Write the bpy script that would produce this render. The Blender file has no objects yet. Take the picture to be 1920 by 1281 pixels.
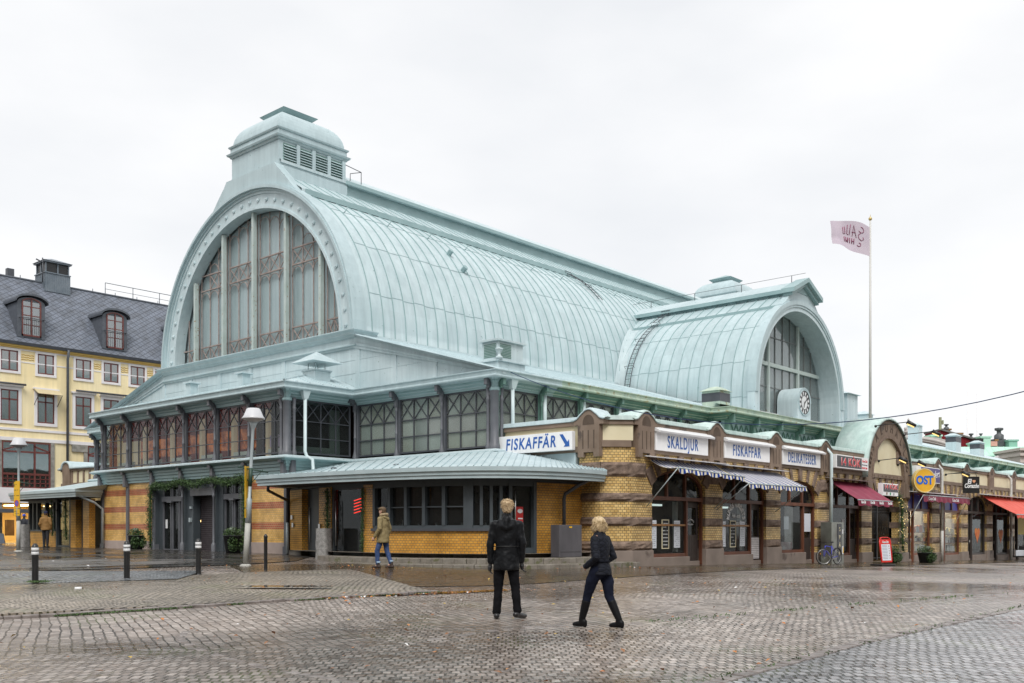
import bpy, math, random
from mathutils import Vector, Matrix, noise
random.seed(7)
D = bpy.data
SC = bpy.context.scene
COL = SC.collection
PI = math.pi

# ---------------- camera, sky, sun, exposure ----------------
TH = math.atan(1640/1850.)          # yaw between the view direction and the world x axis
ST, CT = math.sin(TH), math.cos(TH)
cd = D.cameras.new('camera'); cam = D.objects.new('camera', cd); COL.objects.link(cam)
cam.location = (0, 0, 1.2)
cam.rotation_euler = (PI/2, 0, TH-PI/2)
cd.sensor_width = 36; cd.lens = 1850/1920*36
cd.shift_y = (997-640.5)/1920
cd.clip_start = .1; cd.clip_end = 3000
SC.camera = cam
W = D.worlds.new('World'); SC.world = W; W.use_nodes = True
nt = W.node_tree; N = nt.nodes; L = nt.links
bg = N['Background']
sky = N.new('ShaderNodeTexSky'); sky.sky_type = 'NISHITA'; sky.sun_disc = False
SUN_EL, SUN_AZ = math.radians(50), math.radians(222)
sky.sun_elevation = SUN_EL; sky.sun_rotation = math.radians(90)-SUN_AZ
tc = N.new('ShaderNodeTexCoord'); mp = N.new('ShaderNodeMapping'); mp.inputs['Scale'].default_value = (1.3, 1.3, 3.2)
nz = N.new('ShaderNodeTexNoise'); nz.inputs['Scale'].default_value = 1.5; nz.inputs['Detail'].default_value = 6; nz.inputs['Roughness'].default_value = .48
cr = N.new('ShaderNodeValToRGB')
cr.color_ramp.elements[0].position = .36; cr.color_ramp.elements[0].color = (5.7, 5.8, 5.95, 1)
cr.color_ramp.elements[1].position = .56; cr.color_ramp.elements[1].color = (6.62, 6.62, 6.64, 1)
mx = N.new('ShaderNodeMix'); mx.data_type = 'RGBA'; mx.inputs[0].default_value = .95
L.new(tc.outputs['Generated'], mp.inputs['Vector']); L.new(mp.outputs[0], nz.inputs['Vector'])
L.new(nz.outputs['Fac'], cr.inputs[0]); L.new(sky.outputs[0], mx.inputs[6]); L.new(cr.outputs[0], mx.inputs[7])
L.new(mx.outputs[2], bg.inputs['Color']); bg.inputs['Strength'].default_value = .1
sd = D.lights.new('sun', 'SUN'); so = D.objects.new('sun', sd); COL.objects.link(so)
sd.energy = 1.5; sd.angle = math.radians(24); sd.color = (1, .975, .94)
dv = Vector((math.cos(SUN_AZ)*math.cos(SUN_EL), math.sin(SUN_AZ)*math.cos(SUN_EL), math.sin(SUN_EL)))
so.rotation_euler = dv.to_track_quat('Z', 'Y').to_euler()
SC.view_settings.view_transform = 'Standard'; SC.view_settings.look = 'None'
SC.view_settings.exposure = 0.66; SC.view_settings.gamma = 1
SC.cycles.max_bounces = 6; SC.cycles.diffuse_bounces = 3; SC.cycles.glossy_bounces = 3
SC.cycles.transparent_max_bounces = 12; SC.cycles.caustics_reflective = False; SC.cycles.caustics_refractive = False

# ---------------- ground height ----------------
_xs = [-200,-60,0,11.5,19.3,23,28.7,71.4,120,400]; _za = [-.1,-.1,-.15,-.06,.06,.07,0,-.69,-1.3,-1.5]
_ys = [-200,-60,0,9.6,19,33,49,70,400]; _zb = [-.5,-.45,-.25,-.12,0,.30,.36,.4,.4]
def _I(x, X, Z):
    if x <= X[0]: return Z[0]
    for i in range(len(X)-1):
        if x <= X[i+1]: return Z[i]+(x-X[i])/(X[i+1]-X[i])*(Z[i+1]-Z[i])
    return Z[-1]
def _S(x, X, Z): return sum(_I(x+d, X, Z) for d in (-4,-2.5,-1,1,2.5,4))/6
def G(x, y): return _S(x, _xs, _za)+_S(y, _ys, _zb)

# ---------------- mesh builder ----------------
ROOTLOC = {}
def wl(o): return ROOTLOC.get(o.name, Vector((0,0,0))) if o else Vector((0,0,0))
class Fr:
    """wall frame: a runs along the wall (left to right seen from outside), d points out of it"""
    def __init__(s, o, ex, base=0.):
        s.o = Vector((o[0], o[1], base)); s.ex = Vector((ex[0], ex[1], 0)).normalized()
        s.ed = s.ex.cross(Vector((0,0,1)))
    def p(s, a, z, d=0.): return s.o+s.ex*a+s.ed*d+Vector((0,0,z))
SPLIT={'brick_wall','plinth','pilaster','entrance_surround','voussoirs','raking_cornice','aisle_roof','corbel','iron_bracket','wall_switch','inner_pier','counter','sill_stone','pier_base','pier','stone_band','iron_lattice','roof_hatch','lobby_lamps','base_flashing','roof_lip','crossing_roof_lip','rosette_studs','mullion','dado_panel','window_things','lit_display','stone_swag','awning_roller','curtain','white_bands','paper_globe_lamps','door_controls','frieze_band','stone_string','shop_lights','clothes_racks','chimney_cowl','roof_mast','food_pictures','emblems','canopy_bracket','bracket','awning_arm','sticker','goods','turned_up_cuff','window','parapet','storey_band','cornice','fluting','crossing_gable_arch','gable_moulding','clock_numerals','inner_core','room_shell','cove_moulding','louvre','louvre_shadow','passage_lamp','carved_scroll','dark_panel','handle','antenna_panel','obelisk'}
class MB:
    def __init__(s): s.v=[]; s.f=[]; s.uv=[]; s.sm=[]; s.mi=[]; s.m=0
    def add(s, vs, fs, uvs=None, smooth=False):
        b=len(s.v); s.v += [tuple(v) for v in vs]
        for i,f in enumerate(fs):
            s.f.append(tuple(b+k for k in f)); s.uv.append(uvs[i] if uvs else None); s.sm.append(smooth); s.mi.append(s.m)
        return s
    def box(s,x0,x1,y0,y1,z0,z1):
        return s.hexa([(x0,y0,z0),(x1,y0,z0),(x1,y1,z0),(x0,y1,z0),(x0,y0,z1),(x1,y0,z1),(x1,y1,z1),(x0,y1,z1)])
    def hexa(s,p):
        return s.add(p,[(3,2,1,0),(4,5,6,7),(0,1,5,4),(1,2,6,5),(2,3,7,6),(3,0,4,7)])
    def fb(s,fr,a0,a1,z0,z1,d0,d1):
        return s.hexa([fr.p(a0,z0,d1),fr.p(a1,z0,d1),fr.p(a1,z0,d0),fr.p(a0,z0,d0),fr.p(a0,z1,d1),fr.p(a1,z1,d1),fr.p(a1,z1,d0),fr.p(a0,z1,d0)])
    def prism(s,pts,vec):
        n=len(pts); P=[Vector(p) for p in pts]; vec=Vector(vec)
        return s.add(P+[p+vec for p in P],[tuple(range(n-1,-1,-1)),tuple(range(n,2*n))]+[(i,(i+1)%n,n+(i+1)%n,n+i) for i in range(n)])
    def fpoly(s,fr,poly,d0,d1):
        return s.prism([fr.p(a,z,d0) for a,z in poly], fr.ed*(d1-d0))
    def fbar(s,fr,p0,p1,w,d0,d1):
        a=Vector(p0); b=Vector(p1); t=(b-a).normalized(); n=Vector((-t.y,t.x))*w/2
        return s.fpoly(fr,[(a-n)[:],(b-n)[:],(b+n)[:],(a+n)[:]],d0,d1)
    def ring(s,fr,ca,cz,r0,r1,d0,d1,t0=0,t1=180,n=24):
        for i in range(n):
            A=math.radians(t0+(t1-t0)*i/n); B=math.radians(t0+(t1-t0)*(i+1)/n)
            s.fpoly(fr,[(ca+r0*math.cos(A),cz+r0*math.sin(A)),(ca+r1*math.cos(A),cz+r1*math.sin(A)),(ca+r1*math.cos(B),cz+r1*math.sin(B)),(ca+r0*math.cos(B),cz+r0*math.sin(B))],d0,d1)
        return s
    def tube(s,pts,r,n=8,smooth=True,caps=True):
        P=[Vector(p) for p in pts]; m=len(P); R=r if isinstance(r,(list,tuple)) else [r]*m
        vs=[]; up=Vector((0,0,1)); pn=None
        for i in range(m):
            t=(P[min(i+1,m-1)]-P[max(i-1,0)]).normalized()
            if pn is None:
                a=up if abs(t.z)<.9 else Vector((1,0,0)); nx=t.cross(a).normalized()
            else: nx=(pn-t*pn.dot(t)).normalized()
            pn=nx; ny=t.cross(nx)
            vs+=[P[i]+(nx*math.cos(2*PI*k/n)+ny*math.sin(2*PI*k/n))*R[i] for k in range(n)]
        fs=[(i*n+k,i*n+(k+1)%n,(i+1)*n+(k+1)%n,(i+1)*n+k) for i in range(m-1) for k in range(n)]
        s.add(vs,fs,smooth=smooth)
        if caps:
            b=len(s.v)-len(vs); s.f.append(tuple(b+k for k in range(n-1,-1,-1))); s.uv.append(None); s.sm.append(False); s.mi.append(s.m)
            s.f.append(tuple(b+(m-1)*n+k for k in range(n))); s.uv.append(None); s.sm.append(False); s.mi.append(s.m)
        return s
    def lathe(s,prof,c=(0,0,0),n=16,smooth=True):
        m=len(prof); vs=[(c[0]+r*math.cos(2*PI*k/n),c[1]+r*math.sin(2*PI*k/n),c[2]+z) for r,z in prof for k in range(n)]
        s.add(vs,[(i*n+k,i*n+(k+1)%n,(i+1)*n+(k+1)%n,(i+1)*n+k) for i in range(m-1) for k in range(n)],smooth=smooth)
        return s
    def sphere(s,c,r,n=12,m=8,sc=(1,1,1)):
        pr=[(r*math.sin(PI*i/m),-r*math.cos(PI*i/m)) for i in range(m+1)]; pr[0]=(r*.02,-r); pr[-1]=(r*.02,r)
        vs=[(c[0]+a*sc[0]*math.cos(2*PI*k/n),c[1]+a*sc[1]*math.sin(2*PI*k/n),c[2]+z*sc[2]) for a,z in pr for k in range(n)]
        return s.add(vs,[(i*n+k,i*n+(k+1)%n,(i+1)*n+(k+1)%n,(i+1)*n+k) for i in range(m) for k in range(n)],smooth=True)
    def grid(s,rows,smooth=False,thick=None):
        m=len(rows); n=len(rows[0]); vs=[Vector(p) for r in rows for p in r]
        fs=[(i*n+k,i*n+k+1,(i+1)*n+k+1,(i+1)*n+k) for i in range(m-1) for k in range(n-1)]
        s.add(vs,fs,smooth=smooth)
        if thick is not None:
            t=Vector(thick); o=[v+t for v in vs]
            s.add(o,[f[::-1] for f in fs],smooth=smooth)
            e=[(0,k,0,k+1) for k in range(n-1)]+[(m-1,k+1,m-1,k) for k in range(n-1)]+[(i+1,0,i,0) for i in range(m-1)]+[(i,n-1,i+1,n-1) for i in range(m-1)]
            for a,b,c,d in e:
                A=vs[a*n+b];B=vs[c*n+d]; s.add([A,A+t,B+t,B],[(0,1,2,3)])
        return s
    def sweep(s,path,prof,closed=False,capends=True):
        """profile (out, z) swept along a plan path with mitred corners; out = right hand side of travel"""
        P=[Vector((p[0],p[1])) for p in path]; m=len(P); rows=[]
        for i in range(m):
            d0=(P[i]-P[i-1]).normalized() if (i>0 or closed) else None
            d1=(P[(i+1)%m]-P[i]).normalized() if (i<m-1 or closed) else None
            if d0 is None: d0=d1
            if d1 is None: d1=d0
            n0=Vector((d0.y,-d0.x)); n1=Vector((d1.y,-d1.x)); mm=(n0+n1); k=mm.length_squared
            mit=mm*(2/k) if k>1e-6 else n0
            rows.append([(P[i].x+mit.x*o,P[i].y+mit.y*o,z) for o,z in prof])
        if closed: rows.append(rows[0])
        q=len(prof); vs=[p for r in rows for p in r]
        s.add(vs,[(i*q+(k+1)%q,i*q+k,(i+1)*q+k,(i+1)*q+(k+1)%q) for i in range(len(rows)-1) for k in range(q)])
        if capends and not closed:
            s.add(rows[0],[tuple(range(q))]); s.add(rows[-1],[tuple(range(q-1,-1,-1))])
        return s
    def leaf(s,c,l,w,nrm=None):
        n=Vector((random.gauss(0,1),random.gauss(0,1),random.gauss(0,1)+.5)).normalized() if nrm is None else nrm
        t=n.cross(Vector((random.gauss(0,1),random.gauss(0,1),random.gauss(0,1)))).normalized(); b=n.cross(t); c=Vector(c)
        return s.add([c-t*l/2,c+b*w/2+n*w*.15,c+t*l/2,c-b*w/2+n*w*.15],[(0,1,2,3)])
    def build(s,name,mat,parent=None,bevel=0,label=None,mods=None,smooth_angle=None):
        if parent is not None and name in SPLIT:
            gs=s.groups()
            if 1<len(gs)<=80:
                for g in gs: o=g.build1(name,mat,parent,bevel,label)
                return o
        return s.build1(name,mat,parent,bevel,label)
    def groups(s):
        n=len(s.v); par=list(range(n))
        def fd(a):
            while par[a]!=a: par[a]=par[par[a]]; a=par[a]
            return a
        for f in s.f:
            r=fd(f[0])
            for k in f[1:]:
                q=fd(k)
                if q!=r: par[q]=r
        isl={}
        for i in range(n): isl.setdefault(fd(i),[]).append(i)
        keys=list(isl); bb=[]
        for k in keys:
            c=[s.v[i] for i in isl[k]]; bb.append([min(q[a] for q in c)-.012 for a in range(3)]+[max(q[a] for q in c)+.012 for a in range(3)])
        gp=list(range(len(keys)))
        def fg(a):
            while gp[a]!=a: gp[a]=gp[gp[a]]; a=gp[a]
            return a
        for i in range(len(keys)):
            for j in range(i):
                a,b=bb[i],bb[j]
                if all(a[q]<=b[q+3] and b[q]<=a[q+3] for q in range(3)): gp[fg(i)]=fg(j)
        kid={k:fg(i) for i,k in enumerate(keys)}; out={}
        mp_={}
        for fi,f in enumerate(s.f):
            g=kid[fd(f[0])]; m=out.setdefault(g,MB()); d=mp_.setdefault(g,{})
            ff=[]
            for k in f:
                if k not in d: d[k]=len(m.v); m.v.append(s.v[k])
                ff.append(d[k])
            m.f.append(tuple(ff)); m.uv.append(s.uv[fi]); m.sm.append(s.sm[fi]); m.mi.append(s.mi[fi])
        return list(out.values())
    def build1(s,name,mat,parent=None,bevel=0,label=None):
        me=D.meshes.new(name); off=wl(parent); o=D.objects.new(name,me)
        if parent is None:
            xs=[v[0] for v in s.v]; ys=[v[1] for v in s.v]; zs=[v[2] for v in s.v]
            off=Vector(((min(xs)+max(xs))/2,(min(ys)+max(ys))/2,min(zs))); o.location=off
        vs=[(v[0]-off.x,v[1]-off.y,v[2]-off.z) for v in s.v]
        me.from_pydata(vs,[],s.f); ms=mat if isinstance(mat,(list,tuple)) else [mat]
        for m in ms: me.materials.append(m)
        me.polygons.foreach_set('material_index',s.mi)
        me.polygons.foreach_set('use_smooth',s.sm)
        ul=me.uv_layers.new(name='UVMap'); data=ul.data
        for p in me.polygons:
            u=s.uv[p.index]
            if u:
                for k,li in enumerate(p.loop_indices): data[li].uv=u[k]
            else:
                n=p.normal
                if abs(n.z)>.75:
                    for li in p.loop_indices:
                        c=s.v[me.loops[li].vertex_index]; data[li].uv=(c[0],c[1])
                else:
                    h=math.hypot(n.x,n.y) or 1; tx,ty=-n.y/h,n.x/h
                    for li in p.loop_indices:
                        c=s.v[me.loops[li].vertex_index]; data[li].uv=(c[0]*tx+c[1]*ty,c[2])
        me.update(); me.validate()
        COL.objects.link(o)
        if parent: o.parent=parent
        ROOTLOC[o.name]=off if parent is None else wl(parent)
        if bevel:
            b=o.modifiers.new('bevel','BEVEL'); b.width=bevel; b.segments=2; b.limit_method='ANGLE'; b.angle_limit=math.radians(40)
        if label: o['label']=label
        return o
def tag(o,label,cat,group=None,kind=None):
    o['label']=label; o['category']=cat
    if group: o['group']=group
    if kind: o['kind']=kind
    return o
def thing(name,label,cat,loc=(0,0,0),group=None):
    o=D.objects.new(name,None); COL.objects.link(o); o.location=loc; o.empty_display_size=.3
    ROOTLOC[o.name]=Vector(loc)
    return tag(o,label,cat,group)
def copy_tree(o,loc=None,rotz=None,label=None,parent=None,kids=None):
    if kids is None:
        kids={}
        for q in D.objects:
            if q.parent: kids.setdefault(q.parent.name,[]).append(q)
    c=o.copy(); COL.objects.link(c); c.parent=parent
    if loc is not None: c.location=loc
    if rotz is not None: c.rotation_euler=(0,0,rotz)
    if label: c['label']=label
    for k in kids.get(o.name,[]): copy_tree(k,parent=c,kids=kids)
    return c
def text(s,size,mat,parent,loc,facing,width=None,name='lettering',extrude=.006,align='CENTER',shear=0,rot=0,bold=0,sx=None,sp=1.0):
    """facing: angle of the outward normal in plan (degrees)"""
    cu=D.curves.new('t','FONT'); cu.body=s; cu.size=size; cu.align_x=align; cu.align_y='CENTER'; cu.extrude=extrude; cu.shear=shear; cu.offset=bold; cu.space_character=sp
    to=D.objects.new('t',cu); COL.objects.link(to)
    bpy.context.view_layer.update()
    dg=bpy.context.evaluated_depsgraph_get()
    me=D.meshes.new_from_object(to.evaluated_get(dg)); D.objects.remove(to); me.name=name
    w=max((v.co.x for v in me.vertices),default=1)-min((v.co.x for v in me.vertices),default=0)
    k=(width/w) if width and w else (sx or 1)
    for v in me.vertices: v.co.x*=k
    M=Matrix.Rotation(math.radians(facing+90),4,'Z')@Matrix.Rotation(PI/2,4,'X')@Matrix.Rotation(math.radians(rot),4,'Z')
    me.transform(Matrix.Translation(Vector(loc)-wl(parent))@M)
    me.materials.clear(); me.materials.append(mat)
    for p in me.polygons: p.material_index=0
    o=D.objects.new(name,me); COL.objects.link(o)
    if parent: o.parent=parent
    return o

# ---------------- materials ----------------
MT={}
def _base(name):
    m=D.materials.new(name); m.use_nodes=True; t=m.node_tree; return m,t,t.nodes,t.links,t.nodes['Principled BSDF']
def _ramp(N,a,b,p0=.3,p1=.7):
    r=N.new('ShaderNodeValToRGB'); e=r.color_ramp.elements; e[0].position=p0; e[1].position=p1
    e[0].color=(*a,1); e[1].color=(*b,1); return r
def pm(name,col,rough=.6,metal=0,var=.12,scale=2.,bump=0,bscale=40,col2=None,streak=0,coords='Object',spec=.5,p0=.3,p1=.7,speck=None,run=0,sheet=None):
    m,t,N,L,P=_base(name)
    tc=N.new('ShaderNodeTexCoord'); nz=N.new('ShaderNodeTexNoise'); nz.inputs['Scale'].default_value=scale; nz.inputs['Detail'].default_value=6
    mp=N.new('ShaderNodeMapping'); L.new(tc.outputs[coords],mp.inputs['Vector']); L.new(mp.outputs[0],nz.inputs['Vector'])
    if streak: mp.inputs['Scale'].default_value=(1,1,streak)
    c2=col2 or tuple(min(1,c*(1+var)) for c in col); c1=col if col2 else tuple(c*(1-var) for c in col)
    r=_ramp(N,c1,c2,p0,p1); L.new(nz.outputs['Fac'],r.inputs[0]); out=r.outputs[0]
    if speck:
        sc,thr,sccol=speck; n2=N.new('ShaderNodeTexNoise'); n2.inputs['Scale'].default_value=sc; n2.inputs['Detail'].default_value=4
        L.new(tc.outputs[coords],n2.inputs['Vector']); rr=_ramp(N,(0,0,0),(1,1,1),thr,thr+.05); L.new(n2.outputs['Fac'],rr.inputs[0])
        mx=N.new('ShaderNodeMix'); mx.data_type='RGBA'; L.new(rr.outputs[0],mx.inputs[0]); L.new(out,mx.inputs[6]); mx.inputs[7].default_value=(*sccol,1); out=mx.outputs[2]
    if run:
        m4=N.new('ShaderNodeMapping'); m4.inputs['Scale'].default_value=(2.6,2.6,.16); L.new(tc.outputs[coords],m4.inputs['Vector'])
        n4=N.new('ShaderNodeTexNoise'); n4.inputs['Scale'].default_value=1.6; n4.inputs['Detail'].default_value=5; n4.inputs['Roughness'].default_value=.7; L.new(m4.outputs[0],n4.inputs['Vector'])
        r4=_ramp(N,(1-run,1-run*.9,1-run*.85),(1+run*.45,1+run*.4,1+run*.4),.32,.66); L.new(n4.outputs['Fac'],r4.inputs[0])
        x4=N.new('ShaderNodeMix'); x4.data_type='RGBA'; x4.blend_type='MULTIPLY'; x4.inputs[0].default_value=1; L.new(out,x4.inputs[6]); L.new(r4.outputs[0],x4.inputs[7]); out=x4.outputs[2]
    if sheet:
        ax,per,amt=sheet; sp=N.new('ShaderNodeSeparateXYZ'); L.new(tc.outputs[coords],sp.inputs[0])
        def fl(k,pp):
            a=N.new('ShaderNodeMath'); a.operation='DIVIDE'; L.new(sp.outputs[k],a.inputs[0]); a.inputs[1].default_value=pp; b=N.new('ShaderNodeMath'); b.operation='FLOOR'; L.new(a.outputs[0],b.inputs[0]); return b
        f1,f2=fl(ax,per),fl(2,2.1); cb=N.new('ShaderNodeCombineXYZ'); L.new(f1.outputs[0],cb.inputs[0]); L.new(f2.outputs[0],cb.inputs[1])
        wn=N.new('ShaderNodeTexWhiteNoise'); wn.noise_dimensions='2D'; L.new(cb.outputs[0],wn.inputs['Vector']); r5=_ramp(N,(1-amt,)*3,(1+amt,1+amt,1+amt),0,1); L.new(wn.outputs['Value'],r5.inputs[0])
        x5=N.new('ShaderNodeMix'); x5.data_type='RGBA'; x5.blend_type='MULTIPLY'; x5.inputs[0].default_value=1; L.new(out,x5.inputs[6]); L.new(r5.outputs[0],x5.inputs[7]); out=x5.outputs[2]
    L.new(out,P.inputs['Base Color'])
    P.inputs['Roughness'].default_value=rough; P.inputs['Metallic'].default_value=metal; P.inputs['Specular IOR Level'].default_value=spec
    if bump:
        n3=N.new('ShaderNodeTexNoise'); n3.inputs['Scale'].default_value=bscale; n3.inputs['Detail'].default_value=5
        L.new(tc.outputs[coords],n3.inputs['Vector']); b=N.new('ShaderNodeBump'); b.inputs['Strength'].default_value=bump; b.inputs['Distance'].default_value=.02
        L.new(n3.outputs['Fac'],b.inputs['Height']); L.new(b.outputs[0],P.inputs['Normal'])
    MT[name]=m; return m
def brickm(name,c1,c2,mortar,bw=.135,bh=.085,ms=.009,rough=.28,bands=(),bc1=None,bc2=None,bias=0,bumpd=.012,warp=0,rotuv=0):
    m,t,N,L,P=_base(name)
    uv=N.new('ShaderNodeUVMap')
    if rotuv:
        um=N.new('ShaderNodeMapping'); um.inputs['Rotation'].default_value=(0,0,math.radians(rotuv)); L.new(uv.outputs[0],um.inputs[0]); uv=um
    br=N.new('ShaderNodeTexBrick'); L.new(uv.outputs[0],br.inputs['Vector'])
    br.inputs['Scale'].default_value=1; br.inputs['Brick Width'].default_value=bw; br.inputs['Row Height'].default_value=bh
    if rotuv: br.offset=0
    br.inputs['Mortar Size'].default_value=ms; br.inputs['Mortar Smooth'].default_value=.25; br.inputs['Bias'].default_value=bias
    br.inputs['Color1'].default_value=(*c1,1); br.inputs['Color2'].default_value=(*c2,1); br.inputs['Mortar'].default_value=(*mortar,1)
    nz=N.new('ShaderNodeTexNoise'); nz.inputs['Scale'].default_value=1.7; nz.inputs['Detail'].default_value=5; L.new(uv.outputs[0],nz.inputs['Vector'])
    out=br.outputs['Color']
    if bands:
        b2=N.new('ShaderNodeTexBrick'); L.new(uv.outputs[0],b2.inputs['Vector'])
        for k in ('Scale','Brick Width','Row Height','Mortar Size','Mortar Smooth'): b2.inputs[k].default_value=br.inputs[k].default_value
        b2.inputs['Color1'].default_value=(*bc1,1); b2.inputs['Color2'].default_value=(*bc2,1); b2.inputs['Mortar'].default_value=(*mortar,1)
        sp=N.new('ShaderNodeSeparateXYZ'); L.new(uv.outputs[0],sp.inputs[0]); acc=None
        for z0,z1 in bands:
            a=N.new('ShaderNodeMath'); a.operation='COMPARE'; L.new(sp.outputs[1],a.inputs[0]); a.inputs[1].default_value=(z0+z1)/2; a.inputs[2].default_value=(z1-z0)/2
            if acc:
                q=N.new('ShaderNodeMath'); q.operation='ADD'; L.new(acc.outputs[0],q.inputs[0]); L.new(a.outputs[0],q.inputs[1]); acc=q
            else: acc=a
        mx=N.new('ShaderNodeMix'); mx.data_type='RGBA'; L.new(acc.outputs[0],mx.inputs[0]); L.new(out,mx.inputs[6]); L.new(b2.outputs['Color'],mx.inputs[7]); out=mx.outputs[2]
    m2=N.new('ShaderNodeMix'); m2.data_type='RGBA'; m2.blend_type='MULTIPLY'; m2.inputs[0].default_value=1
    r=_ramp(N,(.66,.63,.58),(1.10,1.09,1.07),.26,.6); L.new(nz.outputs['Fac'],r.inputs[0]); L.new(out,m2.inputs[6]); L.new(r.outputs[0],m2.inputs[7])
    L.new(m2.outputs[2],P.inputs['Base Color'])
    rr=N.new('ShaderNodeMapRange'); L.new(br.outputs['Fac'],rr.inputs[0]); rr.inputs[3].default_value=rough; rr.inputs[4].default_value=.8; L.new(rr.outputs[0],P.inputs['Roughness'])
    b=N.new('ShaderNodeBump'); b.invert=True; b.inputs['Distance'].default_value=bumpd; b.inputs['Strength'].default_value=.7; L.new(br.outputs['Fac'],b.inputs['Height']); L.new(b.outputs[0],P.inputs['Normal'])
    MT[name]=m; return m
def glassm(name,tint=(.55,.6,.6),base=0.06,alpha=.75,rough=.02):
    """thin window glass: partly see-through, partly mirror; 'alpha' = how much of what is behind shows"""
    m,t,N,L,P=_base(name); out=N['Material Output']; N.remove(P)
    tr=N.new('ShaderNodeBsdfTransparent'); tr.inputs[0].default_value=(*tint,1)
    gl=N.new('ShaderNodeBsdfGlossy'); gl.inputs['Roughness'].default_value=rough; gl.inputs[0].default_value=(.9,.93,.95,1)
    df=N.new('ShaderNodeBsdfDiffuse'); df.inputs[0].default_value=(*[c*.5 for c in tint],1)
    lw=N.new('ShaderNodeLayerWeight'); lw.inputs['Blend'].default_value=.5
    pw=N.new('ShaderNodeMath'); pw.operation='POWER'; L.new(lw.outputs['Facing'],pw.inputs[0]); pw.inputs[1].default_value=5
    ad=N.new('ShaderNodeMath'); ad.operation='MULTIPLY_ADD'; L.new(pw.outputs[0],ad.inputs[0]); ad.inputs[1].default_value=.6; ad.inputs[2].default_value=.02+base
    m0=N.new('ShaderNodeMixShader'); m0.inputs[0].default_value=alpha; L.new(df.outputs[0],m0.inputs[1]); L.new(tr.outputs[0],m0.inputs[2])
    mx=N.new('ShaderNodeMixShader'); L.new(ad.outputs[0],mx.inputs[0]); L.new(m0.outputs[0],mx.inputs[1]); L.new(gl.outputs[0],mx.inputs[2])
    tc=N.new('ShaderNodeTexCoord'); nz=N.new('ShaderNodeTexNoise'); nz.inputs['Scale'].default_value=1.3; L.new(tc.outputs['Object'],nz.inputs['Vector'])
    b=N.new('ShaderNodeBump'); b.inputs['Strength'].default_value=.08; b.inputs['Distance'].default_value=.05; L.new(nz.outputs['Fac'],b.inputs['Height']); L.new(b.outputs[0],gl.inputs['Normal'])
    L.new(mx.outputs[0],out.inputs['Surface']); MT[name]=m; return m
def emit(name,col,st):
    m,t,N,L,P=_base(name); P.inputs['Base Color'].default_value=(*[min(1,c) for c in col],1); P.inputs['Emission Color'].default_value=(*col,1); P.inputs['Emission Strength'].default_value=st
    MT[name]=m; return m
def stripem(name,c1,c2,period,duty=.5,rough=.8,axis=0):
    m,t,N,L,P=_base(name); uv=N.new('ShaderNodeUVMap'); sp=N.new('ShaderNodeSeparateXYZ'); L.new(uv.outputs[0],sp.inputs[0])
    a=N.new('ShaderNodeMath'); a.operation='DIVIDE'; L.new(sp.outputs[axis],a.inputs[0]); a.inputs[1].default_value=period
    f=N.new('ShaderNodeMath'); f.operation='FRACT'; L.new(a.outputs[0],f.inputs[0])
    g=N.new('ShaderNodeMath'); g.operation='GREATER_THAN'; L.new(f.outputs[0],g.inputs[0]); g.inputs[1].default_value=duty
    mx=N.new('ShaderNodeMix'); mx.data_type='RGBA'; L.new(g.outputs[0],mx.inputs[0]); mx.inputs[6].default_value=(*c1,1); mx.inputs[7].default_value=(*c2,1)
    nz=N.new('ShaderNodeTexNoise'); nz.inputs['Scale'].default_value=6; L.new(uv.outputs[0],nz.inputs['Vector']); r=_ramp(N,(.8,.8,.8),(1,1,1)); L.new(nz.outputs['Fac'],r.inputs[0])
    m2=N.new('ShaderNodeMix'); m2.data_type='RGBA'; m2.blend_type='MULTIPLY'; m2.inputs[0].default_value=1; L.new(mx.outputs[2],m2.inputs[6]); L.new(r.outputs[0],m2.inputs[7])
    L.new(m2.outputs[2],P.inputs['Base Color']); P.inputs['Roughness'].default_value=rough; P.inputs['Specular IOR Level'].default_value=.08; MT[name]=m; return m
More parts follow.
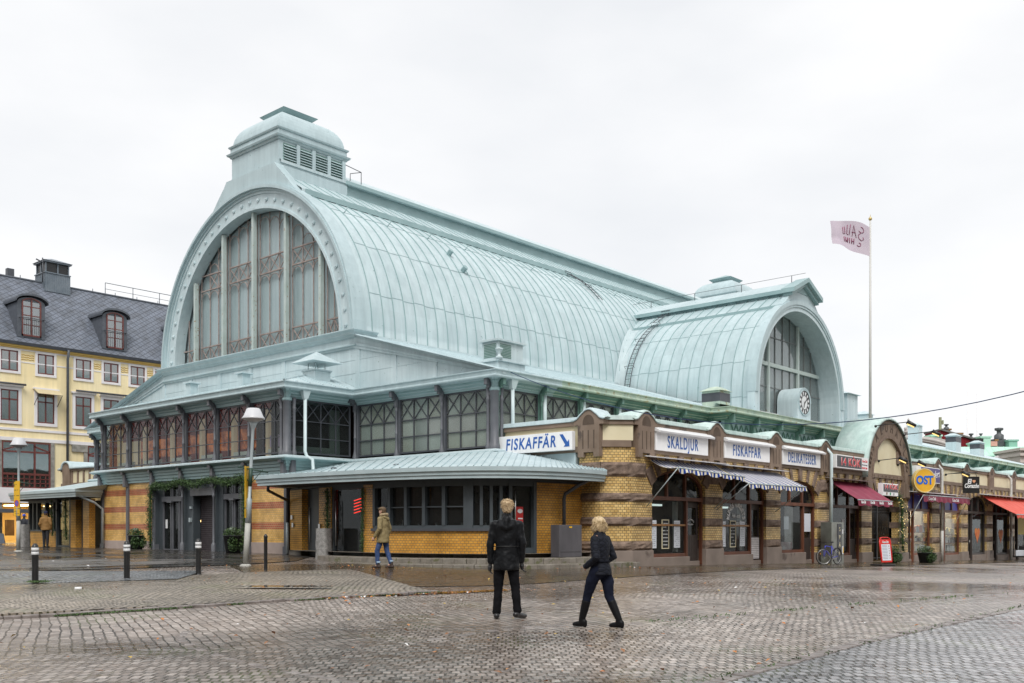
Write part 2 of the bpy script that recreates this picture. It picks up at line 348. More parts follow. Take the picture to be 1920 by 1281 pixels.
def settm(name,c1,c2,joint,bw,bh,rot,ms=.014,rough=(.18,.5),warp=.35,wscale=.12,moss=.25,bumpd=.03,bigvar=.25,wetscale=.16,spec=.5,c3=None):
    """wet granite setts in gently curving rows"""
    m,t,N,L,P=_base(name); tc=N.new('ShaderNodeTexCoord')
    mp=N.new('ShaderNodeMapping'); mp.inputs['Rotation'].default_value=(0,0,math.radians(rot)); L.new(tc.outputs['Object'],mp.inputs['Vector'])
    wn=N.new('ShaderNodeTexNoise'); wn.inputs['Scale'].default_value=wscale; wn.inputs['Detail'].default_value=1; L.new(tc.outputs['Object'],wn.inputs['Vector'])
    w2=N.new('ShaderNodeTexNoise'); w2.inputs['Scale'].default_value=2.6; w2.inputs['Detail'].default_value=2; L.new(tc.outputs['Object'],w2.inputs['Vector'])
    s1=N.new('ShaderNodeVectorMath'); s1.operation='SCALE'; L.new(wn.outputs['Color'],s1.inputs[0]); s1.inputs['Scale'].default_value=warp/wscale*.35
    s2=N.new('ShaderNodeVectorMath'); s2.operation='SCALE'; L.new(w2.outputs['Color'],s2.inputs[0]); s2.inputs['Scale'].default_value=.09
    a1=N.new('ShaderNodeVectorMath'); L.new(mp.outputs[0],a1.inputs[0]); L.new(s1.outputs[0],a1.inputs[1])
    a2=N.new('ShaderNodeVectorMath'); L.new(a1.outputs[0],a2.inputs[0]); L.new(s2.outputs[0],a2.inputs[1])
    br=N.new('ShaderNodeTexBrick'); L.new(a2.outputs[0],br.inputs['Vector']); br.inputs['Scale'].default_value=1
    br.inputs['Brick Width'].default_value=bw; br.inputs['Row Height'].default_value=bh; br.inputs['Mortar Size'].default_value=ms; br.inputs['Mortar Smooth'].default_value=.35
    br.inputs['Color1'].default_value=(*c1,1); br.inputs['Color2'].default_value=(*c2,1); br.inputs['Mortar'].default_value=(*joint,1)
    # a second laying direction in irregular patches
    mpb=N.new('ShaderNodeMapping'); mpb.inputs['Rotation'].default_value=(0,0,math.radians(rot+64)); L.new(tc.outputs['Object'],mpb.inputs['Vector'])
    a3=N.new('ShaderNodeVectorMath'); L.new(mpb.outputs[0],a3.inputs[0]); L.new(s1.outputs[0],a3.inputs[1]); a4=N.new('ShaderNodeVectorMath'); L.new(a3.outputs[0],a4.inputs[0]); L.new(s2.outputs[0],a4.inputs[1])
    bq=N.new('ShaderNodeTexBrick'); L.new(a4.outputs[0],bq.inputs['Vector'])
    for k in ('Scale','Brick Width','Row Height','Mortar Size','Mortar Smooth','Color1','Color2','Mortar'): bq.inputs[k].default_value=br.inputs[k].default_value
    bq.inputs['Brick Width'].default_value=bw*1.5; bq.inputs['Row Height'].default_value=bh*.72
    vo=N.new('ShaderNodeTexVoronoi'); vo.inputs['Scale'].default_value=.16; wv_=N.new('ShaderNodeVectorMath'); L.new(tc.outputs['Object'],wv_.inputs[0]); s9=N.new('ShaderNodeVectorMath'); s9.operation='SCALE'; L.new(wn.outputs['Color'],s9.inputs[0]); s9.inputs['Scale'].default_value=5; L.new(s9.outputs[0],wv_.inputs[1]); L.new(wv_.outputs[0],vo.inputs['Vector'])
    vs=N.new('ShaderNodeSeparateXYZ'); L.new(vo.outputs['Color'],vs.inputs[0]); vg=N.new('ShaderNodeMath'); vg.operation='GREATER_THAN'; L.new(vs.outputs[0],vg.inputs[0]); vg.inputs[1].default_value=.55
    bcx=N.new('ShaderNodeMix'); bcx.data_type='RGBA'; L.new(vg.outputs[0],bcx.inputs[0]); L.new(br.outputs['Color'],bcx.inputs[6]); L.new(bq.outputs['Color'],bcx.inputs[7])
    bfx=N.new('ShaderNodeMix'); L.new(vg.outputs[0],bfx.inputs[0]); L.new(br.outputs['Fac'],bfx.inputs[2]); L.new(bq.outputs['Fac'],bfx.inputs[3])
    # large tonal patches
    bn=N.new('ShaderNodeTexNoise'); bn.inputs['Scale'].default_value=.22; bn.inputs['Detail'].default_value=5; L.new(tc.outputs['Object'],bn.inputs['Vector'])
    r=_ramp(N,(1-bigvar*1.5,)*3,(1+bigvar,)*3,.3,.68); L.new(bn.outputs['Fac'],r.inputs[0])
    m1=N.new('ShaderNodeMix'); m1.data_type='RGBA'; m1.blend_type='MULTIPLY'; m1.inputs[0].default_value=1; L.new(bcx.outputs[2],m1.inputs[6]); L.new(r.outputs[0],m1.inputs[7])
    fn=N.new('ShaderNodeTexNoise'); fn.inputs['Scale'].default_value=9; fn.inputs['Detail'].default_value=6; L.new(tc.outputs['Object'],fn.inputs['Vector'])
    r2=_ramp(N,(.62,.62,.62),(1.35,1.33,1.3),.3,.7); L.new(fn.outputs['Fac'],r2.inputs[0])
    m2=N.new('ShaderNodeMix'); m2.data_type='RGBA'; m2.blend_type='MULTIPLY'; m2.inputs[0].default_value=1; L.new(m1.outputs[2],m2.inputs[6]); L.new(r2.outputs[0],m2.inputs[7])
    jn=N.new('ShaderNodeTexNoise'); jn.inputs['Scale'].default_value=.55; jn.inputs['Detail'].default_value=4; jn.inputs['Roughness'].default_value=.65; L.new(tc.outputs['Object'],jn.inputs['Vector'])
    jr=_ramp(N,(.10,)*3,(1,1,1),.46,.66); L.new(jn.outputs['Fac'],jr.inputs[0])
    jm=N.new('ShaderNodeMath'); jm.operation='MULTIPLY'; L.new(jr.outputs[0],jm.inputs[0]); L.new(bfx.outputs[0],jm.inputs[1])
    jx=N.new('ShaderNodeMix'); jx.data_type='RGBA'; L.new(jm.outputs[0],jx.inputs[0]); L.new(m2.outputs[2],jx.inputs[6]); jx.inputs[7].default_value=(*[c*.3 for c in joint],1); m2=jx
    # moss in the joints, in drifts
    mn=N.new('ShaderNodeTexNoise'); mn.inputs['Scale'].default_value=.5; mn.inputs['Detail'].default_value=3; L.new(tc.outputs['Object'],mn.inputs['Vector'])
    r3=_ramp(N,(0,0,0),(1,1,1),.56,.66); L.new(mn.outputs['Fac'],r3.inputs[0]); mm=N.new('ShaderNodeMath'); mm.operation='MULTIPLY'; L.new(r3.outputs[0],mm.inputs[0]); L.new(bfx.outputs[0],mm.inputs[1])
    m3=N.new('ShaderNodeMix'); m3.data_type='RGBA'; L.new(mm.outputs[0],m3.inputs[0]); L.new(m2.outputs[2],m3.inputs[6]); m3.inputs[7].default_value=(.07,.085,.02,1)
    L.new(m3.outputs[2],P.inputs['Base Color'])
    # wetness
    wt=N.new('ShaderNodeTexNoise'); wt.inputs['Scale'].default_value=wetscale; wt.inputs['Detail'].default_value=6; wt.inputs['Roughness'].default_value=.6; L.new(tc.outputs['Object'],wt.inputs['Vector'])
    mr=N.new('ShaderNodeMapRange'); L.new(wt.outputs['Fac'],mr.inputs[0]); mr.inputs[1].default_value=.38; mr.inputs[2].default_value=.62; mr.inputs[3].default_value=rough[0]; mr.inputs[4].default_value=rough[1]; L.new(mr.outputs[0],P.inputs['Roughness'])
    P.inputs['Specular IOR Level'].default_value=spec
    # relief: rounded setts + roughness of the stone
    hs=N.new('ShaderNodeMath'); hs.operation='MULTIPLY'; L.new(jm.outputs[0],hs.inputs[0]); hs.inputs[1].default_value=-1
    h2=N.new('ShaderNodeMath'); h2.operation='MULTIPLY_ADD'; L.new(fn.outputs['Fac'],h2.inputs[0]); h2.inputs[1].default_value=.45; L.new(hs.outputs[0],h2.inputs[2])
    h3=N.new('ShaderNodeMath'); h3.operation='MULTIPLY_ADD'; L.new(w2.outputs['Fac'],h3.inputs[0]); h3.inputs[1].default_value=1.5; L.new(h2.outputs[0],h3.inputs[2])
    b=N.new('ShaderNodeBump'); b.inputs['Distance'].default_value=bumpd; b.inputs['Strength'].default_value=1; L.new(h3.outputs[0],b.inputs['Height']); L.new(b.outputs[0],P.inputs['Normal'])
    MT[name]=m; return m

# painted copper-green sheet metal
COP=pm('painted_roof_metal',(.41,.51,.53),rough=.42,var=.08,scale=.7,col2=(.475,.59,.615),bump=.06,bscale=1.2,p0=.3,p1=.72,speck=(5.5,.69,(.25,.36,.36)),run=.12)
COPV=pm('vault_sheet_metal',(.435,.54,.56),rough=.40,scale=.7,col2=(.54,.635,.655),bump=.10,bscale=1.1,p0=.3,p1=.72,speck=(5.5,.70,(.25,.36,.36)),run=.13,sheet=(0,.64,.045))
COPT=pm('crossing_sheet_metal',(.41,.52,.54),rough=.40,scale=.7,col2=(.50,.60,.62),bump=.10,bscale=1.1,p0=.3,p1=.72,speck=(5.5,.70,(.25,.36,.36)),run=.13,sheet=(1,.64,.045))
COPL=pm('pale_roof_metal',(.47,.58,.605),rough=.45,scale=.9,col2=(.57,.67,.69),bump=.05,bscale=1.5,speck=(7,.68,(.3,.40,.38)),run=.14)
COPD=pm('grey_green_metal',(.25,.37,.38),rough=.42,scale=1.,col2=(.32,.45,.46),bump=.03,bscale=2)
GRN=pm('weathered_green_metal',(.38,.50,.43),rough=.55,scale=1.6,col2=(.52,.60,.48),speck=(3,.60,(.36,.34,.2)),run=.2)
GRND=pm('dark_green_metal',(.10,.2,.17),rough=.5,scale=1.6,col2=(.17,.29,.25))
VERD=pm('copper_patina',(.42,.57,.53),rough=.6,scale=.9,col2=(.60,.71,.68),streak=.3,bump=.05,bscale=3,run=.2)
FASC=pm('kiosk_fascia_metal',(.37,.46,.48),rough=.4,scale=2,col2=(.45,.54,.56))
IRON=pm('dark_painted_iron',(.052,.056,.066),rough=.45,scale=3,col2=(.075,.08,.092))
IRONL=pm('grey_painted_iron',(.105,.11,.125),rough=.45,scale=3,col2=(.14,.145,.16))
BLACK=pm('black_paint',(.012,.012,.013),rough=.35,scale=5,col2=(.02,.02,.02))
RUST=pm('pinkish_rusty_iron',(.26,.20,.18),rough=.7,scale=4,col2=(.40,.33,.30))
PALEI=pm('pale_riveted_iron',(.40,.48,.45),rough=.5,scale=2,col2=(.5,.57,.55),speck=(9,.64,(.3,.2,.1)))
YB=brickm('yellow_glazed_brick',(.66,.34,.055),(.54,.26,.038),(.20,.14,.075),bh=.082)
YBS=brickm('banded_glazed_brick',(.80,.50,.16),(.68,.40,.10),(.5,.36,.2),bands=[(2.91,3.19),(2.11,2.39),(1.30,1.57)],bc1=(.43,.11,.045),bc2=(.35,.075,.03))
YB2=brickm('stall_yellow_brick',(.74,.54,.23),(.56,.37,.13),(.13,.09,.055),bw=.14,bh=.088,ms=.009,rough=.3)
STON=pm('rough_brown_granite',(.115,.08,.06),rough=.8,scale=5,col2=(.27,.195,.15),bump=.9,bscale=9,speck=(40,.6,(.06,.045,.04)))
STONS=pm('dressed_brown_granite',(.17,.12,.085),rough=.75,scale=1.6,col2=(.25,.185,.14),bump=.12,bscale=70,speck=(1.1,.62,(.1,.075,.06)))
STONP=pm('plinth_granite',(.20,.16,.135),rough=.7,scale=1.2,col2=(.29,.235,.2),bump=.1,bscale=60,speck=(1.0,.62,(.12,.09,.075)))
PLTH=pm('pink_plinth',(.36,.29,.26),rough=.7,scale=2,col2=(.45,.37,.33))
CREAM=pm('cream_render',(.66,.58,.38),rough=.8,scale=.8,col2=(.78,.72,.52),bump=.05,bscale=60)
WOODD=pm('brown_painted_wood',(.10,.035,.018),rough=.5,scale=3,col2=(.17,.06,.03),streak=.2)
WOODV=pm('varnished_wood',(.36,.17,.04),rough=.4,scale=6,col2=(.2,.08,.02),streak=.15)
WOODG=pm('brown_grey_door',(.045,.034,.03),rough=.5,scale=3,col2=(.06,.048,.042))
GL=glassm('shop_glass',(.8,.82,.82),.0,.98)
GLD=glassm('dark_glass',(.6,.63,.63),.0,.97)
GLU=glassm('dusty_glass',(.85,.88,.85),.02,.9,.12)
GLB=glassm('upper_glass',(.85,.86,.85),.0,.98)
FROST=pm('blind_behind_glass',(.44,.53,.555),rough=.25,scale=.6,col2=(.56,.645,.665),streak=.4,run=.15)
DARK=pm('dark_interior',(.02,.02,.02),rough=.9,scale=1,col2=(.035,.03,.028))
WHITE=pm('white_paint',(.74,.75,.76),rough=.4,scale=2,col2=(.82,.82,.82))
SIGNW=pm('white_sign_board',(.82,.82,.83),rough=.35,scale=2,col2=(.90,.90,.90),run=.06)
BLUE=pm('blue_letters',(.02,.10,.36),rough=.4,scale=2,col2=(.025,.12,.42))
SILV=pm('galvanised_pipe',(.36,.42,.44),rough=.4,metal=.2,scale=4,col2=(.46,.52,.54))
STEEL=pm('brushed_steel',(.45,.45,.44),rough=.3,metal=.9,scale=4,col2=(.6,.6,.58))
GRAN=pm('grey_granite_post',(.19,.185,.175),rough=.85,scale=9,col2=(.36,.35,.335),bump=.8,bscale=25,speck=(60,.58,(.1,.1,.1)))
KERB=pm('mossy_step_stone',(.15,.13,.105),rough=.6,scale=3,col2=(.26,.235,.2),bump=.5,bscale=20,run=.2,speck=(4.5,.60,(.12,.12,.06)))
LEAF=pm('dark_foliage',(.018,.045,.014),rough=.5,scale=9,col2=(.05,.10,.03))
LEAF2=pm('green_foliage',(.04,.085,.025),rough=.5,scale=9,col2=(.10,.17,.05))
LEAF3=pm('silver_foliage',(.2,.26,.2),rough=.6,scale=9,col2=(.3,.36,.27))
PIPE=pm('white_pipe_enamel',(.55,.66,.68),rough=.35,scale=2,col2=(.62,.72,.73))
# ---------------- ground, paving ----------------
SETT=settm('wet_setts',(.20,.165,.145),(.38,.338,.31),(.10,.08,.06),.105,.19,48,ms=.013,rough=(.08,.44),bumpd=.022,bigvar=.34,wetscale=.11)
SETTR=settm('wet_setts_road',(.24,.24,.255),(.40,.395,.41),(.04,.038,.03),.115,.21,53,ms=.016,rough=(.12,.34),bumpd=.025,moss=.1)
SETTS=settm('small_setts_walk',(.27,.235,.19),(.38,.335,.285),(.09,.075,.055),.14,.14,20,ms=.02,rough=(.14,.5),bumpd=.035,warp=.8,wscale=.3)
SETTB=settm('blue_grey_setts',(.14,.155,.17),(.26,.28,.30),(.03,.033,.035),.17,.17,35,ms=.024,rough=(.14,.4),bumpd=.035,warp=.8,wscale=.3)
SETTW=settm('brown_wet_setts',(.085,.065,.045),(.15,.115,.08),(.025,.02,.012),.13,.18,50,ms=.014,rough=(.07,.25),warp=.5,wscale=.2,wetscale=.5)
ASPH=settm('wet_asphalt',(.035,.032,.03),(.06,.055,.05),(.03,.028,.026),.8,.8,20,ms=.01,rough=(.06,.4),warp=.9,wscale=.3,bumpd=.006,wetscale=.7)
ASPH2=settm('damp_asphalt',(.09,.085,.082),(.13,.125,.12),(.08,.075,.07),.8,.8,20,ms=.01,rough=(.15,.5),warp=.9,wscale=.3,bumpd=.006,wetscale=.7)
def lin(a,b,st):
    n=max(1,int(round((b-a)/st))); return [a+(b-a)*i/n for i in range(n+1)]
gx=lin(-900,-60,60)[:-1]+lin(-60,-4,4)[:-1]+lin(-4,76,.5)[:-1]+lin(76,130,3)[:-1]+lin(130,1300,60)
gy=lin(-900,-60,60)[:-1]+lin(-60,-4,4)[:-1]+lin(-4,66,.5)[:-1]+lin(66,100,2)[:-1]+lin(100,1300,60)
g=MB(); g.grid([[(x,y,G(x,y)) for y in gy] for x in gx],smooth=True)
g.f=[f[::-1] for f in g.f]
o=g.build('ground',SETT); tag(o,'wide market square paved with wet granite setts','paving',kind='structure')
def strip(name,near,far,mat,dz,label,cat='paving',n=26,m=14,edge=0,kind='structure'):
    """a paving sheet between two polylines, draped on the ground"""
    def rs(P,t):
        Ls=[0]
        for a,b in zip(P,P[1:]): Ls.append(Ls[-1]+math.dist(a,b))
        q=t*Ls[-1]
        for i in range(len(P)-1):
            if q<=Ls[i+1]+1e-9:
                k=(q-Ls[i])/max(1e-9,Ls[i+1]-Ls[i]); return (P[i][0]+(P[i+1][0]-P[i][0])*k,P[i][1]+(P[i+1][1]-P[i][1])*k)
        return P[-1]
    rows=[]
    for j in range(m+1):
        r=[]
        for i in range(n+1):
            t=i/n; a=rs(near,t); b=rs(far,t); x=a[0]+(b[0]-a[0])*j/m; y=a[1]+(b[1]-a[1])*j/m
            h=dz(t) if callable(dz) else dz
            if isinstance(h,tuple): h=h[0]+(h[1]-h[0])*j/m
            r.append((x,y,G(x,y)+h))
        rows.append(r)
    b=MB(); b.grid(rows,smooth=True)
    nf=Vector(rows[0][1])-Vector(rows[0][0]); ng=Vector(rows[1][0])-Vector(rows[0][0])
    if nf.cross(ng).z<0: b.f=[f[::-1] for f in b.f]
    if edge:
        for i in range(n):
            p,q=rows[0][i],rows[0][i+1]; b.add([p,q,(q[0],q[1],q[2]-edge),(p[0],p[1],p[2]-edge)],[(0,1,2,3)])
    o=b.build(name,mat); tag(o,label,cat,kind=kind); return o
kerbA=[(-6,15.6),(0,15.8),(6.14,15.98),(6.9,15.8),(7.54,15.76),(8.81,15.65),(10.46,15.57),(11.97,15.31),(14.34,14.9)]
bolL=[(-6,25.5),(4,24.6),(8.6,23.4),(11.4,22.8),(13.6,22.9),(15.9,22.9),(18.2,22.3)]
wh=lambda t:(.012+.075*max(0,min(1,(1-t)*2.2)),.012+.03*max(0,min(1,(1-t)*3)))
strip('sidewalk',kerbA,bolL,SETTS,wh,'raised walk of small pale brown setts at left, beyond the curving kerb',edge=.12)
strip('sidewalk_setts',[(-6,24.6),(4,23.6),(8.2,22.6),(11.2,22.0),(12.4,21.7)],[(-6,34),(6,31),(10.1,27.6),(12.4,25.6),(14.5,24)],SETTB,.05,'blue grey patch of wet setts beside the bollards')
strip('asphalt_walk',[(-6,33.5),(6,30.5),(10.6,27.3),(13.2,26.9),(16.6,26.2),(19.6,26.9),(21.9,29.2)],[(8,62),(14,60),(20,56),(22.2,50),(22.6,42),(22.6,36),(22.7,32.3)],ASPH,.02,'dark wet asphalt in front of the hall entrance',n=30,m=20)
strip('asphalt_path',[(2,31.6),(8,29.6),(11.5,28.2),(14,27.9),(16,27.6)],[(6,40),(10.5,35.5),(14,32.6),(16.5,30.8),(18,29.2)],ASPH2,.028,'pale damp asphalt strip on the dark asphalt',n=20,m=10)
strip('wet_setts_band',[(13.3,19.3),(15.4,15.8),(17.2,14.9),(21.1,14.9),(27,15.2),(36,15.6),(48,15.7),(66,15.9),(100,16)],[(16.6,26.1),(20.2,24.8),(22.6,22.5),(25,20.4),(28,18.95),(36,18.95),(48,18.95),(66,18.95),(100,18.95)],SETTW,.012,'brown wet setts along the foot of the kiosk and the shops',n=70,m=10)
strip('road',[(3,-4),(20,-4),(50,-6),(100,-8)],[(3,4.6),(8.45,4.87),(12.45,5.01),(18.99,4.78),(30,4.2),(100,1.5)],SETTR,.006,'road of small shiny blue grey setts at lower right',n=40,m=12)
# rows of edging setts
def edging(name,P,w,label,mat,h=.03,ln=.22):
    b=MB(); acc=[]
    for (x0,y0),(x1,y1) in zip(P,P[1:]):
        d=math.dist((x0,y0),(x1,y1)); k=max(1,int(d/ln)); ux,uy=(x1-x0)/d,(y1-y0)/d
        for i in range(k):
            s0=i*d/k+.012; s1=(i+1)*d/k-.012; j=random.uniform(-.012,.012); hh=h+random.uniform(-.008,.006)
            q=[(x0+ux*s-uy*v,y0+uy*s+ux*v) for s,v in ((s0,-w/2+j),(s1,-w/2+j),(s1,w/2+j),(s0,w/2+j))]
            b.hexa([(x,y,G(x,y)-.05) for x,y in q]+[(x,y,G(x,y)+hh) for x,y in q])
    o=b.build(name,mat,bevel=.012); tag(o,label,'kerb',kind='structure')
EDG=pm('edging_setts',(.12,.10,.09),rough=.35,scale=5,col2=(.30,.265,.25),bump=.4,bscale=18)
edging('kerb',[(x,y-.08) for x,y in kerbA[:]],.16,'low kerb of setts curving across the square at left',EDG,h=.05,ln=.24)
edging('road_edge',[(3,4.55),(8.45,4.87),(12.45,5.01),(18.99,4.78),(30,4.2),(60,3.1)],.17,'curved row of edging setts along the road at lower right',EDG,.022,.15)
edging('gutter_row',[(7.2,12.4),(6.6,11.5),(6.25,10.3),(6.05,8.8),(6.1,7.2)],.11,'low seam of dark setts crossing the near pavement',EDG,.004,.17)
edging('gutter_row',[(8.9,9.3),(10.6,9.4),(12.4,8.4),(15.2,7.6),(18.1,6.7),(22.5,6.0),(28,5.2)],.12,'mossy seam of setts running right from the walkers',EDG,.004,.16)
PUD=pm('puddle_water',(.02,.018,.015),rough=.02,scale=2,col2=(.03,.026,.02),spec=.6)
for P,l in (([(11.75,18.35),(12.3,18.2),(12.9,17.6),(13.35,17.0),(13.2,16.85),(12.6,17.3),(12.0,17.9)],'long thin puddle on the raised walk'),([(12.6,15.15),(13.6,14.95),(14.9,14.5),(15.8,14.2),(15.6,13.9),(14.4,14.25),(13.2,14.75)],'leaf edged puddle in the gutter beyond the kerb')):
    b=MB(); zz=max(G(x,y) for x,y in P)+(.055 if P[0][1]>16 else .02)
    c=[sum(p[0] for p in P)/len(P),sum(p[1] for p in P)/len(P)]
    Q=[]
    for i in range(len(P)):
        a,bb=P[i],P[(i+1)%len(P)]
        for k in range(5): Q.append((a[0]+(bb[0]-a[0])*k/5+random.uniform(-.03,.03),a[1]+(bb[1]-a[1])*k/5+random.uniform(-.03,.03)))
    b.add([(x,y,G(x,y)+(.085 if P[0][1]>16 else .02)) for x,y in Q],[tuple(range(len(Q)))]); o=b.build('water',PUD); 
    if o.data.polygons[0].normal.z<0: o.data.flip_normals()
    tag(o,l,'puddle',kind='structure')
# fallen leaves and moss tufts
LV=[pm('leaf_orange',(.42,.13,.03),rough=.6,scale=20,col2=(.55,.24,.06)),pm('leaf_yellow',(.42,.28,.04),rough=.6,scale=20,col2=(.52,.36,.08)),pm('leaf_brown',(.2,.08,.03),rough=.6,scale=20,col2=(.3,.14,.06)),pm('scrap_white',(.7,.7,.7),rough=.6,scale=20,col2=(.8,.8,.8))]
b=MB()
for i in range(1300):
    k=random.random()
    if k<.25: x=random.uniform(4,22); y=random.uniform(5,15)
    elif k<.4: x=random.uniform(20,60); y=random.uniform(5,18.8)
    elif k<.62: t=random.random(); x=18+t*9; y=24.5-6*t+random.gauss(0,.7)-1.2
    elif k<.78: x=random.uniform(11.5,16); y=14.9-.35*(x-12.5)*.9+random.gauss(0,.22)
    else: x=random.uniform(8,22); y=random.uniform(15,33)
    if x>21 and y>18.8: continue
    if x>20.0 and y>19: continue
    b.m=random.choice([0,0,0,1,2,2,2,2,3]) if random.random()<.8 else 2; 
    n=Vector((random.gauss(0,.25),random.gauss(0,.25),1)).normalized(); l=random.uniform(.035,.10)
    h=.09 if (x<13 and 16<y<23) else (.05 if y>22 and x<15 else .03)
    b.leaf((x,y,G(x,y)+h),l,l*.6,n)
o=b.build('fallen_leaves',LV); tag(o,'orange and yellow fallen leaves scattered over the wet setts','leaves',kind='stuff')
b=MB()
for i in range(2600):
    t=random.random()
    if t<.5:
        s=random.random()*6.2; k=int(s); u=s-k; P=kerbA[2:]; 
        if k>=len(P)-1: continue
        x=P[k][0]+(P[k+1][0]-P[k][0])*u; y=P[k][1]+(P[k+1][1]-P[k][1])*u-.2
    elif t<.66: x=random.uniform(8,30); y=4.9-(x-15)*.012+random.gauss(0,.04)
    elif t<.8: x=random.uniform(12.4,22.5); y=8.4-(x-12.4)*.24+random.gauss(0,.08)
    else: x=9.45+random.gauss(0,.1); y=22.5+random.gauss(0,.1)
    if noise.noise(Vector((x*.8,y*.8,0)))<-.1 and t<.8: continue
    b.leaf((x+random.gauss(0,.03),y+random.gauss(0,.02),G(x,y)+(.09 if t>=.8 else .022)),.06,.02)
o=b.build('moss',LEAF2); tag(o,'thin moss and grass growing along the kerb rows','grass',kind='stuff')
# ---------------- the market hall ----------------
YC=39.55                      # axis of the long vault
hall=thing('market_hall','great iron market hall with pale blue green barrel vaults and arched gable windows','market hall',(48,39.55,.2))
H=hall
def arcw(cx,r,z0): pass
# -- ground floor brick of the entrance front
fW=Fr((22.95,47.15),(0,-1))       # a = 47.15 - y
fX=Fr((22.95,32.05),(1,0))        # side wall of the entrance block
XC=15.1/6
b=MB()
for a0,a1 in ((0,2*XC),(5*XC,6*XC)): b.fb(fW,a0,a1,.77,3.5,-.3,0)
b.build('brick_wall',YBS,H)
b=MB()
for a0,a1 in ((0,2*XC),(5*XC,6*XC)): b.fb(fW,a0-.02,a1+.02,.1,.77,-.32,.03)
b.build('plinth',PLTH,H,bevel=.01)
b=MB()
for k in (0,1,2,5,6): b.fb(fW,k*XC-.09,k*XC+.09,.2,3.5,-.1,.10); b.fb(fW,k*XC-.13,k*XC+.13,.2,.62,-.1,.13)
b.build('pilaster',IRONL,H,bevel=.01)
b=MB(); b.fb(Fr((22.95,50.4),(0,-1)),0,3.3,.2,3.5,-3.5,-3.2); b.build('wall',YB,H)
# entrance bays
DG=pm('dark_grey_panel',(.05,.062,.07),rough=.5,scale=2,col2=(.065,.078,.088)); MT['dg']=DG
b=MB()
for k in range(2,6): b.fb(fW,k*XC-.11,k*XC+.11,.25,3.5,-.35,.06)
b.fb(fW,2*XC+.11,5*XC-.11,3.3,3.5,-.3,0)
b.fb(fW,2*XC+.11,2*XC+.42,.25,3.3,-.4,-.12); b.fb(fW,3*XC+.11,3*XC+.62,.25,3.3,-.4,-.05); b.fb(fW,4*XC-.2,4*XC+.45,.25,3.3,-.4,-.05); b.fb(fW,5*XC-.3,5*XC-.11,.25,3.3,-.4,-.12)
b.fb(fW,3*XC+.62,4*XC-.2,2.85,3.3,-.4,-.05)
b.build('entrance_surround',DG,H)
for k in range(2,6):
    m=MB(); x=k*XC; p=fW.p(x,.3,.12); 
    m.lathe([(.10,0),(.10,.35),(.075,.4),(.05,.45),(.045,2.35),(.065,2.38),(.065,2.45),(.045,2.48),(.09,2.75),(.11,2.85)],(p.x,p.y,p.z),10); m.fb(fW,x-.12,x+.12,3.1,3.5,.06,.24)
    m.build('iron_column',IRONL,H)
sh=stripem('roller_slats',(.075,.065,.07),(.035,.03,.032),.085,.6,.45,1)
b=MB(); b.fb(fW,3*XC+.62,4*XC-.2,.3,2.85,-.5,-.42); b.build('roller_shutter',sh,H)
b=MB(); b.fb(fW,3*XC+.55,4*XC-.15,2.75,3.1,-.05,.07); b.build('shutter_box',IRONL,H,bevel=.01)
for k0,flip in ((2,0),(4,1)):
    a0=k0*XC+(.42 if k0==2 else .45); a1=(k0+1)*XC-(.11 if k0==2 else .3)
    f=MB(); w=a1-a0
    f.fb(fW,a0,a1,2.55,2.78,-.25,-.06); f.fb(fW,a0,a1,3.2,3.3,-.25,-.1); f.fb(fW,a0,a1,.3,.42,-.25,-.12)
    for q in (0,.33,.40,.66,.72,.97): f.fb(fW,a0+q*w,a0+q*w+.05,.3,3.25,-.2,-.12)
    f.fb(fW,a0+w*.3,a0+w*.5,2.5,2.58,-.1,.03)
    d=f.build('glass_door',IRONL,H,bevel=.006)
    q=MB(); q.fb(fW,a0,a1,.4,3.25,-.21,-.2); q.build('pane',GLD,d)
b=MB(); b.fb(fW,3*XC+.42,3*XC+.55,2.2,2.3,-.05,.02); b.fb(fW,3*XC+.40,3*XC+.52,1.62,1.8,-.05,.05); b.build('door_controls',SILV,H)
pp=MB(); pp.fb(fW,2*XC+.55,2*XC+.72,1.35,1.75,-.19,-.185); pp.build('notice',WHITE,H)
# lobby behind the doors
WARM=emit('lobby_lamp_glow',(1,.62,.25),3.)
b=MB(); b.fb(fW,2*XC,5*XC,.3,.32,-6,-.5); b.fb(fW,2*XC,5*XC,3.4,3.45,-6,-.5); b.fb(fW,2*XC,5*XC,.3,3.4,-6,-5.95); b.build('lobby_shell',pm('lobby',(.07,.06,.05),rough=.5,scale=1,col2=(.1,.085,.07)),H)
b=MB(); 
for a,z in ((5.2,1.7),(6.3,1.55),(12.0,1.35),(12.5,1.2),(5.9,2.3)): p=fW.p(a,z,-2.2); b.sphere(p,.05,8,6)
b.build('lobby_lamps',WARM,H)
# -- storey band, ledge, cornice and gutter swept round the whole building
X0=26.3; YS=24.15
loop=[(X0,55.0),(X0,47.15),(22.95,47.15),(22.95,32.05),(X0,32.05),(X0,YS),(41.2,YS),(41.2,23.1),(58.8,23.1),(58.8,YS),(106,YS)]
band=[(-.1,3.48),(.08,3.48),(.08,3.58),(.12,3.6),(.12,3.72),(.17,3.74),(.17,3.84),(.22,3.86),(.22,3.95),(.42,4.02),(.46,4.06),(.46,4.11),(.1,4.2),(-.1,4.2)]
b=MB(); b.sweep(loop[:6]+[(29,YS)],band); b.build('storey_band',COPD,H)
b=MB(); b.sweep(loop[:6]+[(29,YS)],[(.36,4.04),(.48,4.06),(.48,4.11),(.30,4.18),(.30,4.115)]); b.build('ledge',COPL,H)
b=MB()
for k in range(7):
    b.fb(fW,k*XC-.1,k*XC+.1,3.3,3.9,.05,.26); b.fb(fW,k*XC-.1,k*XC+.1,3.88,4.03,.05,.38)
b.fb(fX,.0,.2,3.3,4.0,.05,.3)
